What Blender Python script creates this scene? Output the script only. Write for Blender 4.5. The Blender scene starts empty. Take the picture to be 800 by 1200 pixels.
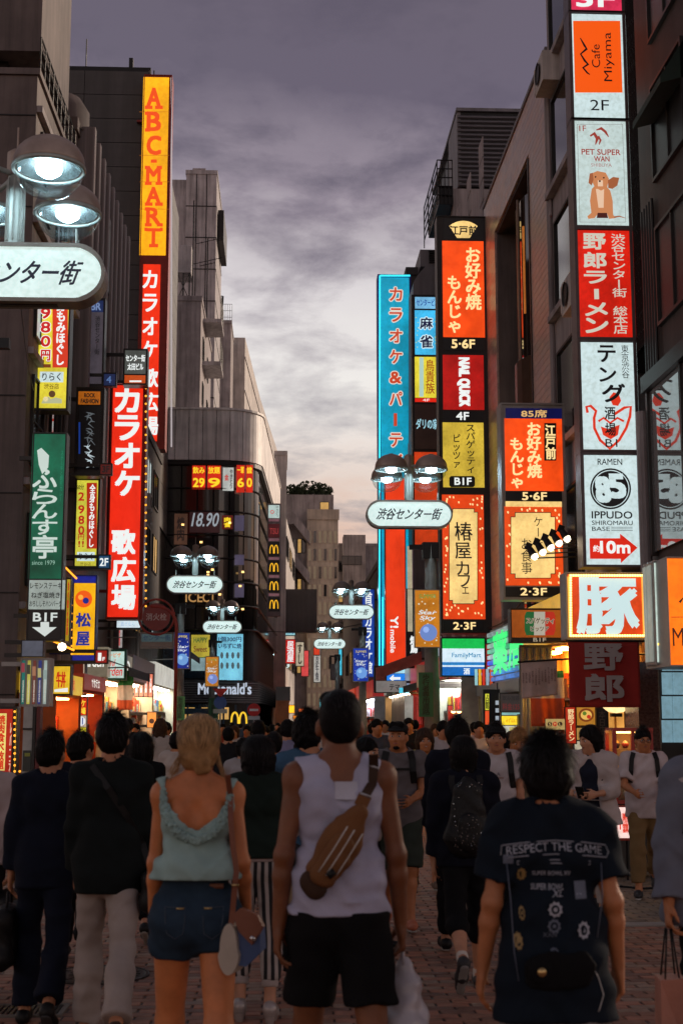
import bpy, math, random
import numpy as np
from mathutils import Vector, Matrix
SC = bpy.context.scene
COL = SC.collection
R = math.radians
PI = math.pi
rnd = random.Random(7)
# ---------------------------------------------------------------- camera
F_PX = 1600.0                     # focal length in pixels of the 800 x 1200 photograph
PITCH = math.atan(245 / F_PX)
YAW = math.atan(70 / F_PX * math.cos(PITCH))
EYE = Vector((0, 0, 1.7))
cd = bpy.data.cameras.new("street_camera")
cam = bpy.data.objects.new("street_camera", cd)
COL.objects.link(cam)
cam.location = EYE
cam.rotation_euler = (PI / 2 + PITCH, 0, -YAW)
cd.sensor_fit = 'VERTICAL'
cd.sensor_height = 36
cd.sensor_width = 24
cd.lens = F_PX / 1200 * 36
cd.clip_start = .1
cd.clip_end = 3000
cd.dof.use_dof = True
cd.dof.focus_distance = 24
cd.dof.aperture_fstop = 4.5
SC.camera = cam
FW = Vector((math.sin(YAW) * math.cos(PITCH), math.cos(YAW) * math.cos(PITCH), math.sin(PITCH)))
RT = Vector((math.cos(YAW), -math.sin(YAW), 0))
UP = RT.cross(FW)
def ray(px, py):
 return FW * F_PX + RT * (px - 400) + UP * (600 - py)
def at(px, py, Y):
 d = ray(px, py)
 return EYE + d * ((Y - EYE.y) / d.y)
def atx(px, py, X):
 d = ray(px, py)
 return EYE + d * ((X - EYE.x) / d.x)
def xat(px, Y):
 return at(px, 845, Y).x
def zat(py, Y, px=400):
 return at(px, py, Y).z
# ---------------------------------------------------------------- render settings, sky, sun
SC.view_settings.view_transform = 'Standard'
SC.view_settings.look = 'None'
SC.view_settings.exposure = 0
SC.view_settings.gamma = 1
SC.view_settings.use_curve_mapping = False
SC.render.engine = 'CYCLES'
SC.cycles.use_denoising = True
SC.cycles.max_bounces = 6
SC.cycles.diffuse_bounces = 3
SC.cycles.glossy_bounces = 3
SC.cycles.transmission_bounces = 6
SC.cycles.transparent_max_bounces = 12
SC.cycles.sample_clamp_indirect = 4
SC.cycles.caustics_reflective = False
SC.cycles.caustics_refractive = False
def S(r, g, b):
 """sRGB 0..255 to linear"""
 f = lambda c: (c / 255 / 12.92) if c / 255 <= .04045 else ((c / 255 + .055) / 1.055) ** 2.4
 return (f(r), f(g), f(b), 1)
class NT:
 def __init__(s, tree):
  s.t = tree
  s.n = tree.nodes
  s.l = tree.links
 def node(s, typ, **kw):
  n = s.n.new(typ)
  for k, v in kw.items():
   if k in ('inp',):
    for kk, vv in v.items():
     n.inputs[kk].default_value = vv
   else:
    setattr(n, k, v)
  return n
 def link(s, a, b):
  s.l.new(a, b)
 def math(s, op, a, b=None, clamp=False):
  n = s.n.new('ShaderNodeMath')
  n.operation = op
  n.use_clamp = clamp
  for i, v in enumerate((a, b)):
   if v is None:
    continue
   if isinstance(v, (int, float)):
    n.inputs[i].default_value = v
   else:
    s.l.new(v, n.inputs[i])
  return n.outputs[0]
 def ramp(s, fac, stops, interp='LINEAR'):
  n = s.n.new('ShaderNodeValToRGB')
  cr = n.color_ramp
  cr.interpolation = interp
  while len(cr.elements) < len(stops):
   cr.elements.new(.5)
  for e, (p, c) in zip(cr.elements, stops):
   e.position = p
   e.color = c if len(c) == 4 else (*c, 1)
  s.l.new(fac, n.inputs[0])
  return n.outputs[0]
 def mix(s, fac, a, b, blend='MIX'):
  n = s.n.new('ShaderNodeMix')
  n.data_type = 'RGBA'
  n.blend_type = blend
  n.clamp_result = False
  for i, v in ((0, fac), (6, a), (7, b)):
   if isinstance(v, (int, float)):
    n.inputs[i].default_value = v
   elif isinstance(v, tuple):
    n.inputs[i].default_value = v if len(v) == 4 else (*v, 1)
   else:
    s.l.new(v, n.inputs[i])
  return n.outputs[2]
SUN_EL, SUN_AZ = R(7), R(52)      # low sun behind cloud, to the right and ahead of the camera
w = bpy.data.worlds.new("World")
SC.world = w
w.use_nodes = True
wt = NT(w.node_tree)
wt.n.clear()
sky = wt.node('ShaderNodeTexSky', sky_type='NISHITA')
sky.sun_disc = False
sky.sun_elevation = SUN_EL
sky.sun_rotation = SUN_AZ
sky.air_density = 1.6
sky.dust_density = 2.5
tc = wt.node('ShaderNodeTexCoord')
sep = wt.node('ShaderNodeSeparateXYZ')
wt.link(tc.outputs['Generated'], sep.inputs[0])
zz = wt.math('MAXIMUM', sep.outputs[2], 0.0)
zden = wt.math('ADD', zz, .16)
u = wt.math('DIVIDE', sep.outputs[0], zden)
v = wt.math('DIVIDE', sep.outputs[1], zden)
cmb = wt.node('ShaderNodeCombineXYZ')
wt.link(u, cmb.inputs[0])
wt.link(v, cmb.inputs[1])
mp = wt.node('ShaderNodeMapping', inp={'Location': (3.1, 1.7, 0), 'Scale': (1.0, 1.0, 1)})
wt.link(cmb.outputs[0], mp.inputs[0])
n1 = wt.node('ShaderNodeTexNoise', inp={'Scale': 4.6, 'Detail': 12, 'Roughness': .6, 'Distortion': .15})
n2 = wt.node('ShaderNodeTexNoise', inp={'Scale': 1.1, 'Detail': 5, 'Roughness': .5, 'Distortion': .1})
wt.link(mp.outputs[0], n1.inputs['Vector'])
wt.link(mp.outputs[0], n2.inputs['Vector'])
# the cloud layer: dark, heavy and purple overhead, thinner and brighter towards the horizon
el = wt.math('ARCSINE', zz)
eln = wt.math('DIVIDE', el, PI / 2)
wob = wt.math('MULTIPLY', wt.math('SUBTRACT', n2.outputs[0], .5), .10)
wob2 = wt.math('MULTIPLY', wt.math('SUBTRACT', n1.outputs[0], .5), .05)
elw = wt.math('ADD', wt.math('ADD', eln, wob), wob2, clamp=True)
d = 1 / 90
thin = wt.ramp(elw, [(0, S(222, 156, 126)), (7 * d, S(226, 186, 166)), (9.5 * d, S(232, 214, 204)),
      (15 * d, S(242, 238, 234)), (19 * d, S(224, 218, 220)), (22.5 * d, S(154, 143, 156)), (26 * d, S(107, 99, 116)), (50 * d, S(106, 97, 106)), (1, S(104, 95, 103))])
thick = wt.ramp(elw, [(0, S(132, 104, 106)), (7 * d, S(120, 106, 116)), (11 * d, S(160, 154, 160)),
      (16 * d, S(182, 176, 180)), (20 * d, S(146, 138, 150)), (24 * d, S(90, 84, 102)), (1, S(92, 84, 94))])
cov = wt.ramp(n1.outputs[0], [(.47, (0, 0, 0)), (.72, (.9, .9, .9))])
clouds = wt.mix(cov, thin, thick)
skyc = wt.mix(1.0, sky.outputs[0], (.1, .1, .1, 1), 'MULTIPLY')
gap = wt.ramp(n2.outputs[0], [(.30, (.10, .10, .10)), (.55, (.02, .02, .02))])
tot = wt.mix(gap, clouds, skyc)
bg = wt.node('ShaderNodeBackground')
bg.inputs[1].default_value = 1.0
wt.link(tot, bg.inputs[0])
wo = wt.node('ShaderNodeOutputWorld')
wt.link(bg.outputs[0], wo.inputs[0])
sd = bpy.data.lights.new("sun", 'SUN')
sd.energy = 2.6
sd.angle = R(14)
sd.color = (1, .80, .62)
so = bpy.data.objects.new("sun", sd)
COL.objects.link(so)
sv = Vector((math.sin(SUN_AZ) * math.cos(R(16)), math.cos(SUN_AZ) * math.cos(R(16)), math.sin(R(16))))
so.rotation_euler = sv.to_track_quat('Z', 'Y').to_euler()
# ---------------------------------------------------------------- materials
MATS = {}
def M(name, col=(.3, .3, .3), rough=.7, metal=0, var=.25, scale=3., bump=.15, fine=60., streak=0., spec=.5, coat=0, sheen=0, sss=0, alpha=None):
 if name in MATS:
  return MATS[name]
 m = bpy.data.materials.new(name)
 m.use_nodes = True
 t = NT(m.node_tree)
 p = t.n['Principled BSDF']
 p.inputs['Roughness'].default_value = rough
 p.inputs['Metallic'].default_value = metal
 p.inputs['Specular IOR Level'].default_value = spec
 p.inputs['Coat Weight'].default_value = coat
 p.inputs['Sheen Weight'].default_value = sheen
 if sss:
  p.inputs['Subsurface Weight'].default_value = sss
  p.inputs['Subsurface Radius'].default_value = (.02, .008, .004)
  p.inputs['Subsurface Scale'].default_value = .5
 tcn = t.node('ShaderNodeTexCoord')
 co = tcn.outputs['Object']
 nz = t.node('ShaderNodeTexNoise', inp={'Scale': scale, 'Detail': 6, 'Roughness': .6})
 t.link(co, nz.inputs['Vector'])
 c = (*col[:3], 1)
 lo = tuple(x * (1 - var) for x in c[:3])
 hi = tuple(min(1, x * (1 + var)) for x in c[:3])
 out = t.ramp(nz.outputs[0], [(.3, lo), (.7, hi)])
 if streak:
  ms = t.node('ShaderNodeMapping', inp={'Scale': (2.2, 2.2, .12)})
  t.link(co, ms.inputs[0])
  ns = t.node('ShaderNodeTexNoise', inp={'Scale': 2.0, 'Detail': 5, 'Roughness': .65})
  t.link(ms.outputs[0], ns.inputs['Vector'])
  sk = t.ramp(ns.outputs[0], [(.42, (1, 1, 1)), (.68, (1 - streak,) * 3)])
  out = t.mix(1.0, out, sk, 'MULTIPLY')
 t.link(out, p.inputs['Base Color'])
 if bump:
  nf = t.node('ShaderNodeTexNoise', inp={'Scale': fine, 'Detail': 4, 'Roughness': .6})
  t.link(co, nf.inputs['Vector'])
  b = t.node('ShaderNodeBump', inp={'Strength': bump, 'Distance': .01})
  t.link(nf.outputs[0], b.inputs['Height'])
  t.link(b.outputs[0], p.inputs['Normal'])
  rr = t.math('ADD', t.math('MULTIPLY', nf.outputs[0], .2), rough - .1, clamp=True)
  t.link(rr, p.inputs['Roughness'])
 MATS[name] = m
 return m
def E(name, rgb, k=1.0, var=.17, light=True, scale=1.7):
 """a backlit face: emission of this colour, slightly uneven as lamps behind a sheet are"""
 if name in MATS:
  return MATS[name]
 m = bpy.data.materials.new(name)
 m.use_nodes = True
 t = NT(m.node_tree)
 p = t.n['Principled BSDF']
 c = S(*rgb)
 p.inputs['Base Color'].default_value = tuple(x * .45 for x in c[:3]) + (1,)
 p.inputs['Roughness'].default_value = .35
 if var:
  tcn = t.node('ShaderNodeTexCoord')
  nz = t.node('ShaderNodeTexNoise', inp={'Scale': scale, 'Detail': 2})
  t.link(tcn.outputs['Object'], nz.inputs['Vector'])
  o = t.ramp(nz.outputs[0], [(.3, tuple(x * (1 - var * 1.6) for x in c[:3])), (.7, tuple(x * (1 + var) for x in c[:3]))])
  ng = t.node('ShaderNodeTexNoise', inp={'Scale': scale * 9, 'Detail': 5, 'Roughness': .7})
  t.link(tcn.outputs['Object'], ng.inputs['Vector'])
  gr = t.ramp(ng.outputs[0], [(.38, (.84, .83, .80)), (.56, (1.02, 1.02, 1.02))])
  t.link(t.mix(1.0, o, gr, 'MULTIPLY'), p.inputs['Emission Color'])
 else:
  p.inputs['Emission Color'].default_value = c
 p.inputs['Emission Strength'].default_value = k
 m.cycles.emission_sampling = 'FRONT' if light else 'NONE'
 MATS[name] = m
 return m
def glass(name, tint=(.9, .95, .95), rough=.02, fres=1.45):
 if name in MATS:
  return MATS[name]
 m = bpy.data.materials.new(name)
 m.use_nodes = True
 t = NT(m.node_tree)
 t.n.clear()
 tr = t.node('ShaderNodeBsdfTransparent')
 tr.inputs[0].default_value = (*tint, 1)
 gl = t.node('ShaderNodeBsdfGlossy')
 gl.inputs['Roughness'].default_value = rough
 lw = t.node('ShaderNodeLayerWeight')
 lw.inputs[0].default_value = .35
 fr = t.node('ShaderNodeMath', operation='MULTIPLY_ADD')
 t.link(t.math('POWER', lw.outputs['Facing'], 2.2), fr.inputs[0])
 fr.inputs[1].default_value = .55
 fr.inputs[2].default_value = .04
 mx = t.node('ShaderNodeMixShader')
 t.link(fr.outputs[0], mx.inputs[0])
 t.link(tr.outputs[0], mx.inputs[1])
 t.link(gl.outputs[0], mx.inputs[2])
 o = t.node('ShaderNodeOutputMaterial')
 t.link(mx.outputs[0], o.inputs[0])
 MATS[name] = m
 return m
# ---------------------------------------------------------------- objects
def base(o):
 v = Vector((0, 0, 0))
 while o is not None:
  v += o.location
  o = o.parent
 return v
def tag(o, label=None, cat=None, group=None, kind=None):
 if label:
  o['label'] = label
 if cat:
  o['category'] = cat
 if group:
  o['group'] = group
 if kind:
  o['kind'] = kind
 return o
def thing(name, label, cat, loc=(0, 0, 0), group=None):
 o = bpy.data.objects.new(name, None)
 o.empty_display_size = .2
 COL.objects.link(o)
 o.location = loc
 return tag(o, label, cat, group)
def copy_tree(o, parent=None):
 c = o.copy()
 COL.objects.link(c)
 c.parent = parent
 for ch in o.children:
  copy_tree(ch, c)
 return c
class MB:
 def __init__(s):
  s.v = []
  s.f = []
  s.m = []
  s.mi = 0
 def add(s, vs, fs):
  o = len(s.v)
  s.v += [tuple(v) for v in vs]
  s.f += [tuple(i + o for i in f) for f in fs]
  s.m += [s.mi] * len(fs)
  return s
 def box(s, x0, x1, y0, y1, z0, z1):
  return s.add([(x0, y0, z0), (x1, y0, z0), (x1, y1, z0), (x0, y1, z0), (x0, y0, z1), (x1, y0, z1), (x1, y1, z1), (x0, y1, z1)],
      [(0, 3, 2, 1), (4, 5, 6, 7), (0, 1, 5, 4), (1, 2, 6, 5), (2, 3, 7, 6), (3, 0, 4, 7)])
 def cbox(s, c, sx, sy, sz, rz=0, rx=0, ry=0):
  mt = Matrix.Rotation(rz, 3, 'Z') @ Matrix.Rotation(ry, 3, 'Y') @ Matrix.Rotation(rx, 3, 'X')
  pts = [Vector(c) + mt @ Vector((a * sx / 2, b * sy / 2, d_ * sz / 2)) for d_ in (-1, 1) for a, b in ((-1, -1), (1, -1), (1, 1), (-1, 1))]
  return s.add(pts, [(0, 3, 2, 1), (4, 5, 6, 7), (0, 1, 5, 4), (1, 2, 6, 5), (2, 3, 7, 6), (3, 0, 4, 7)])
 def quad(s, a, b, c, d_):
  return s.add([a, b, c, d_], [(0, 1, 2, 3)])
 def prism(s, pts, dv):
  """closed polygon pts (3d) extruded by vector dv"""
  n = len(pts)
  dv = Vector(dv)
  a = [Vector(p) for p in pts]
  return s.add(a + [p + dv for p in a], [tuple(range(n))[::-1], tuple(range(n, 2 * n))] + [(i, (i + 1) % n, n + (i + 1) % n, n + i) for i in range(n)])
 def tube(s, path, r, n=8, cap=True):
  P = [Vector(p) for p in path]
  rs = r if isinstance(r, (list, tuple)) else [r] * len(P)
  o = len(s.v)
  prev = None
  for i, p in enumerate(P):
   t = (P[min(i + 1, len(P) - 1)] - P[max(i - 1, 0)]).normalized()
   if prev is None:
    a = t.cross(Vector((0, 0, 1)) if abs(t.z) < .9 else Vector((1, 0, 0))).normalized()
   else:
    a = (prev - t * prev.dot(t)).normalized()
   prev = a
   b = t.cross(a)
   for k in range(n):
    q = p + (a * math.cos(2 * PI * k / n) + b * math.sin(2 * PI * k / n)) * rs[i]
    s.v.append(tuple(q))
  for i in range(len(P) - 1):
   for k in range(n):
    s.f.append((o + i * n + k, o + i * n + (k + 1) % n, o + (i + 1) * n + (k + 1) % n, o + (i + 1) * n + k))
    s.m.append(s.mi)
  if cap:
   s.f.append(tuple(o + k for k in range(n))[::-1])
   s.f.append(tuple(o + (len(P) - 1) * n + k for k in range(n)))
   s.m += [s.mi] * 2
  return s
 def lathe(s, c, prof, n=20, close=False):
  """prof: (r, z) pairs about a vertical axis through c"""
  o = len(s.v)
  c = Vector(c)
  for r_, z_ in prof:
   for k in range(n):
    a = 2 * PI * k / n
    s.v.append((c.x + r_ * math.cos(a), c.y + r_ * math.sin(a), c.z + z_))
  m = len(prof)
  for i in range(m - 1 if not close else m):
   j = (i + 1) % m
   for k in range(n):
    s.f.append((o + i * n + k, o + i * n + (k + 1) % n, o + j * n + (k + 1) % n, o + j * n + k))
    s.m.append(s.mi)
  return s
 def mesh(s, name, off=Vector((0, 0, 0)), smooth=False):
  me = bpy.data.meshes.new(name)
  me.from_pydata([(a - off.x, b - off.y, c - off.z) for a, b, c in s.v], [], s.f)
  if any(s.m):
   me.polygons.foreach_set('material_index', s.m)
  if smooth:
   me.polygons.foreach_set('use_smooth', [True] * len(me.polygons))
  me.update()
  return me
 def build(s, name, mats, parent=None, smooth=False, at_=None, bevel=0):
  """verts are in world coordinates; at_ gives a top-level object its own origin"""
  off = base(parent) + (Vector(at_) if at_ is not None else Vector((0, 0, 0)))
  me = s.mesh(name, off, smooth)
  for m in (mats if isinstance(mats, (list, tuple)) else [mats]):
   me.materials.append(m)
  o = bpy.data.objects.new(name, me)
  COL.objects.link(o)
  o.parent = parent
  if at_ is not None:
   o.location = at_
  if bevel:
   b = o.modifiers.new('bevel', 'BEVEL')
   b.width = bevel
   b.segments = 2
   b.limit_method = 'ANGLE'
  return o
def inst(name, me, parent, loc, rz=0, scale=None, mat=None):
 """an object sharing mesh me, loc in world coordinates"""
 o = bpy.data.objects.new(name, me)
 COL.objects.link(o)
 o.parent = parent
 o.location = Vector(loc) - base(parent)
 o.rotation_euler.z = rz
 if scale:
  o.scale = scale
 if mat:
  o.material_slots[0].link = 'OBJECT'
  o.material_slots[0].material = mat
 return o
def bx(name, m, parent, x0, x1, y0, y1, z0, z1, bevel=0):
 return MB().box(min(x0, x1), max(x0, x1), min(y0, y1), max(y0, y1), min(z0, z1), max(z0, z1)).build(name, m, parent, bevel=bevel)
# ---------------------------------------------------------------- lettering
GL = {}
def glyphs(s, align='CENTER', shear=0.):
 key = (s, align, shear)
 if key in GL:
  return GL[key]
 c = bpy.data.curves.new("t", 'FONT')
 c.body = s
 c.size = 1
 c.dimensions = '2D'
 c.fill_mode = 'FRONT'
 c.resolution_u = 3
 c.shear = shear
 c.align_x = align
 c.align_y = 'TOP_BASELINE'
 o = bpy.data.objects.new("t", c)
 COL.objects.link(o)
 dg = bpy.context.evaluated_depsgraph_get()
 me = bpy.data.meshes.new_from_object(o.evaluated_get(dg))
 V = np.array([v.co[:2] for v in me.vertices], dtype=float).reshape(-1, 2)
 P = [tuple(p.vertices) for p in me.polygons]
 bpy.data.objects.remove(o)
 bpy.data.curves.remove(c)
 bpy.data.meshes.remove(me)
 GL[key] = (V, P)
 return V, P
_v, _p = glyphs('国')
EMC = (_v.min(0) + _v.max(0)) / 2
EMS = (_v.max(0) - _v.min(0)).max() * 1.06
def lay(s, vertical=False, rot=0, shear=0.):
 """2d outline of a string, about unit character size"""
 if not vertical:
  V, P = glyphs(s, shear=shear)
  V = V.copy()
  if rot:
   a = R(rot)
   V = V @ np.array([[math.cos(a), math.sin(a)], [-math.sin(a), math.cos(a)]])
  return V, P
 vs, ps, o = [], [], 0
 for i, ch in enumerate(s):
  if ch == ' ':
   continue
  V, P = glyphs(ch)
  V = (V - EMC) / EMS
  if ch in 'ー-~':
   V = np.stack([-V[:, 1], V[:, 0]], 1)
  if rot:
   a = R(rot)
   V = V @ np.array([[math.cos(a), math.sin(a)], [-math.sin(a), math.cos(a)]])
  V = V + np.array([0, -i])
  vs.append(V)
  ps += [tuple(k + o for k in p) for p in P]
  o += len(V)
 return np.concatenate(vs), ps
def lettering(s, c, ux, uz, w_, h_, m, parent, bold=.0, vertical=False, rot=0, shear=0., name='lettering', outline=None, cells=False, step=.0006, nrm=None):
 """text centred at world point c, spanning w_ along ux and h_ along uz; nrm points to the reader"""
 V, P = lay(s, vertical, rot, shear)
 n = len(s)
 if vertical and cells:
  lo = np.array([-.5, -n + .5])
  hi = np.array([.5, .5])
 else:
  lo, hi = V.min(0), V.max(0)
 sc = np.array([w_, h_]) / np.maximum(hi - lo, 1e-6)
 ch = sc.max() if not vertical else min(sc)
 r = .5 * bold * (h_ / n if vertical else min(h_, w_ if rot in (90, -90) else h_))
 U = (V - (lo + hi) / 2) * (np.array([w_ - 2 * r, h_ - 2 * r]) / np.maximum(hi - lo, 1e-6))
 ux, uz = Vector(ux), Vector(uz)
 nrm = Vector(nrm) if nrm is not None else ux.cross(uz)
 c = Vector(c)
 def make(rad, nm, mt, lift):
  offs = [(0, 0)]
  if rad > 0:
   k = 8 if outline and nm != name else 4
   offs += [(rad * math.cos(2 * PI * (j + .5) / k) * 1.15, rad * math.sin(2 * PI * (j + .5) / k) * 1.15) for j in range(k)]
  mb = MB()
  for j, (a, b) in enumerate(offs):
   q = [c + ux * (p[0] + a) + uz * (p[1] + b) + nrm * (lift + step * j * .3) for p in U]
   mb.add(q, P)
  return mb.build(nm, mt, parent)
 if outline:
  make(r + outline[1] * (h_ / n if vertical else h_), 'lettering_outline', outline[0], 0)
 return make(r, name, m, step * 4 if outline else 0)
TX = {}
def TM(rgb, k=1.0):
 """lettering on a lit face: gives off its own colour of light, black gives none"""
 return E('lettering %d %d %d %.2f' % (*rgb, k), rgb, k, var=0, light=False)
def TP(rgb):
 return M('paint %d %d %d' % rgb, S(*rgb)[:3], .5, var=.1, bump=0)
class Sign:
 """a box sign standing out from a facade, its lettered face towards the camera end of the street; all sizes measured on the photograph"""
 def __init__(s, label, x0, y0, x1, y1, Y, depth=.28, frame='sign_dark', cat='sign', edge=2, group=None, name='shop_sign', arms=None):
  s.Y = Y
  a, b = at(x0, y1, Y), at(x1, y0, Y)
  s.x0, s.x1, s.z0, s.z1 = a.x, b.x, a.z, b.z
  s.p = (x0, y0, x1, y1)
  s.root = thing(name, label, cat, ((a.x + b.x) / 2, Y, a.z), group)
  fm = M(frame, {'sign_dark': (.03, .028, .028), 'sign_grey': (.22, .22, .22), 'sign_red': (.25, .02, .01), 'sign_green': (.02, .12, .07), 'sign_blue': (.02, .04, .25), 'sign_steel': (.35, .34, .33)}[frame], .4, .3, .2)
  e = edge * Y / F_PX
  mb = MB().box(a.x, b.x, Y, Y + depth, a.z, b.z)
  mb.build('housing', fm, s.root, bevel=.006)
  if edge:
   t = min(e, .09)
   fr = MB()
   y_ = Y - .03
   fr.box(a.x, b.x, y_, Y - .001, b.z - t, b.z)
   fr.box(a.x, b.x, y_, Y - .001, a.z, a.z + t)
   fr.box(a.x, a.x + t, y_, Y - .001, a.z + t, b.z - t)
   fr.box(b.x - t, b.x, y_, Y - .001, a.z + t, b.z - t)
   fr.build('rim', fm, s.root)
  s.cur = s.root
  s.ly = Y - .008
  if arms is not None:            # brackets to the facade
   for zz_ in (a.z + (b.z - a.z) * .12, a.z + (b.z - a.z) * .88):
    mb = MB().box(min(arms, a.x if arms < a.x else b.x), max(arms, a.x if arms < a.x else b.x), Y + depth * .35, Y + depth * .6, zz_ - .04, zz_ + .04)
    mb.build('bracket', fm, s.root)
 def P(s, px, py, lift=0):
  v_ = at(px, py, s.Y)
  return Vector((v_.x, s.ly - lift, v_.z))
 def panel(s, x0, y0, x1, y1, m, name='panel', lift=0):
  a, b = s.P(x0, y1), s.P(x1, y0)
  mb = MB().box(a.x, b.x, s.ly - lift - .006, s.Y - .0005 if not lift else s.ly - lift + .003, a.z, b.z)
  s.cur = mb.build(name, m, s.root)
  s.lf = lift + .0085
  return s
 def text(s, t, x0, y0, x1, y1, m, bold=.04, **kw):
  a, b = s.P(x0, y1), s.P(x1, y0)
  lettering(t, ((a.x + b.x) / 2, s.ly - s.lf - .011, (a.z + b.z) / 2), (1, 0, 0), (0, 0, 1), abs(b.x - a.x), abs(b.z - a.z), m, s.cur, bold, nrm=(0, -1, 0), **kw)
  return s
 def vtext(s, t, x0, y0, x1, y1, m, bold=.05, **kw):
  return s.text(t, x0, y0, x1, y1, m, bold, vertical=True, cells=True, **kw)
 def poly(s, pts, m, name='print', lift=.002):
  q = [s.P(x, y) + Vector((0, -s.lf - lift, 0)) for x, y in pts]
  MB().add(q, [tuple(range(len(q)))]).build(name, m, s.cur)
  return s
 def circle(s, cx, cy, r, m, n=24, r2=None, name='print', lift=.002, ry=None):
  ry = ry or r
  if r2 is None:
   return s.poly([(cx + r * math.cos(2 * PI * k / n), cy + ry * math.sin(2 * PI * k / n)) for k in range(n)], m, name, lift)
  o = [s.P(cx + r * math.cos(2 * PI * k / n), cy + ry * math.sin(2 * PI * k / n)) for k in range(n)]
  i = [s.P(cx + r2 * math.cos(2 * PI * k / n), cy + r2 * ry / r * math.sin(2 * PI * k / n)) for k in range(n)]
  q = [p + Vector((0, -s.lf - lift, 0)) for p in o + i]
  MB().add(q, [(k, (k + 1) % n, n + (k + 1) % n, n + k) for k in range(n)]).build(name, m, s.cur)
  return s
 def stroke(s, pts, wpx, m, lift=.003, name='print'):
  """a ribbon of width wpx pixels along pts"""
  mb = MB()
  n = len(pts)
  ws = wpx if isinstance(wpx, (list, tuple)) else [wpx] * n
  L, Rr = [], []
  for i in range(n):
   ax, ay = pts[max(i - 1, 0)]
   bx_, by = pts[min(i + 1, n - 1)]
   l = math.hypot(bx_ - ax, by - ay) or 1
   nx, ny = -(by - ay) / l, (bx_ - ax) / l
   L.append((pts[i][0] + nx * ws[i] / 2, pts[i][1] + ny * ws[i] / 2))
   Rr.append((pts[i][0] - nx * ws[i] / 2, pts[i][1] - ny * ws[i] / 2))
  q = [s.P(x, y) + Vector((0, -s.lf - lift, 0)) for x, y in L + Rr]
  mb.add(q, [(i, i + 1, n + i + 1, n + i) for i in range(n - 1)]).build(name, m, s.cur)
  return s
# ================================================================ the setting: ground and pavement
asph = M('asphalt', (.05, .048, .047), .9, scale=2, bump=.4, fine=90)
MB().add([(-900, -300, -.02), (900, -300, -.02), (900, 2200, -.02), (-900, 2200, -.02)], [(0, 1, 2, 3)]).build('ground', asph).__setitem__('kind', 'structure')
def brick_mat():
 m = bpy.data.materials.new('brick_paving')
 m.use_nodes = True
 t = NT(m.node_tree)
 p = t.n['Principled BSDF']
 tcn = t.node('ShaderNodeTexCoord')
 bt = t.node('ShaderNodeTexBrick', inp={'Scale': 1, 'Mortar Size': .006, 'Brick Width': .21, 'Row Height': .105,
           'Color1': (.33, .15, .095, 1), 'Color2': (.22, .11, .075, 1), 'Mortar': (.03, .024, .022, 1)})
 t.link(tcn.outputs['Object'], bt.inputs['Vector'])
 nz = t.node('ShaderNodeTexNoise', inp={'Scale': .9, 'Detail': 7, 'Roughness': .65})
 t.link(tcn.outputs['Object'], nz.inputs['Vector'])
 dirt = t.ramp(nz.outputs[0], [(.35, (.55, .55, .55)), (.65, (1.15, 1.1, 1.05))])
 t.link(t.mix(1.0, bt.outputs[0], dirt, 'MULTIPLY'), p.inputs['Base Color'])
 t.link(t.ramp(nz.outputs[0], [(.3, (.45,) * 3), (.7, (.8,) * 3)]), p.inputs['Roughness'])
 b = t.node('ShaderNodeBump', inp={'Strength': .5, 'Distance': .01})
 t.link(bt.outputs['Fac'], b.inputs['Height'])
 b.invert = True
 t.link(b.outputs[0], p.inputs['Normal'])
 return m
pave = MB().add([(-5.6, -4, -.008), (7, -4, -.008), (9, 260, -.008), (-5.6, 260, -.008)], [(0, 1, 2, 3)]).build('pavement', brick_mat())
pave['kind'] = 'structure'
bms = [M('brick red', (.34, .15, .095), .62, var=.3, scale=9, bump=.3), M('brick brown', (.26, .13, .085), .66, var=.3, scale=9, bump=.3),
  M('brick dark', (.18, .095, .068), .6, var=.3, scale=9, bump=.3), M('brick grey', (.27, .18, .13), .6, var=.3, scale=9, bump=.3)]
def brick_shape(mb, x, y, w_=.2, d_=.1, h=0.0, b=.004):
 x0, x1, y0, y1, z = x - w_ / 2 + .003, x + w_ / 2 - .003, y - d_ / 2 + .003, y + d_ / 2 - .003, .0 + h
 mb.add([(x0, y0, -.012), (x1, y0, -.012), (x1, y1, -.012), (x0, y1, -.012), (x0, y0, z - b), (x1, y0, z - b), (x1, y1, z - b), (x0, y1, z - b),
   (x0 + b, y0 + b, z), (x1 - b, y0 + b, z), (x1 - b, y1 - b, z), (x0 + b, y1 - b, z)],
   [(0, 1, 5, 4), (1, 2, 6, 5), (2, 3, 7, 6), (3, 0, 4, 7), (4, 5, 9, 8), (5, 6, 10, 9), (6, 7, 11, 10), (7, 4, 8, 11), (8, 9, 10, 11)])
bsh = []
for m_ in bms:
 mb = MB()
 brick_shape(mb, 0, 0)
 me = mb.mesh('brick')
 me.materials.append(m_)
 bsh.append(me)
tile_b = [M('tan paver', (.24, .18, .12), .6, var=.3, scale=7, bump=.3), M('grey paver', (.2, .16, .12), .6, var=.3, scale=7, bump=.3)]
drain = (-2.2, -1.27, 8.38, 8.72)
rest = MB()
cells = []
for j in range(0, 112):
 y = 6.3 + j * .105
 hw = .26 * y + .6
 xc = (400 - 330) / 1600 * y
 i0, i1 = int((xc - hw) / .21), int((xc + hw) / .21)
 for i in range(i0, i1 + 1):
  x = (i + (.5 if j % 2 else 0)) * .21
  if not -5.1 < x < 5.1:
   continue
  if drain[0] - .12 < x < drain[1] + .12 and drain[2] - .02 < y < drain[3] + .02:
   continue
  if x > 2.0 and 11.72 < y < 11.98:
   continue
  if (x + 1.23) ** 2 + (y - 9.7) ** 2 < .4 ** 2:
   continue
  cells.append((y + abs(x - xc) * .35, x, y))
cells.sort()
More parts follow.
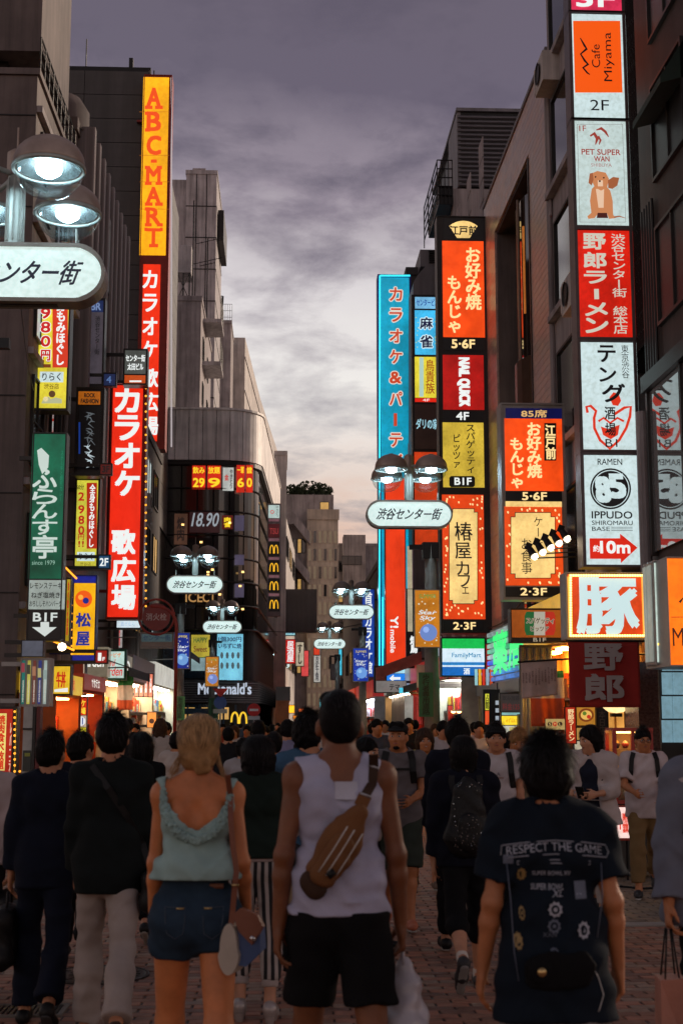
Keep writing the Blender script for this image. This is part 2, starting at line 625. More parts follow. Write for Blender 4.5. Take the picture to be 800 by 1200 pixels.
for k, (q, x, y) in enumerate(cells):
 tan = x > 2.0 and y > 11.8
 if k < 300:
  o = inst('brick', bsh[rnd.choice((0, 0, 1, 1, 2, 3))], pave, (x, y, rnd.uniform(-.0015, .0015)))
  o.rotation_euler.z = rnd.uniform(-.012, .012)
 else:
  rest.mi = (4 + rnd.randrange(2)) if tan else rnd.choice((0, 0, 1, 1, 2, 3))
  brick_shape(rest, x, y, h=rnd.uniform(-.0015, .0015))
tag(rest.build('brick_bed', bms + tile_b, pave), kind='stuff')
bx('kerb_strip', M('pale stone', (.3, .28, .25), .7), pave, 2.0, 5.1, 11.76, 11.94, -.01, .004)
# drain grate and manhole covers lying in the paving
iron = M('cast iron', (.035, .033, .032), .45, .6, scale=12, bump=.4)
dr = thing('drain_grate', 'long black iron drain grate set in the paving at the lower left', 'grate', (-1.73, 8.55, 0))
mb = MB()
x0, x1, y0, y1 = drain
mb.box(x0, x1, y0, y0 + .03, -.01, .006).box(x0, x1, y1 - .03, y1, -.01, .006).box(x0, x0 + .03, y0 + .03, y1 - .03, -.01, .006).box(x1 - .03, x1, y0 + .03, y1 - .03, -.01, .006)
mb.build('frame', M('kerb concrete', (.16, .14, .12), .8), dr)
bar = MB().box(-.009, .009, -.138, .138, -.01, .004).mesh('bar')
bar.materials.append(iron)
for k in range(27):
 inst('bar', bar, dr, (x0 + .05 + k * .032, 8.55, 0))
MB().box(x0 + .03, x1 - .03, y0 + .03, y1 - .03, -.0075, -.0065).build('pit', M('pit black', (.004, .004, .004), .9, bump=0), dr)
def manhole(x, y, r, label):
 t = thing('manhole_cover', label, 'manhole', (x, y, 0))
 MB().lathe((x, y, 0), [(.0, .004), (r * .9, .004), (r * .93, .001), (r * .95, .001), (r * .97, .005), (r, .004), (r, -.01)], 40).build('cover', iron, t)
 mb = MB()
 for rr in (.25, .5, .75):
  n = int(26 * rr)
  for k in range(n):
   a = 2 * PI * k / n
   mb.cbox((x + r * rr * math.cos(a), y + r * rr * math.sin(a), .006), .05, .022, .006, rz=a)
 tag(mb.build('tread_pattern', iron, t), kind='stuff')
manhole(-1.23, 9.7, .345, 'round iron manhole cover behind the man in white trousers')
lt = MB()
for k in range(9):
 a = k * .7
 lt.v.append((-1.62 + .07 * math.cos(a) * (1 + .3 * math.sin(3 * a)), 9.0 + .035 * math.sin(a), .012 + .012 * (k % 3)))
lt.add([], [])
lt.f.append(tuple(range(9)))
lt.m.append(0)
tag(lt.build('litter', M('paper white', (.6, .58, .55), .8), None, at_=(-1.62, 9, 0)), 'scrap of white paper lying by the drain grate', 'litter')
# ================================================================ buildings
WIN = {}
def win_meshes(w_, h_, nx, nz, fm, pm):
 k = (round(w_, 2), round(h_, 2), nx, nz, fm.name, pm.name)
 if k not in WIN:
  t = .05
  mb = MB()
  mb.box(-w_ / 2, w_ / 2, -.06, .0, 0, t).box(-w_ / 2, w_ / 2, -.06, .0, h_ - t, h_).box(-w_ / 2, -w_ / 2 + t, -.06, .0, t, h_ - t).box(w_ / 2 - t, w_ / 2, -.06, .0, t, h_ - t)
  for i in range(1, nx):
   x = -w_ / 2 + w_ * i / nx
   mb.box(x - .02, x + .02, -.05, 0, t, h_ - t)
  for i in range(1, nz):
   z = h_ * i / nz
   mb.box(-w_ / 2 + t, w_ / 2 - t, -.049, 0, z - .02, z + .02)
  a = mb.mesh('window')
  a.materials.append(fm)
  b = MB().box(-w_ / 2 + .03, w_ / 2 - .03, -.02, -.005, .03, h_ - .03).mesh('pane')
  b.materials.append(pm)
  WIN[k] = (a, b)
 return WIN[k]
def window(root, x, y, z, w_, h_, rz, fm, pm, nx=1, nz=1):
 a, b = win_meshes(w_, h_, nx, nz, fm, pm)
 o = inst('window', a, root, (x, y, z), rz)
 p = bpy.data.objects.new('pane', b)
 COL.objects.link(p)
 p.parent = o
 return o
def gl_dark(name='dark glass', c=(.02, .022, .025), r=.06):
 if name in MATS:
  return MATS[name]
 m = M(name, c, r, var=.2, bump=0, spec=1.0)
 return m
GD = gl_dark()
GB = gl_dark('blue dark glass', (.012, .03, .05), .08)
FM_D = M('window frame dark', (.04, .038, .036), .5, .4)
FM_L = M('window frame grey', (.22, .21, .2), .5, .3)
WARM = E('warm window', (214, 168, 96), .8, .3, light=False, scale=.7)
WHITE_W = E('cool window', (188, 205, 205), .75, .2, light=False, scale=.7)
CONC_P = M('pinkish concrete', (.42, .375, .375), .8, streak=.45, scale=.8)
CONC_G = M('grey concrete', (.52, .49, .50), .8, streak=.45, scale=.6)
CONC_W = M('pale render', (.66, .61, .57), .75, streak=.35, scale=.7)
BROWN = M('brown cladding', (.17, .135, .125), .7, streak=.4, scale=.8)
DARKB = M('dark cladding', (.055, .05, .052), .6, streak=.3, scale=.7)
PANEL_D = M('dark metal panel', (.21, .20, .215), .55, .2, streak=.3, scale=.5)
STEEL = M('galvanised steel', (.3, .3, .3), .45, .7, scale=5)
BLACKM = M('black metal', (.018, .017, .017), .45, .5)
def building(label, x0, x1, y0, y1, z1, m, z0=0., name='building', roof=True):
 t = thing(name, label, 'building', ((x0 + x1) / 2, (y0 + y1) / 2, z0))
 bx('wall', m, t, x0, x1, y0, y1, z0, z1)
 if roof:
  mb = MB()
  mb.box(x0 - .06, x1 + .06, y0 - .06, y0 + .15, z1 + .001, z1 + .32).box(x0 - .06, x1 + .06, y1 - .15, y1 + .06, z1 + .001, z1 + .32)
  mb.box(x0 - .06, x0 + .15, y0 + .151, y1 - .151, z1 + .001, z1 + .32).box(x1 - .15, x1 + .06, y0 + .151, y1 - .151, z1 + .001, z1 + .32)
  mb.build('parapet', m, t)
 return t
def railing(t, x0, x1, y0, y1, z, h=1.0, n=10, nh=2, m=None, name='railing'):
 mb = MB()
 for i in range(n + 1):
  f = i / n
  x, y = x0 + (x1 - x0) * f, y0 + (y1 - y0) * f
  mb.tube([(x, y, z), (x, y, z + h)], .018, 5)
 for k in range(nh):
  zz_ = z + h * (k + 1) / nh
  mb.tube([(x0, y0, zz_), (x1, y1, zz_)], .022, 5)
 return mb.build(name, m or STEEL, t)
LX, RX = -5.2, 5.25
# ---- left A: brown building at the left edge with its upper block
A = building('dark brown building at the left edge with a railed roof', -13, LX, 27.2, 32.2, 15.25, BROWN, roof=False)
bx('upper_block', BROWN, A, -13, LX - .01, 27.5, 31.2, 15.8, 33)
bx('recess', BLACKM, A, -13, LX - .8, 28.0, 31.0, 15.25, 15.8)
railing(A, LX + .03, LX + .03, 27.3, 32.1, 15.25, .75, 9, 3, BLACKM)
bx('coping', BROWN, A, -13, LX + .06, 27.14, 32.25, 15.1, 15.24)
for k, (z, h) in enumerate(((12.4, 1.7), (9.6, 1.7), (6.9, 1.9), (4.4, 1.5))):
 for yy in (28.4, 30.6):
  window(A, LX + .001, yy, z, 1.3, h, PI / 2, FM_D, (GD, WHITE_W, GD, WARM)[(k + int(yy)) % 4], 2, 2)
mb = MB()
for z in (3.9, 6.4, 9.1, 11.9, 14.3):
 mb.box(LX, LX + .12, 27.22, 32.15, z, z + .14)
mb.build('string_course', CONC_P, A)
for z in range(2, 15, 2):
 bx('joint', BLACKM, A, -13, LX - .02, 27.18, 27.199, z + .2, z + .225)
# ---- left B: finned facade
B = building('reddish brown building with vertical fins behind the near street lamp', -13, LX, 32.3, 41.2, 16.2, BROWN)
fin = MB().box(-.02, .42, -.13, .13, 0, 1).mesh('fin')
fin.materials.append(CONC_P)
for k in range(9):
 inst('fin', fin, B, (LX, 32.9 + k * .98, 6), scale=(1, 1, 10.5))
 inst('window', WIN.setdefault('finw', (lambda me: (me.materials.append(GD), me)[1])(MB().box(0, .05, -.3, .3, 0, 1).mesh('window'))), B, (LX + .004, 33.4 + k * .98, 7), scale=(1, 1, 8))
mb = MB().lathe((LX - .5, 33.1, 16.5), [(0, .9), (.5, .85), (.72, .5), (.72, -.1)], 20)
mb.build('vent_cowl', BROWN, B, smooth=True)
# ---- left C
C1 = building('low dark shop building between the finned facade and the panelled tower', -13, LX, 41.3, 57.5, 12.5, M('soot render', (.10, .085, .08), .8, streak=.5, scale=.9))
for k in range(5):
 for z in (4.8, 7.6, 10.2):
  window(C1, LX + .001, 43.2 + k * 3.0, z, 1.8, 1.5, PI / 2, FM_D, (GD, WARM, GD, WHITE_W, GD)[(k + int(z)) % 5], 2, 1)
# ---- left D: big dark panelled wall
D = thing('building', 'large dark windowless building clad in long horizontal panels', 'building', (-12, 66, 0))
dx0, dx1, dz1 = -24, xat(157, 58), zat(86, 58, 150)
bx('wall', BLACKM, D, dx0, dx1 - .05, 58.1, 76, 0, dz1)
pm_ = MB().box(0, 1, -.05, .05, .012, .988).mesh('panel')
PD2 = M('soot grey panel', (.085, .08, .078), .6, .1, streak=.3, scale=.5)
pm_.materials.append(PD2)
nrow = 27
ph = (dz1 + .1) / nrow
for k in range(10, nrow):
 for a, b in ((dx0, -13.2), (-13.2, -9.0), (-9.0, dx1)):
  inst('panel', pm_, D, (a + .012, 58.03, k * ph), scale=(b - a - .024, 1, ph))
pm2 = MB().box(-.03, .03, 0, 1, .012, .988).mesh('panel')
pm2.materials.append(PD2)
for k in range(10, nrow):
 inst('panel', pm2, D, (dx1, 58.15, k * ph), scale=(1, 17.8, ph))
bx('parapet', BLACKM, D, dx0, dx1 + .1, 58, 58.3, dz1 + .05, dz1 + .3)
bx('floodlight', BLACKM, D, xat(132, 58), xat(137, 58), 58, 58.3, dz1 + .3, dz1 + .75)
MB().tube([(xat(77, 58), 58.2, dz1 + .3), (xat(77, 58), 58.2, dz1 + 1.7)], .03, 5).build('antenna', BLACKM, D)
# steel ladder frame between the wall and the tall sign
lad = MB()
for k in range(40):
 z = 4 + k * .62
 lad.box(dx1, dx1 + .35, 57.6, 57.66, z, z + .05)
lad.box(dx1 + .02, dx1 + .07, 57.66, 57.72, 3, dz1).box(dx1 + .25, dx1 + .3, 57.66, 57.72, 3, dz1)
lad.build('ladder', BLACKM, D)
# ---- left F: mid pale block with balconies and roof plant
F_ = building('pinkish grey block with small balconies right of the tall red sign', -14, xat(228, 82), 82, 94, zat(355, 82), CONC_P)
fx, fz = xat(228, 82), zat(355, 82)
for py in (383, 432):
 z = zat(py, 86)
 bx('balcony_slab', CONC_G, F_, fx, fx + 1.15, 84.5, 88, z - .25, z)
 railing(F_, fx + 1.1, fx + 1.1, 84.5, 88, z, 1.5, 5, 3, BLACKM)
for k in range(8):
 window(F_, fx + .001, 84.6 + (k % 2) * 5, fz - 3.2 - (k // 2) * 2.9, 1.2, 1.5, PI / 2, FM_D, GD)
for k in range(4):
 window(F_, fx - 1.1, 81.999, fz - 8.5 - k * 3.4, 1.0, .9, 0, FM_D, GD)
ac = thing('water_tank', 'boxy rooftop water tank on a black steel stand above the pinkish block', 'tank', (xat(206, 83), 83.5, fz + .32))
ax0, ax1 = xat(196, 83), xat(215, 83)
bx('tank', CONC_G, ac, ax0, ax1, 83, 85, zat(322, 83), zat(290, 83), bevel=.03)
mb = MB()
for x in (ax0 + .1, (ax0 + ax1) / 2, ax1 - .1):
 mb.tube([(x, 83.1, fz + .3), (x, 83.1, zat(322, 83))], .05, 6)
mb.tube([(ax0 + .1, 83.1, fz + .4), (ax1 - .1, 83.1, zat(322, 83))], .03, 5).tube([(ax1 - .1, 83.1, fz + .4), (ax0 + .1, 83.1, zat(322, 83))], .03, 5)
mb.build('stand', BLACKM, ac)
def antenna(px, y0, y1, Y, zb, label, arms=()):
 t = thing('antenna', label, 'antenna', (xat(px, Y), Y, zb))
 MB().tube([(xat(px, Y), Y, zb), (xat(px, Y), Y, zat(y0, Y))], .045, 6).build('mast', BLACKM, t)
 for (yy, l) in arms:
  z = zat(yy, Y)
  mb = MB().tube([(xat(px, Y) - l, Y, z - l * .25), (xat(px, Y) + l, Y, z + l * .25)], .025, 5)
  for k in range(5):
   x = -l + l * 2 * k / 4
   mb.tube([(xat(px, Y) + x, Y - .3, z + x * .25), (xat(px, Y) + x, Y + .3, z + x * .25)], .015, 4)
  mb.build('aerial', BLACKM, t)
antenna(217, 238, 350, 84, fz, 'bare whip antenna mast on the roof beside the water tank')
antenna(235, 282, 385, 88, fz - .1, 'rooftop television antenna with two slanting aerials', ((285, .8), (308, 1.0), (312, .5)))
# ---- left E: tall grey tower
ez = zat(207, 100)
ex0, ex1 = xat(207, 100), xat(245, 100)
E_ = building('tall pale grey concrete tower left of the open sky', ex0, ex1, 100, 109, ez, CONC_G)
bx('side_wing', CONC_G, E_, ex0 - 1.2, ex0, 100.4, 108, 0, ez - .3)
for k in range(10):
 z = ez - 2.6 - k * 2.5
 bx('joint', BLACKM, E_, ex0, ex1 + .03, 99.97, 100, z, z + .07)
 bx('joint', BLACKM, E_, ex1, ex1 + .03, 100, 109, z, z + .07)
for f in (.33, .66):
 bx('joint', BLACKM, E_, ex0 + (ex1 - ex0) * f, ex0 + (ex1 - ex0) * f + .06, 99.96, 100, 10, ez)
bx('tower_sign', BLACKM, E_, ex1 + .05, ex1 + .5, 101.5, 107.5, zat(297, 104), zat(262, 104))
bx('roof_plant', CONC_P, E_, ex0 + .4, ex0 + 1.4, 101, 104, ez + .3, ez + .9)
# ---- left G: pair of stepped blocks and the side that follows the bend
G1 = building('stepped pinkish block with a roof railing beyond the grey tower', xat(236, 118), xat(265, 118), 118, 124, zat(381, 118), CONC_P)
railing(G1, xat(252, 118), xat(266, 118), 118, 118, zat(381, 118), 1.8, 5, 3, BLACKM)
MB().tube([(xat(253, 118), 118, zat(381, 118)), (xat(254.5, 118), 118, zat(349, 118)), (xat(251, 118), 118, zat(349, 118))], .09, 6).build('vent_pipe', BLACKM, G1)
G2 = thing('building', 'long pale building whose roofline drops towards the bend of the street', 'building', (-3, 140, 0))
gz = zat(397, 125)
pts = [(xat(262, 125), 125, 0), (-3.67, 125, 0), (-2.6, 150, 0), (.2, 196, 0), (-9, 200, 0), (-12, 126, 0)]
MB().prism(pts, (0, 0, gz)).build('wall', CONC_W, G2)
for k in range(6):
 z = gz - 2 - k * 3.2
 MB().prism([(-3.69, 124.9, z), (-3.60, 124.9, z), (-2.52, 150, z), (.3, 196, z), (.18, 196, z), (-2.63, 150, z)], (0, 0, .12)).build('ledge', CONC_G, G2)
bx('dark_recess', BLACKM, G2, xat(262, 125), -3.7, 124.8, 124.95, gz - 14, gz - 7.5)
# ---- left H: corner building with the curved glass front
H = thing('building', 'corner building with a curved dark glass front under a pale metal crown', 'building', (-4, 80, 0))
hx0, hx1, HY = xat(150, 72), -1.35, 72.0
hz1, hz0 = zat(483, 72), zat(541, 72)
arc = []
rr_ = 1.9
cx_, cy_ = hx1 - rr_, HY + rr_
for k in range(9):
 a = -PI / 2 + (PI / 2 - .03) * k / 8
 arc.append((cx_ + rr_ * math.cos(a), cy_ + rr_ * math.sin(a)))
side_end = (-.45, 97)
def hoff(d_):
 """outline of the corner building, moved outwards by d_"""
 o = [(hx0, HY - d_)]
 for k in range(9):
  a = -PI / 2 + (PI / 2 - .03) * k / 8
  o.append((cx_ + (rr_ + d_) * math.cos(a), cy_ + (rr_ + d_) * math.sin(a)))
 o.append((side_end[0] + d_, side_end[1]))
 return o
def hprism(d_, z0, z1, name, m):
 o = hoff(d_)
 return MB().prism([(x, y, z0) for x, y in o + [(hx0, 97)]], (0, 0, z1 - z0)).build(name, m, H)
hprism(-.15, 0, hz1 - .3, 'core', M('core black', (.012, .011, .012), .7))
CROWN = M('crown metal', (.80, .76, .73), .55, .1, streak=.35, scale=.6)
def strip_panels(name, m, d_, z0, z1, n_front, n_side, gap=.03, thick=.1):
 """separate curved-round panels following the outline"""
 path = hoff(d_)
 # resample by length
 L = [0]
 for a, b in zip(path, path[1:]):
  L.append(L[-1] + math.dist(a, b))
 def pos(s_):
  for i in range(len(path) - 1):
   if s_ <= L[i + 1] or i == len(path) - 2:
    f = (s_ - L[i]) / (L[i + 1] - L[i])
    return (path[i][0] + (path[i + 1][0] - path[i][0]) * f, path[i][1] + (path[i + 1][1] - path[i][1]) * f)
 s1 = L[-2]
 cuts = [s1 * i / n_front for i in range(n_front + 1)] + [s1 + (L[-1] - s1) * i / n_side for i in range(1, n_side + 1)]
 for a, b in zip(cuts, cuts[1:]):
  ks = [a + gap / 2 + (b - a - gap) * i / 3 for i in range(4)]
  P_ = [pos(k) for k in ks]
  o_ = []
  for i, p in enumerate(P_):
   q0, q1 = P_[max(i - 1, 0)], P_[min(i + 1, 3)]
   tx, ty = q1[0] - q0[0], q1[1] - q0[1]
   l = math.hypot(tx, ty)
   o_.append((p[0] - ty / l * thick, p[1] + tx / l * thick))
  MB().prism([(x, y, z0) for x, y in P_] + [(x, y, z0) for x, y in o_[::-1]], (0, 0, z1 - z0)).build(name, m, H)
strip_panels('crown_panel', CROWN, .25, hz0, hz1, 11, 8)
hprism(.32, hz1 + .002, hz1 + .12, 'crown_cap', CROWN)
hprism(.2, hz0 - .25, hz0 - .02, 'crown_soffit', BLACKM)
hg0, hg1 = zat(738, 72), hz0 - .26
GH = gl_dark('storey glass', (.02, .018, .018), .05)
rows = [hg0 + (hg1 - hg0) * i / 7 for i in range(8)]
for a, b in zip(rows, rows[1:]):
 strip_panels('glass_panel', GH, .02, a + .05, b - .05, 9, 6, .08, .05)
mb = MB()
for z in rows:
 o = hoff(.06)
 for a, b in zip(o, o[1:]):
  mb.tube([(*a, z), (*b, z)], .05, 4)
mb.build('mullion', FM_D, H)
# ground and first floors of the corner building
hprism(.12, zat(824, 72), zat(797, 72), 'fascia', M('slatted fascia', (.05, .048, .05), .5, .3))
for k in range(9):
 z = zat(824, 72) + .06 + k * (zat(797, 72) - zat(824, 72) - .1) / 9
 o = hoff(.17)
 mb = MB()
 for a, b in zip(o, o[1:]):
  mb.tube([(*a, z), (*b, z)], .025, 4)
 mb.build('slat', FM_L, H)
lettering("McDonald's", (xat(263, 71.8), HY - .2, zat(807, 71.8)), (1, 0, 0), (0, 0, 1), xat(293, 71.8) - xat(230, 71.8), .62, TM((188, 198, 214), .9), H, .06, nrm=(0, -1, 0))
bx('upper_glazing', GB, H, hx0, cx_, HY - .02, HY + .1, zat(795, 72), zat(742, 72))
bx('entrance_glazing', GB, H, hx0, cx_, HY - .02, HY + .1, 0.0, zat(825, 72) - .02)
BLUEF = M('blue painted metal', (.02, .05, .09), .45, .2)
for px in range(206, 296, 14):
 bx('shopfront_post', BLUEF, H, xat(px, 72) - .05, xat(px, 72) + .05, HY - .12, HY - .025, 0, zat(826, 72))
bx('shopfront_beam', BLUEF, H, hx0, cx_, HY - .14, HY - .03, 2.05, 2.35)
for a, b in ((212, 228), (236, 252), (256, 268)):
 bx('lit_window', WARM, H, xat(a, 72), xat(b, 72), HY - .06, HY - .03, zat(843, 72), zat(829, 72))
Mc = S(250, 190, 40)
def arches(c, w_, h_, parent, m, nrm_y=-1, name='arches_emblem'):
 """two tall rounded arches side by side"""
 mb = MB()
 for sx in (-1, 1):
  pts = []
  for k in range(15):
   a = PI * k / 14
   pts.append((c[0] + sx * w_ * .25 + w_ * .21 * math.cos(a), c[2] - h_ / 2 + h_ * .93 * math.sin(a) ** .72))
  th = w_ * .055
  L_, R_ = [], []
  for i in range(15):
   ax, az = pts[max(i - 1, 0)]
   bx2, bz = pts[min(i + 1, 14)]
   l = math.hypot(bx2 - ax, bz - az)
   nx, nz = -(bz - az) / l * th, (bx2 - ax) / l * th
   L_.append((pts[i][0] + nx, c[1], pts[i][1] + nz))
   R_.append((pts[i][0] - nx, c[1], pts[i][1] - nz))
  o = len(mb.v)
  mb.add(L_ + R_, [(i, i + 1, 15 + i + 1, 15 + i) for i in range(14)])
 return mb.build(name, m, parent)
arches((xat(280, 71.8), HY - .17, zat(841, 72)), .85, .62, H, TM((250, 200, 50), 1.0))
# posters and menus in the glass of the corner building
def hposter(px0, py0, px1, py1, m, name='poster', dy=.08):
 a, b = at(px0, py1, HY - dy), at(px1, py0, HY - dy)
 return MB().box(a.x, b.x, HY - dy, HY - dy + .03, a.z, b.z).build(name, m, H)
def htext(s_, px0, py0, px1, py1, m, parent, bold=.05, dy=.09, **kw):
 a, b = at(px0, py1, HY - dy), at(px1, py0, HY - dy)
 lettering(s_, ((a.x + b.x) / 2, HY - dy - .004, (a.z + b.z) / 2), (1, 0, 0), (0, 0, 1), b.x - a.x, b.z - a.z, m, parent, bold, nrm=(0, -1, 0), **kw)
RY = E('poster red', (214, 42, 20), .9)
YEL = TM((250, 214, 40))
for a, b, t1, t2 in ((225, 241, '飲み', '29'), (243, 259, '放題', '9'), (277, 287, '一軍', '6'), (288, 296.5, '食飲', '0')):
 p = hposter(a, 545, b, 573 if a < 270 else 577, RY)
 htext(t1, a + 1, 547, b - 1, 555, YEL, p)
 htext(t2, a + 1, 560, b - 1, 571, YEL, p, .08)
p = hposter(261, 548, 274, 575, E('poster white', (205, 210, 205), .8))
htext('やきとり', 269, 550, 273, 573, TM((40, 35, 35)), p, vertical=True, cells=True)
htext('金', 263, 556, 268, 563, TM((190, 40, 30)), p)
p = hposter(204, 602, 220, 638, E('poster brown', (92, 62, 48), .6))
htext('焼肉', 207, 606, 217, 634, TM((30, 20, 18)), p, vertical=True, cells=True)
p = hposter(222, 599, 258, 624, E('poster dark', (58, 30, 32), .5))
htext('18.90', 224, 601, 257, 617, TM((150, 158, 165), .9), p, .03, shear=.25)
p = hposter(260, 604, 273, 620, E('poster maroon', (96, 28, 22), .7))
htext('肉\n食', 262, 606, 271, 618, YEL, p)
hposter(275, 604, 286, 622, E('window purple', (92, 84, 110), .6))
hposter(275, 650, 286, 662, E('window purple', (92, 84, 110), .6))
hposter(275, 684, 286, 700, E('window purple', (92, 84, 110), .6))
p = hposter(224, 744, 246, 770, E('poster yellow', (196, 178, 60), .75))
htext('Sweet', 227, 757, 243, 764, TM((110, 70, 30)), p)
htext('HAPPY', 227, 747, 243, 753, TM((60, 90, 40)), p)
hposter(224, 771, 246, 786, E('poster pale blue', (150, 178, 182), .7))
hposter(224, 770.5, 246, 771, TM((60, 120, 70)))
p = hposter(254, 743, 285, 797, E('menu light blue', (120, 196, 222), 1.0))
htext('1個300円', 256, 746, 283, 752, TM((20, 50, 90)), p)
htext('いちずに焼', 256, 754, 283, 760, TM((20, 50, 90)), p)
for r_ in range(2):
 for c_ in range(4):
  a = 258 + c_ * 6.4
  y_ = 764 + r_ * 12
  q = [at(a + 2 + 1.8 * math.cos(k * PI / 4), y_ + 4 + 4 * math.sin(k * PI / 4), HY - .09) for k in range(8)]
  MB().add([(v_.x, HY - .09, v_.z) for v_ in q], [tuple(range(8))]).build('print', TM((70, 86, 92)), p)
for k in range(14):
 z = zat(rnd.uniform(612, 720), 72)
 x = xat(rnd.choice((212, 230, 244, 256, 268, 280)) + rnd.uniform(-3, 3), 72)
 bx('ceiling_lamp', E('lamp warm', (255, 200, 120), 2.2, 0), H, x - .07, x + .07, HY - .1, HY - .05, z, z + .1)
lettering('ICE', (xat(225, 71.8), HY - .12, zat(701, 72)), (1, 0, 0), (0, 0, 1), .9, .5, TM((200, 150, 90), .7), H, .04, nrm=(0, -1, 0))
lettering('CT', (xat(243, 71.8), HY - .12, zat(701, 72)), (1, 0, 0), (0, 0, 1), .7, .5, TM((200, 150, 90), .7), H, .04, nrm=(0, -1, 0))
# block behind its crown, and the long wall behind that follows the bend
h2 = building('plain pale stair block rising behind the corner building crown', xat(320, 98), xat(334, 98), 98, 104, zat(534, 98), CONC_W)
W1 = thing('building', 'low beige building with a band of dark windows behind the yellow letter signs', 'building', (1, 130, 0))
wz = zat(606, 105)
MB().prism([(-.2, 104.2, 0), (.2, 104.2, 0), (2.85, 169, 0), (-3, 169, 0)], (0, 0, wz)).build('wall', CONC_W, W1)
for k in range(9):
 f = (k + .5) / 9
 for z in (wz - 3, wz - 7.5, wz - 11.5):
  o = window(W1, .2 + 2.65 * f + .02, 104.2 + 64.8 * f, z, 4.2, 1.6, PI / 2 - .041, FM_D, GD if (k + int(z)) % 3 else WARM, 3, 1)
bx('dark_canopy', DARKB, W1, -.3, 2.6, 103, 104.1, zat(742, 104), zat(692, 104))
# ---- centre I: stepped terrace building with the warm window grid
I = thing('building', 'beige stepped terrace building with a warm lit window grid and roof garden', 'building', (3.5, 136, 0))
IY = 130
iz = zat(578, IY)
BEIGE = M('beige concrete', (.66, .56, .45), .75, streak=.3, scale=.5)
ix0, ix1 = xat(359, IY), xat(396, IY)
bx('wall', BEIGE, I, ix0, ix1, IY, IY + 14, 0, iz - 2.6)
bx('penthouse', CONC_P, I, xat(333, IY), xat(391, IY), IY + 1, IY + 12, iz - 2.6, iz)
bx('parapet', BEIGE, I, ix0, ix1 + .1, IY - .15, IY + .1, iz - 2.598, iz - 1.6)
bx('left_wing', CONC_P, I, xat(331, IY), ix0, IY + .8, IY + 14, 0, iz - 2.62)
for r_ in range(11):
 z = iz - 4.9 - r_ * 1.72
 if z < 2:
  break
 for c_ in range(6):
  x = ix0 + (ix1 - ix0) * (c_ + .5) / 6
  window(I, x, IY - .001, z, .36, 1.25, 0, BEIGE, E('sky glow pane', (150, 130, 106), .5, .35, light=False, scale=.4) if rnd.random() < .8 else GD)  # sky reflection and sunset glow put into the panes as warm emission
for r_ in range(4):
 z = zat(628 + r_ * 47, IY)
 x0_, x1_ = xat(342, IY), ix0 + .25
 MB().prism([(x0_, IY - .9, z + 2.2), (x1_, IY - .9, z + .2), (x1_, IY - .9, z - .9), (x0_, IY - .9, z + 1.1)], (0, 1.6, 0)).build('stair_parapet', CONC_P, I)
 bx('balcony_slab', CONC_P, I, xat(331, IY), x0_, IY - .9, IY + .79, z + 1.0, z + 2.2)
 for px in (344, 350, 355):
  window(I, xat(px, IY), IY + .79, z - 1.6, .4, 1.4, 0, FM_D, GD if px != 350 else WARM)
window(I, xat(380, IY), IY + .999, iz - 1.7, .9, 1.0, 0, FM_D, WARM)
for k, (x, s_) in enumerate(((xat(340, IY), 1.0), (xat(349, IY), .8), (xat(363, IY), 1.3), (xat(376, IY), 1.1))):
 t = thing('tree', ('leftmost dark round shrub of the roof garden', 'small second shrub of the roof garden', 'widest dark bush in the middle of the roof garden', 'rightmost roof garden shrub')[k], 'shrub', (x, IY + 4, iz), 'roof garden shrubs')
 MB().tube([(x, IY + 4, iz), (x, IY + 4, iz + s_)], .08, 6).build('trunk', M('bark', (.06, .045, .035), .9), t)
 mb = MB()
 for q in range(420):
  v_ = Vector((rnd.gauss(0, 1), rnd.gauss(0, 1), rnd.gauss(0, .55))).normalized() * rnd.uniform(.55, 1.0) ** .5
  c = Vector((x + v_.x * s_ * 1.15, IY + 4 + v_.y * s_, iz + .75 * s_ + v_.z * s_ * .75))
  a, b = Vector((rnd.uniform(-1, 1), rnd.uniform(-1, 1), rnd.uniform(-1, 1))).normalized() * .16, Vector((rnd.uniform(-1, 1), rnd.uniform(-1, 1), rnd.uniform(-1, 1))).normalized() * .16
  mb.quad(c - a, c - b, c + a, c + b)
 tag(mb.build('crown', M('foliage', (.035, .055, .025), .8, scale=4), t), kind='stuff')
# ---- J and the right end
J = building('purplish block at the far end of the street', xat(397, 150), 12, 150, 165, zat(640, 150), CONC_P)
bx('stair_tower', CONC_P, J, xat(402, 148), xat(428, 148), 147, 149.9, 0, zat(628, 148))
for k in range(5):
 window(J, xat(412, 147), 146.99, zat(662 + k * 36, 147), 2.2, 1.0, 0, FM_D, GD, 3, 1)
 window(J, xat(399.5, 150), 149.99, zat(670 + k * 36, 150), .6, 1.2, 0, FM_D, WARM if k % 2 else GD)
K = building('low dark buildings row beyond the blue neon sign', 4.9, 12, 64, 110, zat(648, 64, 440), DARKB)
for k in range(7):
 window(K, 4.899, 67 + k * 6, 5, 3, 1.6, -PI / 2, FM_D, WARM if k % 2 else GD, 3, 1)
Z1 = building('dim building closing the view at the end of the street', -6, 30, 215, 230, 24, DARKB)
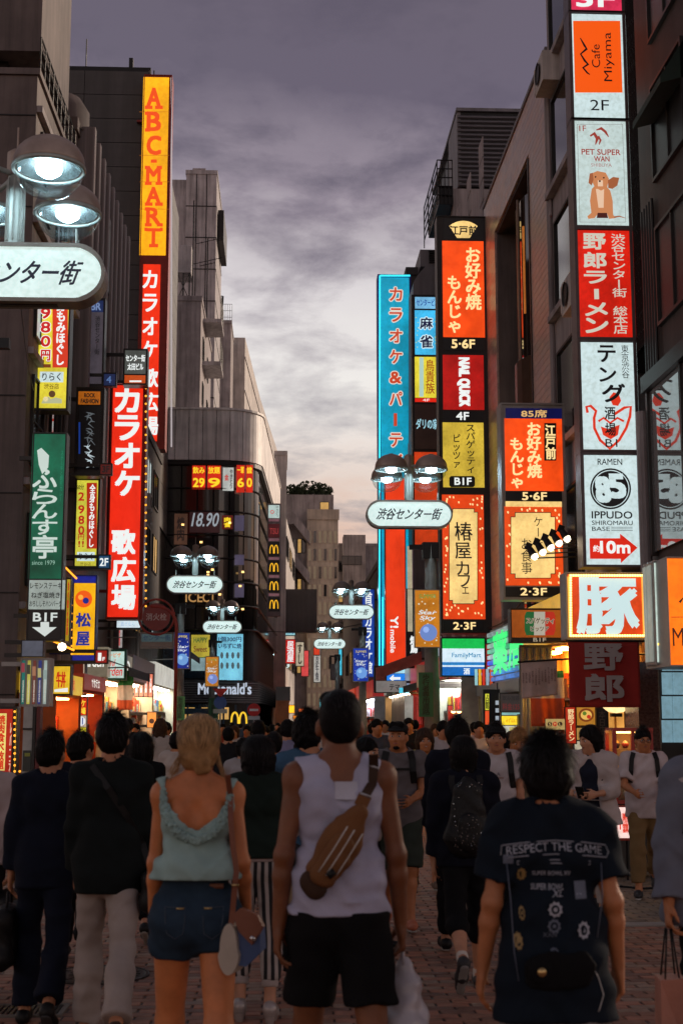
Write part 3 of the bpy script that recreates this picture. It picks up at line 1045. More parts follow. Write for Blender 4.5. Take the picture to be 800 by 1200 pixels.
# ---- right R3: tile-clad building with the tall opening
R3 = thing('building', 'brown tile clad building on the right with a tall dark opening', 'building', (9, 30, 0))
TILE = [M('tile brown', (.50, .375, .325), .32, var=.15, scale=3, bump=.1), M('tile brown dark', (.42, .315, .28), .3, var=.15, scale=3, bump=.1), M('tile brown warm', (.54, .38, .31), .34, var=.15, scale=3, bump=.1)]
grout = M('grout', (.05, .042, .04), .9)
r3z = 15.05
oy0, oy1, oz = 27.75, 32.5, 13.7
mb = MB()
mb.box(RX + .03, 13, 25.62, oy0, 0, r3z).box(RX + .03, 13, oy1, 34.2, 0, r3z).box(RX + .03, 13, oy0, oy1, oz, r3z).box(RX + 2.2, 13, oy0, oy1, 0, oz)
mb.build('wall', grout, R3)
tt = []
tw, th_ = .62, .155
nz_ = int(r3z / th_)
for j in range(25, nz_):
 z = j * th_
 for (a, b, zl) in ((25.62, oy0, 99), (oy1, 34.2, 99), (oy0, oy1, oz)):
  if zl < 90 and z < oz:
   continue
  y = a - (tw / 2 if j % 2 else 0)
  while y < b:
   y0_, y1_ = max(y, a), min(y + tw, b)
   if y1_ - y0_ > .05:
    tt.append((y0_, y1_, z))
   y += tw
tt.sort(key=lambda q: q[0])
mb = MB()
tl = MB().box(-.02, .03, .006, .994, .004, th_ - .006).mesh('tile')
tl.materials.append(TILE[0])
for k, (a, b, z) in enumerate(tt):
 if k < 300:
  inst('tile', tl, R3, (RX, a, z), scale=(1, b - a, 1), mat=TILE[rnd.randrange(3)])
 else:
  mb.mi = rnd.randrange(3)
  mb.box(RX - .02, RX + .03, a + .006, b - .006, z + .004, z + th_ - .002)
tag(mb.build('tile_field', TILE, R3), kind='stuff')
bx('roof_edge', PANEL_D, R3, RX - .05, RX + .3, 25.6, 34.25, r3z + .005, r3z + .1)
bx('opening_lining', BROWN, R3, RX + .031, RX + 2.19, oy1 - .12, oy1 - .002, 0, oz)
bx('opening_post', BLACKM, R3, RX - .04, RX + .2, oy0 + .002, oy0 + .1, 3.5, oz)
# curved bay inside the opening, brown drums and glass
bay = MB()
BRZ = M('bronze drum', (.12, .07, .045), .35, .5)
bc = (RX + 1.58, 29.5)
def drum(z0, z1, m, name, r=1.55):
 pts = [(bc[0] + r * math.cos(a), bc[1] + r * 1.0 * math.sin(a), z0) for a in [PI * .55 + PI * .95 * k / 16 for k in range(17)]]
 return MB().prism(pts, (0, 0, z1 - z0)).build(name, m, R3, smooth=False)
drum(3.6, 5.6, gl_dark('bay glass', (.03, .02, .015), .05), 'bay_glass')
drum(5.6, 6.2, BRZ, 'bay_drum', 1.62)
drum(6.2, 8.0, gl_dark('bay glass'), 'bay_glass')
drum(8.0, 9.6, BRZ, 'bay_drum', 1.66)
drum(9.6, 13.4, gl_dark('bay glass'), 'bay_glass', 1.5)
for k in range(6):
 a = PI * .62 + k * .42
 MB().tube([(bc[0] + 1.56 * math.cos(a), bc[1] + 1.56 * math.sin(a), 9.6), (bc[0] + 1.56 * math.cos(a), bc[1] + 1.56 * math.sin(a), 13.4)], .035, 6).build('bay_mullion', BRZ, R3)
MB().tube([(bc[0] + 1.72 * math.cos(a), bc[1] + 1.72 * math.sin(a), 7.6) for a in [PI * .75 + PI * .5 * k / 10 for k in range(11)]], .11, 8).build('neon_tube', E('neon cream', (255, 214, 120), 1.6, 0), R3)
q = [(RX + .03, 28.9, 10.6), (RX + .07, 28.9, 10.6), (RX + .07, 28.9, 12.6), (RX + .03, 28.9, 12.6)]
MB().prism(q, (0, .06, 0)).build('reflection_strip', E('amber reflection', (206, 120, 50), .6, .2), R3)  # amber reflection on the bay glass, put in as a glowing strip
# ---- right R2: pinkish concrete with windows, behind the white sign stack
R2 = building('narrow pinkish concrete building behind the tall stack of signs', RX, 13, 20.9, 25.6, 22, CONC_P)
for z in (4.2, 6.9, 9.5, 12.0, 14.6):
 window(R2, RX - .001, 24.3, z, 1.7, 1.75, -PI / 2, FM_D, GD, 1, 1)
 window(R2, RX - .001, 22.4, z, 1.2, 1.75, -PI / 2, FM_D, GD, 1, 1)
 bx('sill', CONC_P, R2, RX - .14, RX, 21.2, 25.5, z - .16, z - .04)
MB().tube([(RX - .15, 21.3, 3.4), (RX - .15, 21.3, 16)], .07, 8).build('drain_pipe', CONC_P, R2)
# ---- right R1: dark building nearest on the right
R1 = building('dark building at the right edge with ribbed panels and a glass window', RX + .25, 13, 14, 20.0, 26, M('near dark brick', (.05, .035, .03), .7, streak=.3), roof=False)
rib = MB().box(-.017, .017, -.1, .02, 0, 1).mesh('rib')
rib.materials.append(M('ribbed metal', (.35, .33, .33), .25, .85, var=.1))
rz0 = zat(424, 20.2, 755)
bx('rib_panel', BLACKM, R1, xat(741, 20.75), xat(775, 20.75), 20.72, 20.88, rz0, 16)
for k in range(9):
 inst('rib', rib, R1, (xat(748.5 + k * 2.6, 20.7), 20.7, rz0 + .1 + k * .04), scale=(1, 1, 9))
MIR = M('window mirror glass', (.05, .05, .05), .04, var=0, bump=0, spec=1)
MIR.node_tree.nodes['Principled BSDF'].inputs['Metallic'].default_value = .6
MIR.node_tree.nodes['Principled BSDF'].inputs['Base Color'].default_value = (.3, .3, .3, 1)
for l_ in list(MIR.node_tree.links):
 if l_.to_socket.name == 'Base Color':
  MIR.node_tree.links.remove(l_)
bx('reflecting_window', MIR, R1, RX + .19, RX + .25, 16.4, 19.7, 4.15, 6.55)
bx('window_head', BLACKM, R1, RX + .1, RX + .25, 16.2, 19.8, 6.56, 6.8)
for yy in (16.4, 18.0, 19.7):
 bx('window_post', FM_D, R1, RX + .15, RX + .25, yy - .04, yy + .04, 4.1, 6.55)
MB().tube([(RX + .12, 19.88, 3.6), (RX + .12, 19.88, 6.3)], .085, 10).tube([(RX + .12, 19.88, 3.6), (RX - .1, 19.5, 3.55), (RX - .12, 19.2, 3.6)], .085, 10).build('drain_pipe', CONC_P, R1)
for k in range(5):
 MB().tube([(RX + .2, 19.2 + k * .14, 6.8), (RX + .2, 19.2 + k * .14, 9.4)], .025, 6).build('pipe', BLACKM, R1)
for z in (7.4, 9.6, 11.8):
 window(R1, RX + .249, 18.3, z, 1.6, 1.5, -PI / 2, FM_D, M('matt dark pane', (.012, .012, .013), .45), 2, 1)
mb = MB().prism([(RX + .25, 17.5, 11.05), (RX - .1, 17.5, 10.5), (RX - .1, 17.5, 10.4), (RX + .25, 17.5, 10.5)], (0, 1.5, 0))
mb.build('awning', M('awning dark green', (.015, .035, .025), .7), R1)
for k in range(7):
 bx('brick_band', M('band brick', (.09, .05, .04), .8), R1, RX + .22, RX + .25, 14.2, 17.2, 7 + k * 1.4, 7.9 + k * 1.4)
# ---- right R5: block beyond the tile building, and the louvred tower
R5 = building('brown concrete block behind the tall orange cafe sign', RX + .02, 13, 34.3, 45.6, 14.4, BROWN)
bx('rear_block', CONC_P, R5, RX + .05, 13, 41, 45.5, 14.4, zat(226, 41.5))
for k in range(4):
 for z in (4.6, 7.4, 10.2, 13):
  window(R5, RX + .019, 35.6 + k * 2.6, z, 1.5, 1.5, -PI / 2, FM_D, GD if (k + int(z)) % 4 else WARM, 2, 2)
mb = MB()
for k in range(14):
 for zz_ in range(22):
  mb.box(RX - .005, RX + .02, 34.35 + k * .8, 35.1 + k * .8, 4 + zz_ * .6, 4.55 + zz_ * .6) if (k % 3 == 0) else None
tag(mb.build('stone_facing', CONC_P, R5), kind='stuff')
railing(R5, xat(519, 40.9), xat(538, 40.9), 40.9, 40.9, zat(252, 42), 1.45, 4, 5, BLACKM)
railing(R5, xat(519, 41), xat(519, 41), 41, 45, zat(252, 42), 1.45, 3, 5, BLACKM)
bx('roof_box', BLACKM, R5, xat(521, 40.9), xat(538, 40.9), 40.95, 44, zat(252, 42), zat(231, 42))
R4 = thing('building', 'dark louvred plant tower above the roofs on the right', 'building', (9, 52, 0))
r4x, r4z0, r4z1 = xat(546, 46), zat(215, 46), zat(127, 46)
bx('wall', DARKB, R4, r4x, 13, 46.2, 54, 0, r4z0)
bx('core', BLACKM, R4, r4x + .1, 13, 46.1, 54, r4z0, r4z1)
lv = MB().prism([(0, 0, 0), (0, -.09, .03), (0, -.09, .05), (0, .02, .16)], (1, 0, 0)).mesh('louvre')
lv.materials.append(PANEL_D)
nl = int((r4z1 - r4z0) / .17)
for k in range(nl):
 inst('louvre', lv, R4, (r4x, 46.1, r4z0 + k * .17), scale=(13 - r4x, 1, 1))
bx('side_wall', PANEL_D, R4, r4x - .03, r4x + .1, 46.1, 48.6, r4z0, r4z1)
bx('cap', PANEL_D, R4, r4x - .06, 13, 46.0, 54, r4z1 + .002, r4z1 + .12)
bx('lower_block', CONC_P, R4, xat(541, 45.8), 13, 45.65, 46.1, 10, r4z0 - .9)
# ---- right R6 R7
R6 = thing('building', 'dark grey building with a stepped sloping roof beside the blue sign', 'building', (8, 55, 0))
Y6 = 50
p6 = [(484, 345), (484, 331), (490, 321), (499, 311), (521, 309), (521, 900), (484, 900)]
q = [at(x, y, Y6) for x, y in p6]
q = [(v_.x, Y6, max(v_.z, 0)) for v_ in q]
MB().prism(q, (0, 12, 0)).build('wall', PANEL_D, R6)
bx('roof_house', PANEL_D, R6, xat(497, 52), xat(530, 52), 52, 58, zat(311, 52), zat(291, 52))
for k in range(7):
 bx('louvre', BLACKM, R6, xat(508, 51.9), xat(519, 51.9), 51.9, 51.99, zat(307 - k * 2.2, 52), zat(306 - k * 2.2, 52))
R7 = building('dark narrow building carrying the blue neon karaoke sign', 4.95, 12, 53, 63.5, zat(348, 56), DARKB)
# air conditioners, pipes and meter boxes on the facades
acm = MB().box(-.4, .4, -.32, 0, 0, .6).box(-.4, -.34, -.34, -.32, .05, .55).mesh('case')
acm.materials.append(CONC_W)
acf = MB().lathe((0, 0, 0), [(0, .0), (.2, .0), (.22, .02)], 14).mesh('fan')
acf.materials.append(BLACKM)
for X_, y_, z_, rz_, l_ in ((LX, 28.9, 9.0, PI / 2, 'air conditioner unit on the brown left facade under a window'), (LX, 31.4, 11.2, PI / 2, 'highest air conditioner unit on the brown left facade'), (LX, 44.6, 6.7, PI / 2, 'air conditioner on the low dark shop building, nearest one'), (LX, 50.2, 9.4, PI / 2, 'air conditioner on the low dark shop building, farther one'),
      (-5.0, 85.6, 20.2, PI / 2, 'air conditioner beside the balcony slab of the pinkish block'), (RX, 22.9, 8.8, -PI / 2, 'air conditioner on the narrow concrete building behind the sign stack'), (RX, 24.9, 13.9, -PI / 2, 'higher air conditioner on the narrow concrete building'), (RX, 38.2, 9.3, -PI / 2, 'air conditioner on the block behind the orange column'), (.2, 112, 11, PI / 2, 'air conditioner on the far beige wall')):
 t = thing('air_conditioner', l_, 'air conditioner', (X_, y_, z_))
 o = inst('case', acm, t, (X_, y_, z_), rz_)
 f_ = inst('fan', acf, t, (X_ + (.34 if rz_ > 0 else -.34), y_, z_ + .3), 0)
 f_.rotation_euler = (0, PI / 2 if rz_ > 0 else -PI / 2, 0)
 MB().tube([(X_ + (.05 if rz_ > 0 else -.05), y_ + .5, z_ + .3), (X_ + (.05 if rz_ > 0 else -.05), y_ + .5, z_ - 2.4)], .03, 6).build('pipe', CONC_P, t)
for X_, y_, z0_, z1_, b_ in ((LX + .06, 31.9, 3, 15, A), (LX + .06, 41.6, 3, 12, C1), (LX + .06, 49.1, 3, 12, C1), (RX - .06, 34.3, 4, 14, R5), (RX - .06, 25.5, 4, 15, R2)):
 MB().tube([(X_, y_, z0_), (X_, y_, z1_)], .05, 8).build('downpipe', CONC_P, b_)
# ================================================================ the signs over the street
ORG = E('sign orange', (238, 74, 18), 1.15)
ORG2 = E('sign orange red', (232, 62, 14), 1.1)
REDS = E('sign red', (214, 34, 16), 1.1)
WHT = E('sign white', (196, 216, 218), 1.1, .05)
YELS = E('sign yellow', (224, 208, 58), 1.05)
CREAM = E('sign cream', (246, 208, 130), 1.05)
BLK = E('sign black', (14, 12, 13), .5, 0, light=False)
tW, tK, tCR, tRD, tNV = TM((226, 232, 230), 1.1), TM((16, 14, 16)), TM((250, 216, 150), 1.1), TM((206, 40, 24)), TM((22, 30, 90))
# --- left side
s = Sign('tallest yellow and red vertical sign, orange capitals above white katakana', 159, 88, 202, 526, 57.4, .9, 'sign_red', arms=-6.6, edge=1)
s.panel(163.5, 91, 198.5, 299, E('sign amber', (246, 170, 14), 1.15, .16, scale=.5))
for i, ch in enumerate('ABC'):
 s.text(ch, 171.5, 103 + i * 28, 189.5, 126 + i * 28, TM((226, 74, 20), 1.1), .09)
s.poly([(177, 187), (184, 187), (184, 191), (177, 191)], TM((226, 74, 20), 1.1))
for i, ch in enumerate('MART'):
 s.text(ch, 171, 195 + i * 24.2, 189, 215 + i * 24.2, TM((226, 74, 20), 1.1), .09)
oc = TM((226, 74, 20), 1.1)
for (a, b, y_) in ((170, 179, 125), (182, 191, 125), (170, 178, 214), (182.5, 190.5, 214), (170, 179, 238.4), (182, 191, 238.4), (170, 178, 262.6), (184, 191, 262.6), (175, 185.5, 287), (170, 176, 132), (170, 176, 151.5), (170, 176, 195.5), (184, 190, 195.5), (170, 176, 244), (169.5, 173, 268), (187.5, 191, 268)):
 s.poly([(a, y_ - 1), (b, y_ - 1), (b, y_ + 3), (a, y_ + 3)], oc, name='serif')
for y_ in (131, 182, 213, 245):
 s.poly([(163.5, y_), (198.5, y_), (198.5, y_ + .5), (163.5, y_ + .5)], TM((170, 96, 12)), name='seam', lift=.0)
s.panel(163.5, 310, 188.5, 517, E('sign deep orange red', (228, 44, 10), 1.15, .12, scale=.5))
for i, ch in enumerate('カラオケ'):
 s.text(ch, 167, 317 + i * 27.5, 185, 338 + i * 27.5, tW, .06)
for i, ch in enumerate('歌広場'):
 s.text(ch, 167, 432 + i * 28, 186, 454 + i * 28, tW, .06)
s.poly([(200.2, 91), (202, 91), (202, 524), (200.2, 524)], TM((190, 180, 182), .8), name='edge_strip')
s = Sign('large red vertical karaoke sign with little bulbs down its right edge', 124, 450, 173, 726, 37, .5, 'sign_red', arms=LX, edge=1)
s.panel(126, 452, 168, 723, E('sign bright red', (222, 40, 18), 1.2, .1))
for i, ch in enumerate('カラオケ'):
 s.text(ch, 134, 454 + i * 32.5, 164.5, 484 + i * 32.5, tW, .09)
for i, ch in enumerate('歌広場'):
 s.text(ch, 130, 620 + i * 32.5, 160, 650 + i * 32.5, tW, .085)
bm = E('bulb amber', (255, 168, 50), 1.6, 0, light=False)
bulb = MB().lathe((0, 0, 0), [(.0, -.03), (.026, -.015), (.03, .005), (.02, .026), (0, .03)], 8).mesh('bulb', smooth=True)
bulb.materials.append(bm)
for i in range(30):
 p = at(171.5, 456 + i * 9.1, 37)
 inst('bulb', bulb, s.root, (p.x, 36.9, p.z))
s = Sign('small grey and orange building name sign above the red karaoke sign', 144, 409, 173.5, 451, 36.4, .4, 'sign_dark', arms=LX)
s.panel(146, 411, 172, 438, E('sign dull grey', (84, 88, 84), .8))
s.text('センター街', 147.5, 416, 170.5, 424, tW, .05).text('太田ビル', 149.5, 426, 168.5, 434, tW, .05)
s.panel(146, 440, 172, 449, E('sign dull orange', (206, 80, 24), .9))
s.poly([(152, 446), (166, 446), (166, 448), (152, 448)], tW)
s = Sign('green vertical restaurant sign with white brush hiragana over a white and black foot', 31, 507, 79, 751, 26.6, .35, 'sign_dark', arms=LX, edge=1.5)
s.panel(33, 509, 77, 678, E('sign green', (6, 98, 70), .85, .45, scale=1.0))
for i, (ch, y_, h_) in enumerate((('ふ', 548, 25), ('ら', 573, 18), ('ん', 591, 17), ('す', 609, 18), ('亭', 627, 28))):
 s.text(ch, 38, y_, 68, y_ + h_, TM((190, 206, 198), 1.0), .05)
s.poly([(44, 528), (49, 525), (58, 534), (57, 548), (50, 556), (46, 545)], TM((190, 206, 198), 1.0))
s.vtext('ステーキと朝煎カレー', 70, 528, 75, 588, TM((40, 140, 104), .8), .0)
s.text('since 1979', 38, 657, 65, 662, TM((150, 196, 176), .8), .0)
s.panel(33, 680, 77, 714, E('sign dim white', (158, 170, 164), .9))
s.text('レモンステーキ', 36, 683, 73, 690, tK, .02).text('ねぎ塩焼き', 37, 694, 71, 701, tK, .03).text('おろししそハンバーグ', 35, 704, 73, 711, tK, .02)
s.panel(33, 715.5, 77, 749, BLK)
s.text('B1F', 39, 718, 68, 728.5, TM((200, 208, 204)), .08)
s.poly([(48, 729), (58, 729), (58, 735), (67, 735), (53, 746), (38, 735), (48, 735)], TM((200, 208, 204)))
s = Sign('yellow and red massage price sign with white hiragana just below the near street lamp', 40, 340, 84, 481, 28.4, .4, 'sign_dark', arms=LX, edge=1.5)
s.panel(42, 342, 81.5, 478, YELS)
s.poly([(62, 342), (80, 342), (80, 431), (62, 431)], TM((206, 52, 24)))
s.vtext('身もみほぐし', 64.5, 352, 78.5, 429, tW, .07)
for i, ch in enumerate('980円'):
 s.text(ch, 48, 361 + i * 16.4, 60, 374 + i * 16.4, TM((196, 30, 24)), .08, outline=(tW, .05))
s.text('!!', 48.5, 413, 59.5, 425, TM((150, 16, 20)), .08)
s.text(',', 50, 351, 54, 356, TM((196, 30, 24)), .1)
s.poly([(46, 427), (60, 427), (60, 431), (46, 431)], TM((120, 60, 20)))
s.panel(47, 436, 75, 448, WHT, lift=.004)
s.text('りらく', 50, 437.5, 72, 446.5, tK, .03)
s.text('渋谷店', 52, 450, 70, 456, TM((110, 80, 20)), .02)
s.circle(61.5, 462, 4, TM((90, 60, 30)), 12).poly([(49, 473), (52, 466), (58, 465), (60, 468), (66, 466), (73, 468), (73, 473)], TM((178, 180, 140))).circle(54, 468, 3, TM((226, 200, 160)), 10)
s = Sign('unlit grey monitor room sign with a blue header', 92, 350, 124, 452, 33.5, .35, 'sign_dark', arms=LX)
s.panel(94, 366, 121.5, 449.5, E('unlit grey panel', (88, 80, 90), .55, light=False))
s.vtext('モニタールーム', 98, 370, 107, 442, tK, .04).vtext('渋谷センター街', 111, 371, 118, 416, tK, .03)
s.panel(94, 352.5, 121.5, 365.5, E('dim blue', (30, 46, 92), .7, light=False))
s.text('CBR', 99, 355, 119, 364, TM((110, 130, 170)), .07)
s = Sign('tiny blue number 4 plate beside the monitor room sign', 120.5, 437, 137, 453, 33.2, .15, 'sign_dark', arms=LX, edge=1)
s.panel(122, 438.5, 135.5, 451.5, E('dim blue plate', (24, 40, 84), .7, light=False)).text('4', 125, 441, 131, 449, TM((80, 110, 160)), .04)
s = Sign('black vertical clothing shop sign with a small orange header and jagged white script', 87, 454, 123, 558, 31.6, .35, 'sign_dark', arms=LX)
s.panel(92, 459, 118, 474, E('dull amber', (178, 96, 20), .8))
s.text('ROCK', 99, 461, 112, 466, tK, .08).text('FASHION', 95, 467.5, 116, 473, tK, .08)
s.panel(91, 476, 119, 555, BLK)
rr2 = random.Random(5)
for k in range(15):
 y_ = 482 + k * 4.6
 c = TM((176, 190, 196)) if k > 8 else TM((86, 92, 96))
 cx = 106 + rr2.uniform(-2, 2)
 s.stroke([(cx - rr2.uniform(3, 6), y_ + rr2.uniform(-2, 2)), (cx, y_ + rr2.uniform(-3, 3)), (cx + rr2.uniform(2, 6), y_ + rr2.uniform(-2, 4))], [.4, 1.8, .5], c)
 if k % 2:
  s.stroke([(cx, y_ - 3), (cx + rr2.uniform(-3, 3), y_ + 1), (cx + rr2.uniform(-4, 4), y_ + 6)], [.3, 1.6, .4], c)
s.poly([(92.5, 495), (94.5, 495), (94.5, 532), (92.5, 532)], TM((20, 50, 120)), name='neon_strip')
s = Sign('small dark red floor plate hanging under the black clothing sign', 116.5, 543, 132, 557, 31.3, .12, 'sign_dark', arms=LX, edge=1)
s.panel(118, 544.5, 130.5, 555.5, E('dim red', (92, 22, 18), .7, light=False)).text('3F', 120, 546, 129, 554, tK, .08)
s = Sign('narrow yellow massage price sign left of the large red karaoke sign', 86, 560, 118, 667, 32.4, .35, 'sign_dark', arms=LX, edge=1.2)
s.panel(88, 563, 115.5, 664.5, E('sign lime', (206, 200, 66), 1.0))
s.poly([(102, 566), (114, 566), (114, 643), (102, 643)], TM((172, 40, 20)))
s.vtext('全身もみほぐし', 103.5, 568, 112.5, 642, tW, .05)
for i, ch in enumerate('2980'):
 s.text(ch, 92, 577 + i * 12.2 + (3 if i else 0), 99.5, 587 + i * 12.2 + (3 if i else 0), TM((180, 30, 24)), .07)
s.text('60分', 90, 568, 99, 574, tK, .03).text('円', 92, 626, 99, 633, TM((180, 30, 24)), .03).text('!!', 92, 634, 99, 641, TM((170, 24, 20)), .06)
s.panel(90.5, 647, 111.5, 657.5, WHT, lift=.004).text('りらく', 93, 648.5, 109, 656, tK, .03)
s.text('渋谷店', 94, 659, 107, 663, TM((100, 70, 20)), 0)
s = Sign('blue 2F plate beside the narrow yellow massage sign', 114.5, 650, 130, 667, 32.1, .15, 'sign_dark', arms=LX, edge=1)
s.panel(116, 651.5, 128.5, 665.5, E('plate blue', (28, 70, 106), .9)).text('2F', 117, 654, 127.5, 663.5, tW, .06)
s = Sign('yellow beef bowl shop sign with blue kanji and an orange disc', 83, 674, 114.5, 777, 30.8, .35, 'sign_blue', arms=LX, edge=1)
s.panel(85, 683.5, 112.5, 767.5, E('sign golden', (244, 178, 20), 1.05))
s.panel(85, 675.5, 112.5, 683, E('sign blue', (24, 34, 140), .9)).panel(85, 768, 112.5, 775.5, E('sign blue', (24, 34, 140), .9))
s.circle(98.5, 702, 10, TM((232, 90, 20))).circle(101, 704, 3.6, TM((24, 40, 130)), lift=.004).circle(95, 700, 3, TM((250, 170, 60)), lift=.004)
s.text('松', 89, 718, 107.5, 735, TM((26, 44, 140)), .08).text('屋', 89, 740, 106, 757, TM((26, 44, 140)), .08)
s = Sign('red 1F plate at the foot of the yellow beef bowl shop sign', 111, 761, 127, 778, 30.5, .15, 'sign_dark', arms=LX, edge=1)
s.panel(112.5, 762.5, 125.5, 776.5, E('plate red', (150, 30, 24), .9)).text('1', 115, 765, 119.5, 774.5, tW, .12).text('F', 120.5, 770, 123.5, 774.5, tW, .08)
s = Sign('blank backs of purple grey box signs behind the near street lamp', 98, 250, 127, 336, 36, .8, 'sign_grey', arms=LX)
s.panel(100, 252, 124, 334, E('blank purple grey', (66, 56, 62), .45, light=False))
s.poly([(124.6, 252), (126.2, 252), (126.2, 334), (124.6, 334)], TM((196, 190, 192)), name='edge_strip')
s = Sign('white and green restaurant sign with red handwriting over the awnings on the left', 110, 761, 148.5, 797, 35.5, .3, 'sign_green', arms=LX, edge=1.4)
s.panel(112.5, 763.5, 146, 794.5, E('sign mint', (186, 214, 206), 1.0))
s.text('ミーピザ', 124, 765, 142, 770.5, TM((220, 120, 40)), .02).text('Miami', 116, 772, 136, 781, TM((206, 40, 40)), .03, shear=.3).text('Garden', 118, 781, 144, 792, TM((206, 40, 40)), .03, shear=.3)
s = Sign('small blank white lightbox under the large red karaoke sign', 136, 726, 165.5, 737.5, 38, .3, 'sign_dark', arms=LX, edge=1)
s.panel(137, 727, 164.5, 735.5, E('lightbox white', (205, 222, 232), 1.2)).text('歌うなら', 142, 729, 158, 734, TM((150, 170, 200)), .0)
# --- right side, the tall stack beside the tile building
Y = 20.4
rn = thing('sign_stack', 'tall steel framed stack of five white and red sign boxes on the right', 'sign', (xat(714, Y), Y, zat(662, Y, 714)))
SX0, SX1 = at(684, 662, Y).x - .02, at(751.5, 662, Y).x + .02
class Stack(Sign):
 def __init__(s, root, Y):
  s.Y = Y
  s.root = root
  s.cur = root
  s.ly = Y - .008
  s.lf = .0085
st = Stack(rn, Y)
stf = M('sign_stack_frame', (.16, .13, .13), .4, .4)
zs = [(-30, 13), (16, 139), (141, 265), (269, 396), (400, 528), (532, 663)]
xl = lambda y_: 674.5 + (y_ - 10) / 650 * 13.5
xr = lambda y_: 734.5 + (y_ - 10) / 650 * 16.5
for i, (a, b) in enumerate(zs):
 p0, p1 = st.P(xl(b) + .0, b + 1.5), st.P(xr(a), a - 1.5)
 p2, p3 = at(xl(a), a - 1.5, Y), at(xr(b), b, Y)
 MB().box(SX0, SX1, Y, Y + .35, p0.z, p1.z).build('housing', stf, rn)
 mb = MB()
 mb.box(SX0, SX0 + .05, Y - .03, Y - .001, p0.z, p1.z).box(SX1 - .05, SX1, Y - .03, Y - .001, p0.z, p1.z)
 mb.box(SX0 + .05, SX1 - .05, Y - .03, Y - .001, p1.z - .035, p1.z).box(SX0 + .05, SX1 - .05, Y - .03, Y - .001, p0.z, p0.z + .03)
 mb.build('rim', stf, rn)
def sx(f, y_):
 """pixel column at fraction f of the stack's face at row y_"""
 a = EYE + ray(0, 0)
 za = zat(y_, Y, 712)
 c0, c1 = SX0 + .05, SX1 - .05
 X = c0 + (c1 - c0) * f
 # invert: find px for world X at this row
 lo, hi = 600., 800.
 for _ in range(24):
  mid = (lo + hi) / 2
  if at(mid, y_, Y).x < X:
   lo = mid
  else:
   hi = mid
 return lo
def stbox(y0_, y1_, m):
 return st.panel(sx(0, y1_), y0_, sx(1, y1_), y1_, m)
def stt(t, fx0, y0_, fx1, y1_, m, bold=.04, **kw):
 ym = (y0_ + y1_) / 2
 return st.text(t, sx(fx0, ym), y0_, sx(fx1, ym), y1_, m, bold, **kw)
def stp(pts, m, **kw):
 return st.poly([(sx(f, y_), y_) for f, y_ in pts], m, **kw)
stbox(-28, 12, E('sign pink', (214, 48, 84), 1.0))
stt('3F', .1, -10, .86, 9, tW, .1)
stbox(18, 137.5, WHT)
stp([(.03, 25), (.96, 25), (.96, 109), (.03, 109)], TM((232, 84, 16), 1.1), name='orange_field', lift=.0)
stt('Cafe', .38, 53, .53, 80, tK, .0, rot=90)
stt('Miyama', .62, 39, .80, 96, tK, .0, rot=90)
st.stroke([(sx(.16, 45), 45), (sx(.24, 54), 54), (sx(.28, 58), 58), (sx(.16, 64), 64), (sx(.24, 72), 72), (sx(.30, 76), 76), (sx(.2, 80), 80), (sx(.28, 86), 86), (sx(.33, 88), 88)], [1, 2.5, 3, 2, 2.5, 3, 2.5, 2, 1], tK)
stt('2F', .32, 118, .68, 130, tK, .0)
stbox(143, 264, E('sign cool white', (190, 208, 206), 1.05, .05))
for a, b in (((.05, 146), (.94, 146.5)), ((.05, 260.5), (.94, 261))):
 stp([a, (b[0], a[1]), b, (a[0], b[1])], TM((130, 130, 128)), name='rule')
for f in (.05, .935):
 stp([(f, 146.5), (f + .008, 146.5), (f + .008, 260.5), (f, 260.5)], TM((130, 130, 128)), name='rule')
BRN = TM((150, 60, 50))
stt('1F', .09, 148, .22, 154.5, BRN, .02)
st.stroke([(sx(.30, 160), 160), (sx(.38, 157), 157), (sx(.44, 163), 163), (sx(.40, 170), 170)], [2, 4, 4, 1], BRN).stroke([(sx(.42, 153), 153), (sx(.52, 151), 151), (sx(.60, 155), 155), (sx(.66, 161), 161)], [1, 3.5, 3, 1], BRN).stroke([(sx(.46, 160), 160), (sx(.5, 165), 165), (sx(.47, 170), 170)], [2, 2.5, 1], BRN)
stt('PET SUPER', .12, 176, .88, 182, BRN, .05)
stt('WAN', .36, 184, .66, 190, BRN, .05)
stt('SHIBUYA', .3, 192.5, .7, 196, TM((160, 110, 105)), .0)
F1, F2, F3 = TM((196, 128, 84)), TM((158, 92, 58)), TM((226, 190, 160))
# a sitting puppy with one ear up
stp([(.30, 222), (.40, 216), (.55, 216), (.66, 224), (.70, 236), (.70, 252), (.74, 256), (.62, 257), (.58, 250), (.42, 250), (.34, 256), (.22, 257), (.20, 254), (.28, 250), (.26, 236)], F1)
stp([(.40, 250), (.58, 250), (.60, 256), (.38, 256)], TM((70, 30, 26)), lift=.004)
stp([(.38, 222), (.54, 222), (.52, 244), (.42, 244)], F3, lift=.004)
stp([(.30, 204), (.42, 201), (.58, 203), (.64, 210), (.60, 220), (.48, 224), (.36, 220), (.30, 212)], F1, lift=.005)
stp([(.27, 204), (.33, 203), (.34, 211), (.30, 218), (.24, 215)], F2, lift=.006)
stp([(.62, 212), (.72, 208), (.84, 209), (.80, 218), (.70, 222), (.62, 221)], F2, lift=.006)
stp([(.42, 212), (.52, 212), (.52, 219), (.42, 219)], F3, lift=.007)
st.circle(sx(.38, 208), 208, 1, tK, 8, lift=.008).circle(sx(.54, 209), 209, 1, tK, 8, lift=.008).circle(sx(.46, 213), 213, 1.2, tK, 8, lift=.009)
st.stroke([(sx(.72, 255), 255), (sx(.82, 254), 254), (sx(.94, 256), 256)], [2, 1.4, .4], F2)
stbox(271, 394.5, E('sign ramen red', (206, 30, 14), 1.05))
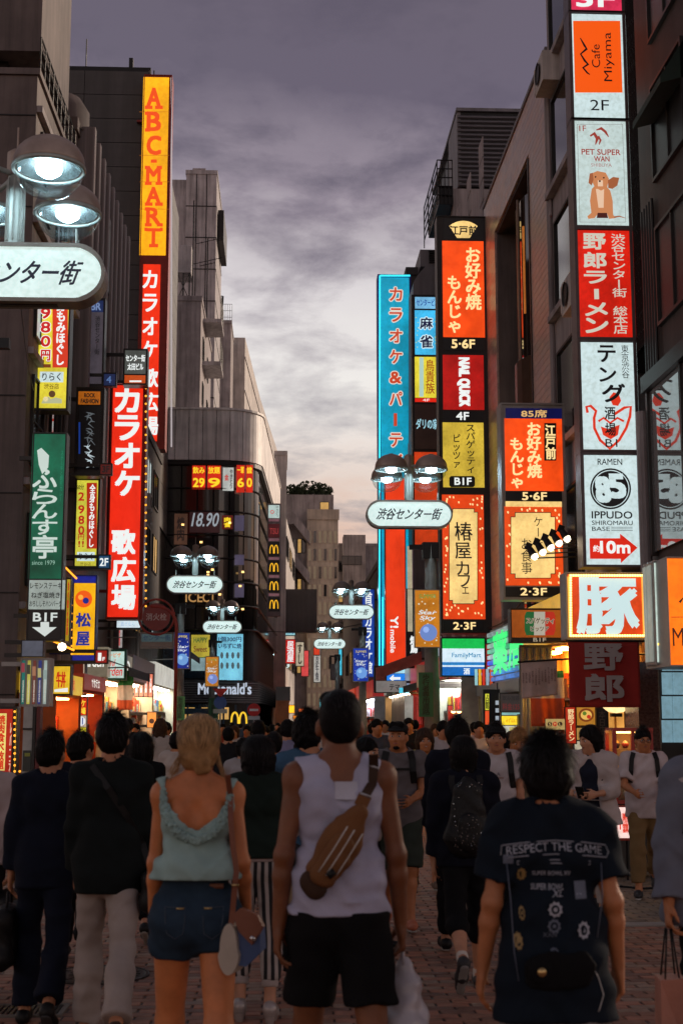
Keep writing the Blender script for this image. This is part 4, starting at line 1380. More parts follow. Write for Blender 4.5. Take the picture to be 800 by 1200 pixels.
for i, (ch, y0_, h_) in enumerate((('野', 274, 19), ('郎', 296, 19), ('ラ', 318, 15), ('ー', 340, 8), ('メ', 355, 16), ('ン', 373, 18))):
 if ch == 'ー':
  stp([(.29, 339), (.38, 339), (.38, 351), (.29, 351)], TM((200, 196, 180)))
 else:
  stt(ch, .1, y0_, .54, y0_ + h_, TM((200, 196, 180)), .09)
ym = 334
st.vtext('渋谷センター街 総本店', sx(.67, ym), 275, sx(.88, ym), 392, TM((200, 196, 180)), .03)
stbox(402, 526.5, WHT)
for ch, y0_, h_, f0, f1 in (('テ', 405, 20, .32, .66), ('ン', 431, 17, .34, .66), ('グ', 450, 22, .38, .82)):
 stt(ch, f0, y0_, f1, y0_ + h_, tK, .06)
st.vtext('東京渋谷', sx(.78, 425), 405, sx(.9, 425), 444, tK, 0)
RT_ = TM((214, 52, 28))
st.stroke([(sx(f, y_), y_) for f, y_ in ((.10, 484), (.08, 477), (.16, 476), (.26, 482), (.22, 490), (.22, 502), (.32, 516), (.50, 526), (.68, 516), (.82, 502), (.90, 488), (.92, 477), (.80, 478), (.60, 486))], 3.2, RT_)
stp([(.52, 466), (.60, 460), (.70, 462), (.74, 470), (.68, 476), (.58, 475)], RT_)
st.stroke([(sx(f, y_), y_) for f, y_ in ((.30, 494), (.40, 490), (.52, 496), (.66, 490), (.78, 494))], 2.6, RT_)
stp([(.34, 500), (.48, 503), (.70, 498), (.66, 510), (.52, 515), (.38, 510)], RT_)
for k, (ch, y0_) in enumerate((('酒', 477), ('場', 496))):
 stt(ch, .42, y0_, .62, y0_ + 15, tK, .04)
stt('B1', .42, 515, .64, 524, tK, .0)
stbox(534, 661.5, WHT)
stt('RAMEN', .26, 538, .72, 545, tK, .02)
cxx, cyy = sx(.49, 573), 573
st.circle(cxx, cyy, 24, tK, 36).circle(cxx, cyy, 22, WHT, 36, r2=21, lift=.004)
stt('8', .20, 558, .50, 590, WHT, .14, shear=-.1)
stt('5', .46, 555, .78, 585, WHT, .14, shear=-.1)
stt('IPPUDO', .12, 599.5, .88, 608, tK, .05)
stt('SHIROMARU', .12, 610.5, .88, 615.5, tK, .02)
stt('BASE', .12, 617.5, .45, 622.5, tK, .02)
for k in range(3):
 stp([(.48, 617.7 + k * 2), (.88, 617.7 + k * 2), (.88, 618.3 + k * 2), (.48, 618.3 + k * 2)], tK, name='rule')
stp([(.07, 631), (.64, 631), (.64, 625.5), (.96, 642), (.64, 660), (.64, 655), (.07, 655)], TM((206, 36, 18), 1.05), name='arrow')
stt('10m', .26, 634, .82, 649, tW, .1)
stt('約', .13, 639, .25, 647, tW, .05)
# --- right side, the pork sign with bulbs, its banner and the cylinder orange sign
s = Sign('square orange red sign with one huge white pork kanji inside a border of lit bulbs', 663.5, 671, 756, 749, 17, .35, 'sign_steel', arms=RX, edge=1)
s.panel(666, 673.5, 753.5, 746.5, E('sign tomato', (206, 66, 22), 1.05))
s.text('豚', 674, 676, 747, 744, TM((190, 214, 216), 1.1), .085)
mb = MB()
bl = E('rope light', (255, 214, 120), 4.0, 0)
bme = MB().lathe((0, 0, 0), [(0, -.016), (.014, -.008), (.015, .008), (0, .016)], 6).mesh('bulb', smooth=True)
bme.materials.append(bl)
for k in range(30):
 p = at(667 + k * 3, 675, 17)
 q = at(667 + k * 3, 745.3, 17)
 inst('bulb', bme, s.root, (p.x, 16.93, p.z))
 inst('bulb', bme, s.root, (q.x, 16.93, q.z))
for k in range(1, 25):
 p = at(666.8, 675 + k * 2.9, 17)
 q = at(754, 675 + k * 2.9, 17)
 inst('bulb', bme, s.root, (p.x, 16.93, p.z))
 inst('bulb', bme, s.root, (q.x, 16.93, q.z))
rl = MB()
for (a, b, c, d_) in ((665.5, 673.5, 755, 676), (665.5, 744.3, 755, 746.8), (665.5, 676, 668, 744.3), (752.5, 676, 755, 744.3)):
 p, q = at(a, d_, 17), at(c, b, 17)
 rl.box(p.x, q.x, 16.95, 16.985, p.z, q.z)
rl.build('light_channel', E('channel glow', (236, 170, 70), 1.2, .1), s.root)
def cloth(name, label, cat, x0, y0, x1, y1, Y, stripes, wav=.03, nx=24, nz=16, sag=0, slant=0, thick=.004, group=None, seed=0):
 """hanging cloth with real folds; stripes: list of (fraction down, material)"""
 a, b = at(x0, y1, Y), at(x1, y0, Y)
 mb = MB()
 r = random.Random(seed)
 ph_ = [r.uniform(0, 6) for _ in range(4)]
 P_ = []
 for j in range(nz + 1):
  f = j / nz
  for i in range(nx + 1):
   g = i / nx
   yy = Y + wav * (f ** .7) * (math.sin(9 * g + ph_[0] + f) + .5 * math.sin(21 * g + ph_[1] - 2 * f)) + wav * .4 * math.sin(5 * f + ph_[2])
   zz_ = b.z + (a.z - b.z) * f - sag * math.sin(PI * g) * (1 - f) + slant * g
   P_.append((a.x + (b.x - a.x) * g, yy, zz_))
 fs = []
 for j in range(nz):
  for i in range(nx):
   o = j * (nx + 1) + i
   fs.append((o, o + nx + 1, o + nx + 2, o + 1))
 mb.add(P_, fs)
 k = 0
 for idx in range(len(fs)):
  f = (idx // nx + .5) / nz
  mb.m[idx] = max(i for i, (t, m) in enumerate(stripes) if f >= t)
 o = mb.build(name, [m for _, m in stripes], None, smooth=True, at_=((a.x + b.x) / 2, Y, b.z))
 sm = o.modifiers.new('thickness', 'SOLIDIFY')
 sm.thickness = thick
 tag(o, label, cat, group)
 return o, a, b
CR = M('cloth red', (.36, .02, .014), .85, var=.15, scale=2, bump=.3, sheen=.2)
CWh = M('cloth white', (.62, .55, .48), .85, var=.12, bump=.2)
CG = M('cloth green', (.02, .20, .06), .85, var=.15, bump=.2)
o, a, b = cloth('banner', 'dark red cloth banner with two grey white kanji hanging under the pork sign', 'banner', 667, 752, 748, 829, 16.8, [(0, CR)], .012)
lettering('野', ((a.x + b.x) / 2 - .02, 16.75, zat(770, 16.8, 707)), (1, 0, 0), (0, 0, 1), .50, .34, TP((170, 160, 158)), o, .09, nrm=(0, -1, 0))
lettering('郎', ((a.x + b.x) / 2 - .02, 16.75, zat(806, 16.8, 707)), (1, 0, 0), (0, 0, 1), .50, .35, TP((170, 160, 158)), o, .09, nrm=(0, -1, 0))
bp = thing('banner_pole', 'thin black rod carrying the dark red kanji banner', 'pole', ((a.x + b.x) / 2, 16.8, b.z))
MB().tube([(a.x - .03, 16.8, b.z + .01), (RX + .1, 16.8, b.z + .01)], .015, 8).build('rod', BLACKM, bp)
s = Sign('big orange lit box sign with a white side light at the right edge', 783.5, 653, 850, 781, 14.2, .9, 'sign_steel', arms=RX, edge=1)
s.panel(785, 655, 849, 779, E('sign amber orange', (252, 116, 12), 1.25))
s.text('M', 787, 736, 799, 757, TM((60, 20, 10)), .0)
s.stroke([(795, 706), (803, 697), (803, 720)], 3, TM((40, 14, 8)))
s.poly([(785, 723), (849, 722), (849, 722.8), (785, 723.8)], TM((110, 40, 14)), name='rule')
s = Sign('narrow white upright lightbox beside the big orange sign at the right edge', 768, 657, 783, 779, 14.6, .42, 'sign_steel', arms=RX, edge=.8)
s.panel(769, 660, 781.5, 776, E('tube white', (196, 214, 204), 1.1))
for a_, b_ in ((14.66, 14.82), (14.86, 14.98)):
 bx('side_panel', E('tube grey white', (150, 158, 150), .7), s.root, s.x0 - .012, s.x0 - .001, a_, b_, s.z0 + .04, s.z1 - .04)
for y_ in (672, 755):
 for x_ in (770.5, 780):
  s.circle(x_, y_, 1.4, E('clip lamp', (255, 190, 60), 3, 0, light=False), 8, name='clip_lamp', lift=.01)
# the 85 seats cafe sign with spotlights in front of it
s = Sign('orange two tier restaurant box sign reading 85 seats, spotlights crossing its lower corner', 589.5, 473, 660, 703, 24.2, .4, 'sign_steel', arms=RX, edge=2)
s.panel(592, 479, 657.5, 490.5, E('header navy', (14, 18, 74), .8))
s.text('85席', 610, 480.5, 640, 489.5, TM((220, 176, 110)), .05)
s.panel(592, 491, 657.5, 575, ORG)
s.vtext('お好み焼', 617, 495, 633, 561, tCR, .07)
s.vtext('もんじゃ', 597, 513, 613, 573, tCR, .07)
s.poly([(637, 496), (651, 496), (651, 540), (637, 540)], BLK, name='black_plaque')
s.vtext('江戸前', 638.5, 498, 650, 539, tCR, .07, name='lettering')
s.panel(592, 576, 657.5, 587, BLK).text('5·6F', 611, 577, 640, 586.5, tCR, .07)
s.panel(592, 588, 657.5, 594, CREAM)
s.panel(592, 594, 657.5, 686, E('sign cafe orange', (226, 76, 24), 1.05, .08))
r3 = random.Random(3)
for k in range(34):
 px, py = (r3.choice((595.5, 654)) + r3.uniform(-2, 2), r3.uniform(598, 683)) if k % 3 else (r3.uniform(598, 652), r3.choice((597.5, 683)) + r3.uniform(-1, 1))
 s.poly([(px + 1.7 * math.cos(q * 1.257) * (1 if q % 2 else .6), py + 1.7 * math.sin(q * 1.257)) for q in range(5)], tCR, name='petal', lift=.001)
def plaque(s, x0, y0, x1, y1, n=4):
 k = n
 pts = [(x0, y0 + k), (x0 + k, y0 + k), (x0 + k, y0), (x1 - k, y0), (x1 - k, y0 + k), (x1, y0 + k), (x1, y1 - k), (x1 - k, y1 - k), (x1 - k, y1), (x0 + k, y1), (x0 + k, y1 - k), (x0, y1 - k)]
 s.poly(pts, tK, name='plaque_border', lift=.003)
 cx, cy = (x0 + x1) / 2, (y0 + y1) / 2
 q = [(x + (.8 if x < cx else -.8), y + (.8 if y < cy else -.8)) for x, y in pts]
 a = [s.P(x, y) + Vector((0, -s.lf - .006, 0)) for x, y in q]
 MB().add(a, [(0, 1, 10, 11), (1, 2, 3, 4, 7, 8, 9, 10), (4, 5, 6, 7)]).build('plaque', CREAM, s.cur)
 s.lf += .009
plaque(s, 597.5, 600.5, 650, 678, 5)
s.vtext('ケーキ', 625, 606, 635, 642, tK, .0)
s.vtext('お食事', 610, 631, 622, 673, tK, .0)
s.panel(592, 688, 657.5, 699.5, BLK).text('2·3F', 609, 689, 640, 698, tCR, .07)
s = thing('spotlight_bar', 'row of five black spotlights on arms in front of the 85 seats sign', 'spotlight', (4.0, 21.5, 5.2))
for k in range(5):
 p = at(627 + k * 9.5, 654 - k * 5.2, 21.4)
 mb = MB().tube([(p.x, 21.4, p.z), (RX, 21.4, p.z + .02 * k + .05)], .012, 5)
 o = mb.build('arm', BLACKM, s)
 mb = MB().tube([(p.x - .07, 21.5, p.z + .16), (p.x - .02, 21.42, p.z + .04)], [.05, .065], 10)
 o = mb.build('lamp_housing', BLACKM, s)
 MB().tube([(p.x - .015, 21.41, p.z + .035), (p.x + .005, 21.385, p.z - .005)], [.06, .045], 10).build('lens', E('spot lens', (255, 236, 200), 5, 0), o)
 MB().cbox((p.x - .09, 21.5, p.z + .2), .1, .02, .12, ry=.4).build('barn_door', BLACKM, o)
s = Sign('dim orange spaghetti and pizza sign with an Italian tricolour badge', 598, 713, 662, 753, 21.8, .25, 'sign_dark', arms=RX, edge=1)
s.panel(599.5, 715, 660.5, 747, E('dim orange', (164, 82, 22), .75))
for a, b, c in ((614, 625, (16, 84, 44)), (625, 638, (160, 158, 146)), (638, 650, (166, 36, 26))):
 s.poly([(a + (2 if a == 614 else 0), 717), (b - (2 if b == 650 else 0), 717), (b, 722), (b, 739), (b - (2 if b == 650 else 0), 744.5), (a + (2 if a == 614 else 0), 744.5), (a, 739), (a, 722)], TM(c), name='badge_stripe')
s.text('スパゲッティ', 616, 724, 648, 731, tK, .03, outline=(TM((170, 160, 140)), .06)).text('ピッツア', 621, 734, 642, 740, tK, .03, outline=(TM((170, 160, 140)), .06))
s.panel(599.5, 748, 660.5, 752, BLK)
s.text('B1F', 624, 747.5, 639, 752.5, TM((150, 140, 120)), .06)
# the tall column with cafe, pasta and nail signs
Yc = 34
s = Sign('tall column of orange, red, yellow and cafe sign boxes standing out from the tile building', 516.5, 254, 569, 742, Yc, .5, 'sign_dark', arms=RX, edge=1)
s.panel(519, 257, 566, 281, BLK)
fan = []
for k in range(9):
 a = R(-128 + 76 * k / 8)
 fan.append((542.5 + 27 * math.cos(a), 288 + 29 * math.sin(a)))
fan += [(542.5 + 12 * math.cos(R(-52)), 291 + 15 * math.sin(R(-52))), (542.5 - 12 * math.cos(R(-52)), 291 + 15 * math.sin(R(-52)))]
s.poly(fan, CREAM, name='fan_plaque')
s.lf += .003
s.text('江戸前', 526, 265, 559, 276, tK, .06)
s.panel(519, 283, 566, 395, ORG)
s.vtext('お好み焼', 545, 290, 562.5, 364, tCR, .06)
s.vtext('もんじゃ', 523.5, 323, 540.5, 391, tCR, .06)
s.panel(519, 397, 566, 410.5, BLK).text('5·6F', 528.5, 398, 556, 408.5, tCR, .08)
s.panel(519, 416.5, 566, 480, E('sign crimson', (176, 22, 18), .95, .2))
s.text('NAiL QUiCK', 535, 419, 550, 477, tW, .12, rot=-90)
s.panel(519, 482, 566, 494, BLK).text('4F', 534, 483, 549, 492.5, tW, .07)
s.panel(519, 495.5, 566, 571, E('sign mustard', (206, 176, 60), 1.0))
s.vtext('スパゲッティ', 546, 497, 556, 555, tK, .03)
s.vtext('ピッツァ', 530, 509, 539, 549, tK, .03)
s.poly([(528, 558), (554, 558), (556, 560), (556, 569), (554, 571), (528, 571), (526, 569), (526, 560)], BLK, name='floor_plate')
s.lf += .003
s.text('B1F', 532, 560, 552, 568.5, tW, .07)
s.panel(519, 580, 566, 725.5, E('sign cafe deep orange', (222, 66, 20), 1.05, .12))
for k in range(60):
 px, py = (r3.choice((522, 563.5)) + r3.uniform(-1.5, 1.8), r3.uniform(582, 723)) if k % 3 else (r3.uniform(522, 562), r3.choice((587, 714)) + r3.uniform(-5, 7))
 s.poly([(px + 1.5 * math.cos(q * 1.257) * (1 if q % 2 else .6), py + 1.5 * math.sin(q * 1.257)) for q in range(5)], tCR, name='petal', lift=.001)
plaque(s, 525.5, 596, 559.5, 708, 4)
for ch, y0_, h_, a, b in (('椿', 612, 22, 532, 553), ('屋', 636, 19, 533, 552), ('カ', 658, 16, 534, 549), ('フ', 674, 14, 536, 550), ('ェ', 688, 8, 541, 549)):
 s.text(ch, a, y0_, b, y0_ + h_, tK, .02, shear=-.1)
s.panel(519, 727, 566, 739.5, BLK).text('2·3F', 530.5, 729, 557, 738, tCR, .06)
s = Sign('convenience store sign banded green, white and blue', 516.5, 747, 568.5, 793, 32.6, .4, 'sign_dark', arms=RX, edge=.8)
s.panel(518, 748.5, 567, 760, E('band green', (20, 176, 74), 1.15, .05)).panel(518, 760, 567, 776, E('band white', (206, 224, 236), 1.15, .05))
s.text('FamilyMart', 529, 765, 563, 772, TM((50, 130, 170)), .03)
s.panel(518, 776, 567, 779.5, E('band blue', (36, 120, 190), 1.1, .05)).panel(518, 779.5, 567, 781.5, MATS['band white']).panel(518, 781.5, 567, 791.5, E('band deep blue', (24, 100, 182), 1.1, .05))
s.text('酒', 542.5, 783, 550, 790.5, tW, .06)
# small column to its left
s = Sign('narrow column of blue mahjong, yellow and dark sign boxes between the blue and orange signs', 483.5, 346, 519, 540, 44, .5, 'sign_dark', arms=RX, edge=1)
s.panel(486, 348.5, 514.5, 361.5, E('pale blue lit', (116, 182, 222), 1.05)).text('センタービル', 487.5, 351, 513, 358.5, TM((26, 70, 150)), .03)
s.panel(486, 364, 514.5, 415.5, E('cyan lit', (60, 180, 232), 1.1, .15))
s.text('麻', 491.5, 372, 506.5, 386, TM((20, 24, 60)), .06, outline=(TM((210, 236, 244)), .06)).text('雀', 491.5, 393, 506.5, 408, TM((20, 24, 60)), .06, outline=(TM((210, 236, 244)), .06))
for k in range(22):
 px, py = r3.choice((488.5, 511)) + r3.uniform(-1.5, 1.5), r3.uniform(367, 413)
 s.circle(px, py, .8, TM((180, 200, 140)), 5, name='star')
s.panel(486, 418.5, 514.5, 466, YELS)
s.poly([(491, 419), (496, 419), (496, 465), (491, 465)], TM((170, 200, 190)))
s.vtext('鳥貴族', 498.5, 422, 508.5, 462, TM((150, 60, 20)), .02)
s.panel(486, 467, 514.5, 471, REDS).text('4F', 495, 467.5, 503, 470.5, tW, 0)
s.panel(486, 474, 514.5, 526, E('dark brown panel', (40, 24, 20), .6, light=False)).text('ダリの家', 487, 491, 513, 503, TM((150, 200, 214)), .04)
s.panel(486, 528, 514.5, 539, ORG)
s = Sign('plain orange red vertical sign behind the centre street lamp', 484, 528, 517, 640, 43, .4, 'sign_dark', arms=RX, edge=1)
s.panel(486, 530, 515, 638, E('sign plain vermilion', (206, 62, 22), .9, .2))
# blue neon karaoke and party sign
s = Sign('tall cyan karaoke and party sign edged with a cyan neon line', 444, 322, 481, 790, 52, .7, 'sign_blue', arms=RX, edge=1)
s.panel(447.5, 325.5, 479, 760, E('sign cyan', (14, 156, 190), 1.0, .2, scale=.6))
c = TM((196, 66, 36))
for i, ch in enumerate('カラオケ&パーティ'):
 o_ = 337 + i * 24.4
 if ch == 'ー':
  s.poly([(461, o_ + 1), (465, o_ + 1), (465, o_ + 16), (461, o_ + 16)], c)
 elif ch == '&':
  s.text('&', 456, o_ + 1, 470, o_ + 15, c, .08, outline=(TM((226, 214, 200)), .06))
 else:
  s.text(ch, 456, o_, 471, o_ + 16, c, .05, outline=(TM((226, 214, 200)), .06))
neon = E('neon cyan', (60, 226, 244), 1.4, 0)
mb = MB()
for pts in ([(445, 324), (480, 324)], [(444.6, 324), (444.2, 788)], [(444.2, 788), (456, 788)], [(448, 700), (448, 784)]):
 mb = MB().tube([s.P(*p) + Vector((0, -.1, 0)) for p in pts], .035, 6)
 mb.build('neon_tube', neon, s.root)
s = Sign('long plain orange red mobile phone shop banner sign hanging below the cyan sign', 451.5, 560, 474.5, 781, 50.5, .4, 'sign_red', arms=RX, edge=.6)
s.panel(452.5, 561, 473.5, 780, E('sign scarlet', (226, 58, 22), 1.1, .12))
s.text('Y!', 457, 722, 466.5, 736, tW, .08, rot=-90).text('mobile', 457, 738, 463, 765, tW, .06, rot=-90)
s = Sign('blue arrow sign at the foot of the orange red banner sign', 452, 781.5, 475, 812, 49.6, .3, 'sign_dark', arms=RX, edge=.6)
s.panel(453, 782.5, 474, 789, E('sign sky white', (160, 210, 226), 1.1)).panel(453, 789.5, 474, 811, E('sign azure', (30, 120, 220), 1.1))
s.poly([(456, 795), (461, 790.5), (461, 793.5), (469, 793.5), (469, 796.5), (461, 796.5), (461, 799.5)], tW, name='arrow')
s.poly([(457, 803), (469, 801.5), (469, 807), (457, 808)], TM((90, 170, 230)), name='print')
s = Sign('dark poster case left of the blue arrow sign', 438, 780, 453, 812, 50, .25, 'sign_dark', arms=RX, edge=1)
s.panel(440, 782, 451, 798, E('poster dim red', (84, 36, 30), .6)).panel(440, 799, 451, 810, E('poster dim grey', (70, 62, 58), .5))
s = Sign('vertical black sign with white letters behind the lamp pole', 476, 690, 492, 783, 46, .3, 'sign_dark', arms=RX, edge=.6)
s.panel(477.5, 640, 482.5, 740, E('pale strip', (190, 180, 150), .8)).panel(477.5, 742, 491, 782, BLK).vtext('焼鳥', 480, 745, 489, 766, tW, .08).text('B1F', 480, 772, 490, 779, tW, .05)
s = Sign('white and red round edged sign half hidden behind the centre lamp pole', 507, 745, 517.5, 770, 36.5, .2, 'sign_dark', arms=RX, edge=.5)
s.panel(508, 746, 516.5, 769, E('sign cold white', (190, 196, 214), .9)).text('ぺ', 509, 750, 515, 758, tRD, .05)
s = Sign('blue vertical sign with white kanji far behind the second right lamp', 424, 690, 439, 794, 66, .4, 'sign_blue', arms=5.4, edge=.5)
s.panel(425, 691, 438, 793, E('sign cobalt', (30, 70, 170), .9)).vtext('首都カラオケ館', 427, 694, 436, 790, tW, .05)
# far signs along the left of the street
def far(label, x0, y0, x1, y1, Y, rgb, txt=None, trgb=(235, 235, 235), k=1.0, arm=None):
 s = Sign(label, x0, y0, x1, y1, Y, .4, 'sign_dark', arms=arm, edge=.4)
 s.panel(x0 + .7, y0 + .7, x1 - .7, y1 - .7, E('far %d %d %d' % rgb, rgb, k))
 if txt:
  s.vtext(txt, x0 + 2.2, y0 + 2, x1 - 2.2, y1 - 2, TM(trgb), .05)
 return s
st2 = thing('sign_column', 'column of small boxes with yellow arch letters on the corner building', 'sign', (xat(320, 79), 79, zat(722, 79)))
c_ = Stack(st2, 79)
a, b = at(312.5, 722, 79), at(329.5, 590, 79)
MB().box(a.x, b.x, 79, 79.4, a.z, b.z).build('backboard', CONC_P, st2)
wm_ = [E('column white', (180, 200, 196), .95), E('column maroon', (74, 20, 24), .7), BLK]
for y0_, y1_, k in ((592, 607, 0), (614, 630, 1), (635, 652, 2), (656.5, 673, 2), (678, 694.5, 2), (699.5, 716.5, 2)):
 c_.panel(314.5, y0_, 327.5, y1_, wm_[k])
 if k == 2:
  q = c_.P(321, (y0_ + y1_) / 2)
  arches((q.x, q.y - .02, q.z), .5, .52, c_.cur, TM((250, 186, 40)))
 elif k == 0:
  c_.circle(319, 600, 2.2, tRD, 12, r2=1.5).vtext('やきとり', 323, 593, 326.5, 606, tK, 0)
 else:
  c_.text('TSU', 316, 619, 326, 626, TM((150, 50, 50)), .02)
 c_.panel(315, y1_ + 1, 327, y1_ + 4, E('column lilac', (140, 96, 104), .6)) if y1_ < 700 else None
far('small pale blue vertical sign above the far red one', 334, 718, 346.5, 745, 104, (150, 206, 214), '整体院', (60, 110, 150))
far('small bright red vertical sign in the distance', 334, 749, 346.5, 778, 103, (200, 36, 30), '居酒屋')
far('cream vertical sign with black brush writing in the distance', 346, 752, 356.5, 781, 112, (196, 184, 160), 'すし', (20, 16, 16), .8)
far('pink red vertical sign leaning beside the cream one', 352.5, 762, 362, 793, 120, (206, 70, 70), None)
far('far white vertical sign with grey letters under the small right lamps', 367, 758, 376, 800, 125, (188, 186, 180), '東京牛角', (60, 60, 66), .85)
far('tiny red square sign on top of the far white vertical one', 367, 758, 375, 768, 124, (206, 60, 34))
far('thin cyan vertical sign next to the far grey box', 396.5, 760, 401, 792, 120, (70, 190, 220))
far('far dark grey blank hanging box', 387, 778, 398, 797, 100, (52, 48, 50), None, k=.5)
far('small yellow square sign glowing low in the distance', 335.5, 826, 345.5, 836, 92, (250, 184, 40), k=1.4)
far('small amber square sign low in the distance, topmost of two', 343, 838, 350, 843, 95, (240, 140, 30), k=1.3)
far('tiny amber lightbox low in the distance, lower of two', 343, 846, 349, 856, 95.5, (246, 160, 30), k=1.4)
far('tiny white menu board low in the distance', 350, 836, 357, 846, 98, (206, 190, 176))
far('tiny orange red lantern box low in the distance', 349.5, 830, 356, 835, 99, (220, 100, 50))
far('thin pale vertical sign board beside the no entry sign', 322.5, 836, 328, 858, 80, (130, 136, 132), None, k=.6)
far('small cyan tube sign far down the right of the street', 374, 818, 378, 830, 110, (120, 226, 240), k=1.3)
far('small greenish yellow lightbox far down the street', 380, 816, 388, 824, 118, (200, 190, 60), k=1.0)
# ================================================================ street lamps
LAMP_M = M('lamp shade bronze', (.40, .32, .27), .45, .3)
POST_M = M('lamp post pale', (.42, .46, .42), .45, .3)
POLE_M = M('pole grey brown', (.20, .175, .15), .6, .2)
RIMM = M('oval rim', (.24, .21, .18), .4, .5)
OVAL = E('oval lightbox', (206, 226, 222), 1.05, .04)
BULB = E('lamp bulb', (214, 240, 255), 44, 0)
REFL = M('lamp reflector', (.35, .42, .42), .25, .8)
BOWL = glass('lamp bowl glass', (.86, .93, .94))
lamp_proto = {}
def lamp(x, y, side, label, banner=None, short=False):
 """side: +1 pole stands towards +X of the lamp, -1 towards -X"""
 t = thing('street_lamp', label, 'street lamp', (x, y, 0), 'lamps with oval street name signs')
 px = x + side * .45
 key = side
 if key not in lamp_proto:
  P0 = Vector((0, 0, 0))
  tmp = []
  s_ = side
  def mk(nm, mb, m, smooth=False):
   me = mb.mesh(nm, P0, smooth)
   me.materials.append(m)
   tmp.append((nm, me))
   return me
  q = {}
  q['pole'] = mk('pole', MB().tube([(s_ * .45, .1, 0), (s_ * .45, .1, 2.6), (s_ * .45, .1, 2.62), (s_ * .45, .1, 5.4)], [.17, .165, .15, .12], 16).tube([(s_ * .45, .1, 0), (s_ * .45, .1, .25)], .22, 16), POLE_M, True)
  q['pole_cap'] = mk('pole_cap', MB().box(s_ * .45 - .17, s_ * .45 + .17, -.02, .3, 5.1, 5.45).box(min(0, s_ * .45), max(0, s_ * .45), .05, .14, 5.3, 5.4), BLACKM)
  mb = MB()
  n = 40
  outl = [(math.cos(a) * .30 + (.62 if math.cos(a) > 0 else -.62), math.sin(a) * .30) for a in [2 * PI * (k + .5) / n for k in range(n)]]
  mb.prism([(a, .0, 6.05 + b) for a, b in outl], (0, .24, 0))
  q['oval_housing'] = mk('oval_housing', mb, RIMM, False)
  inn = [(a * .975 if abs(a) < .7 else (abs(a) - .035) * (1 if a > 0 else -1), b * .87) for a, b in outl]
  o_ = len(inn)
  mb = MB().add([(a, -.004, 6.05 + b) for a, b in inn], [tuple(range(o_))]).add([(a, .244, 6.05 + b) for a, b in inn], [tuple(range(o_))[::-1]])
  q['oval_face'] = mk('oval_face', mb, OVAL)
  mb = MB()
  rim = MB()
  rim.add([(a, -.025, 6.05 + b) for a, b in outl] + [(a, -.025, 6.05 + b) for a, b in inn] + [(a, 0, 6.05 + b) for a, b in outl] + [(a, -.003, 6.05 + b) for a, b in inn],
    [(k, (k + 1) % n, n + (k + 1) % n, n + k) for k in range(n)] + [(2 * n + k, 2 * n + (k + 1) % n, (k + 1) % n, k) for k in range(n)] + [(n + k, n + (k + 1) % n, 3 * n + (k + 1) % n, 3 * n + k) for k in range(n)])
  q['oval_rim'] = mk('oval_rim', rim, RIMM)
  q['vent'] = mk('vent', MB().box(-.45, .45, .08, .16, 5.745, 5.76), BLACKM)
  mb = MB().tube([(0, .12, 6.34), (0, .12, 7.08)], .085, 12)
  for k in range(8):
   a = 2 * PI * k / 8
   mb.tube([(.085 * math.cos(a), .12 + .085 * math.sin(a), 6.4), (.085 * math.cos(a), .12 + .085 * math.sin(a), 7.05)], .012, 4)
  q['stem'] = mk('stem', mb, POST_M)
  mb = MB().tube([(0, .12, 7.08), (0, .12, 7.32), (0, .12, 7.36)], [.1, .1, .05], 12).tube([(0, .12, 7.36), (0, .12, 7.6)], .01, 5)
  q['stem_cap'] = mk('stem_cap', mb, LAMP_M)
  mb = MB()
  for a in (-.62, .62):
   for b in (.05, .12, .19):
    mb.tube([(a, b, 6.3), (a, b, 6.52 - abs(b - .05) * .5)], .012, 5)
  q['rod'] = mk('rod', mb, POST_M)
  q['arm'] = mk('arm', MB().tube([(-.42, -.45, 7.05), (0, .12, 7.1), (.42, -.45, 7.05)], .03, 8).tube([(-.42, .72, 7.05), (0, .12, 7.1), (.42, .72, 7.05)], .03, 8), POST_M)
  r = .34
  q['lamp_shade'] = mk('lamp_shade', MB().lathe(P0, [(0, .335), (.05, .33), (.055, .31)] + [(r * math.cos(a), .05 + .27 * math.sin(a)) for a in [PI / 2 * (1 - k / 9) for k in range(1, 10)]] + [(r + .005, .0), (r - .02, .0), (r - .03, .06)] + [(r * .9 * math.cos(a), .06 + .22 * math.sin(a)) for a in [PI / 2 * k / 5 for k in range(6)]], 28), LAMP_M, True)
  q['rim'] = mk('rim', MB().lathe(P0, [(r + .012, .015), (r + .012, -.02), (r - .015, -.022), (r - .015, .012)], 28, True), POST_M, True)
  q['reflector'] = mk('reflector', MB().lathe(P0, [(.30, .0), (.26, .035), (.16, .05), (.15, .09), (0, .10)], 24), REFL, True)
  q['glass_bowl'] = mk('glass_bowl', MB().lathe(P0, [(.32 * math.cos(a), -.02 - .27 * math.sin(a)) for a in [PI / 2 * k / 8 for k in range(9)]], 28), BOWL, True)
  q['bulb'] = mk('bulb', MB().lathe(P0, [(0, -.085), (.06, -.075), (.115, -.035), (.125, 0.01), (.08, .06), (0, .07)], 18), BULB, True)
  lamp_proto[key] = q
 q = lamp_proto[key]
 O = Vector((x, y, 0))
 for nm in ('pole', 'pole_cap', 'oval_housing', 'oval_rim', 'vent', 'stem', 'stem_cap', 'rod', 'arm'):
  inst(nm, q[nm], t, O)
 of = inst('oval_face', q['oval_face'], t, O)
 if 'txt' not in lamp_proto:
  l0 = lettering('渋谷センター街', (x, y - .006, 6.05), (1, 0, 0), (0, 0, 1), 1.42, .25, TM((20, 24, 40)), of, .035, nrm=(0, -1, 0), shear=.45)
  lamp_proto['txt'] = l0.data
 else:
  inst('lettering', lamp_proto['txt'], of, O)
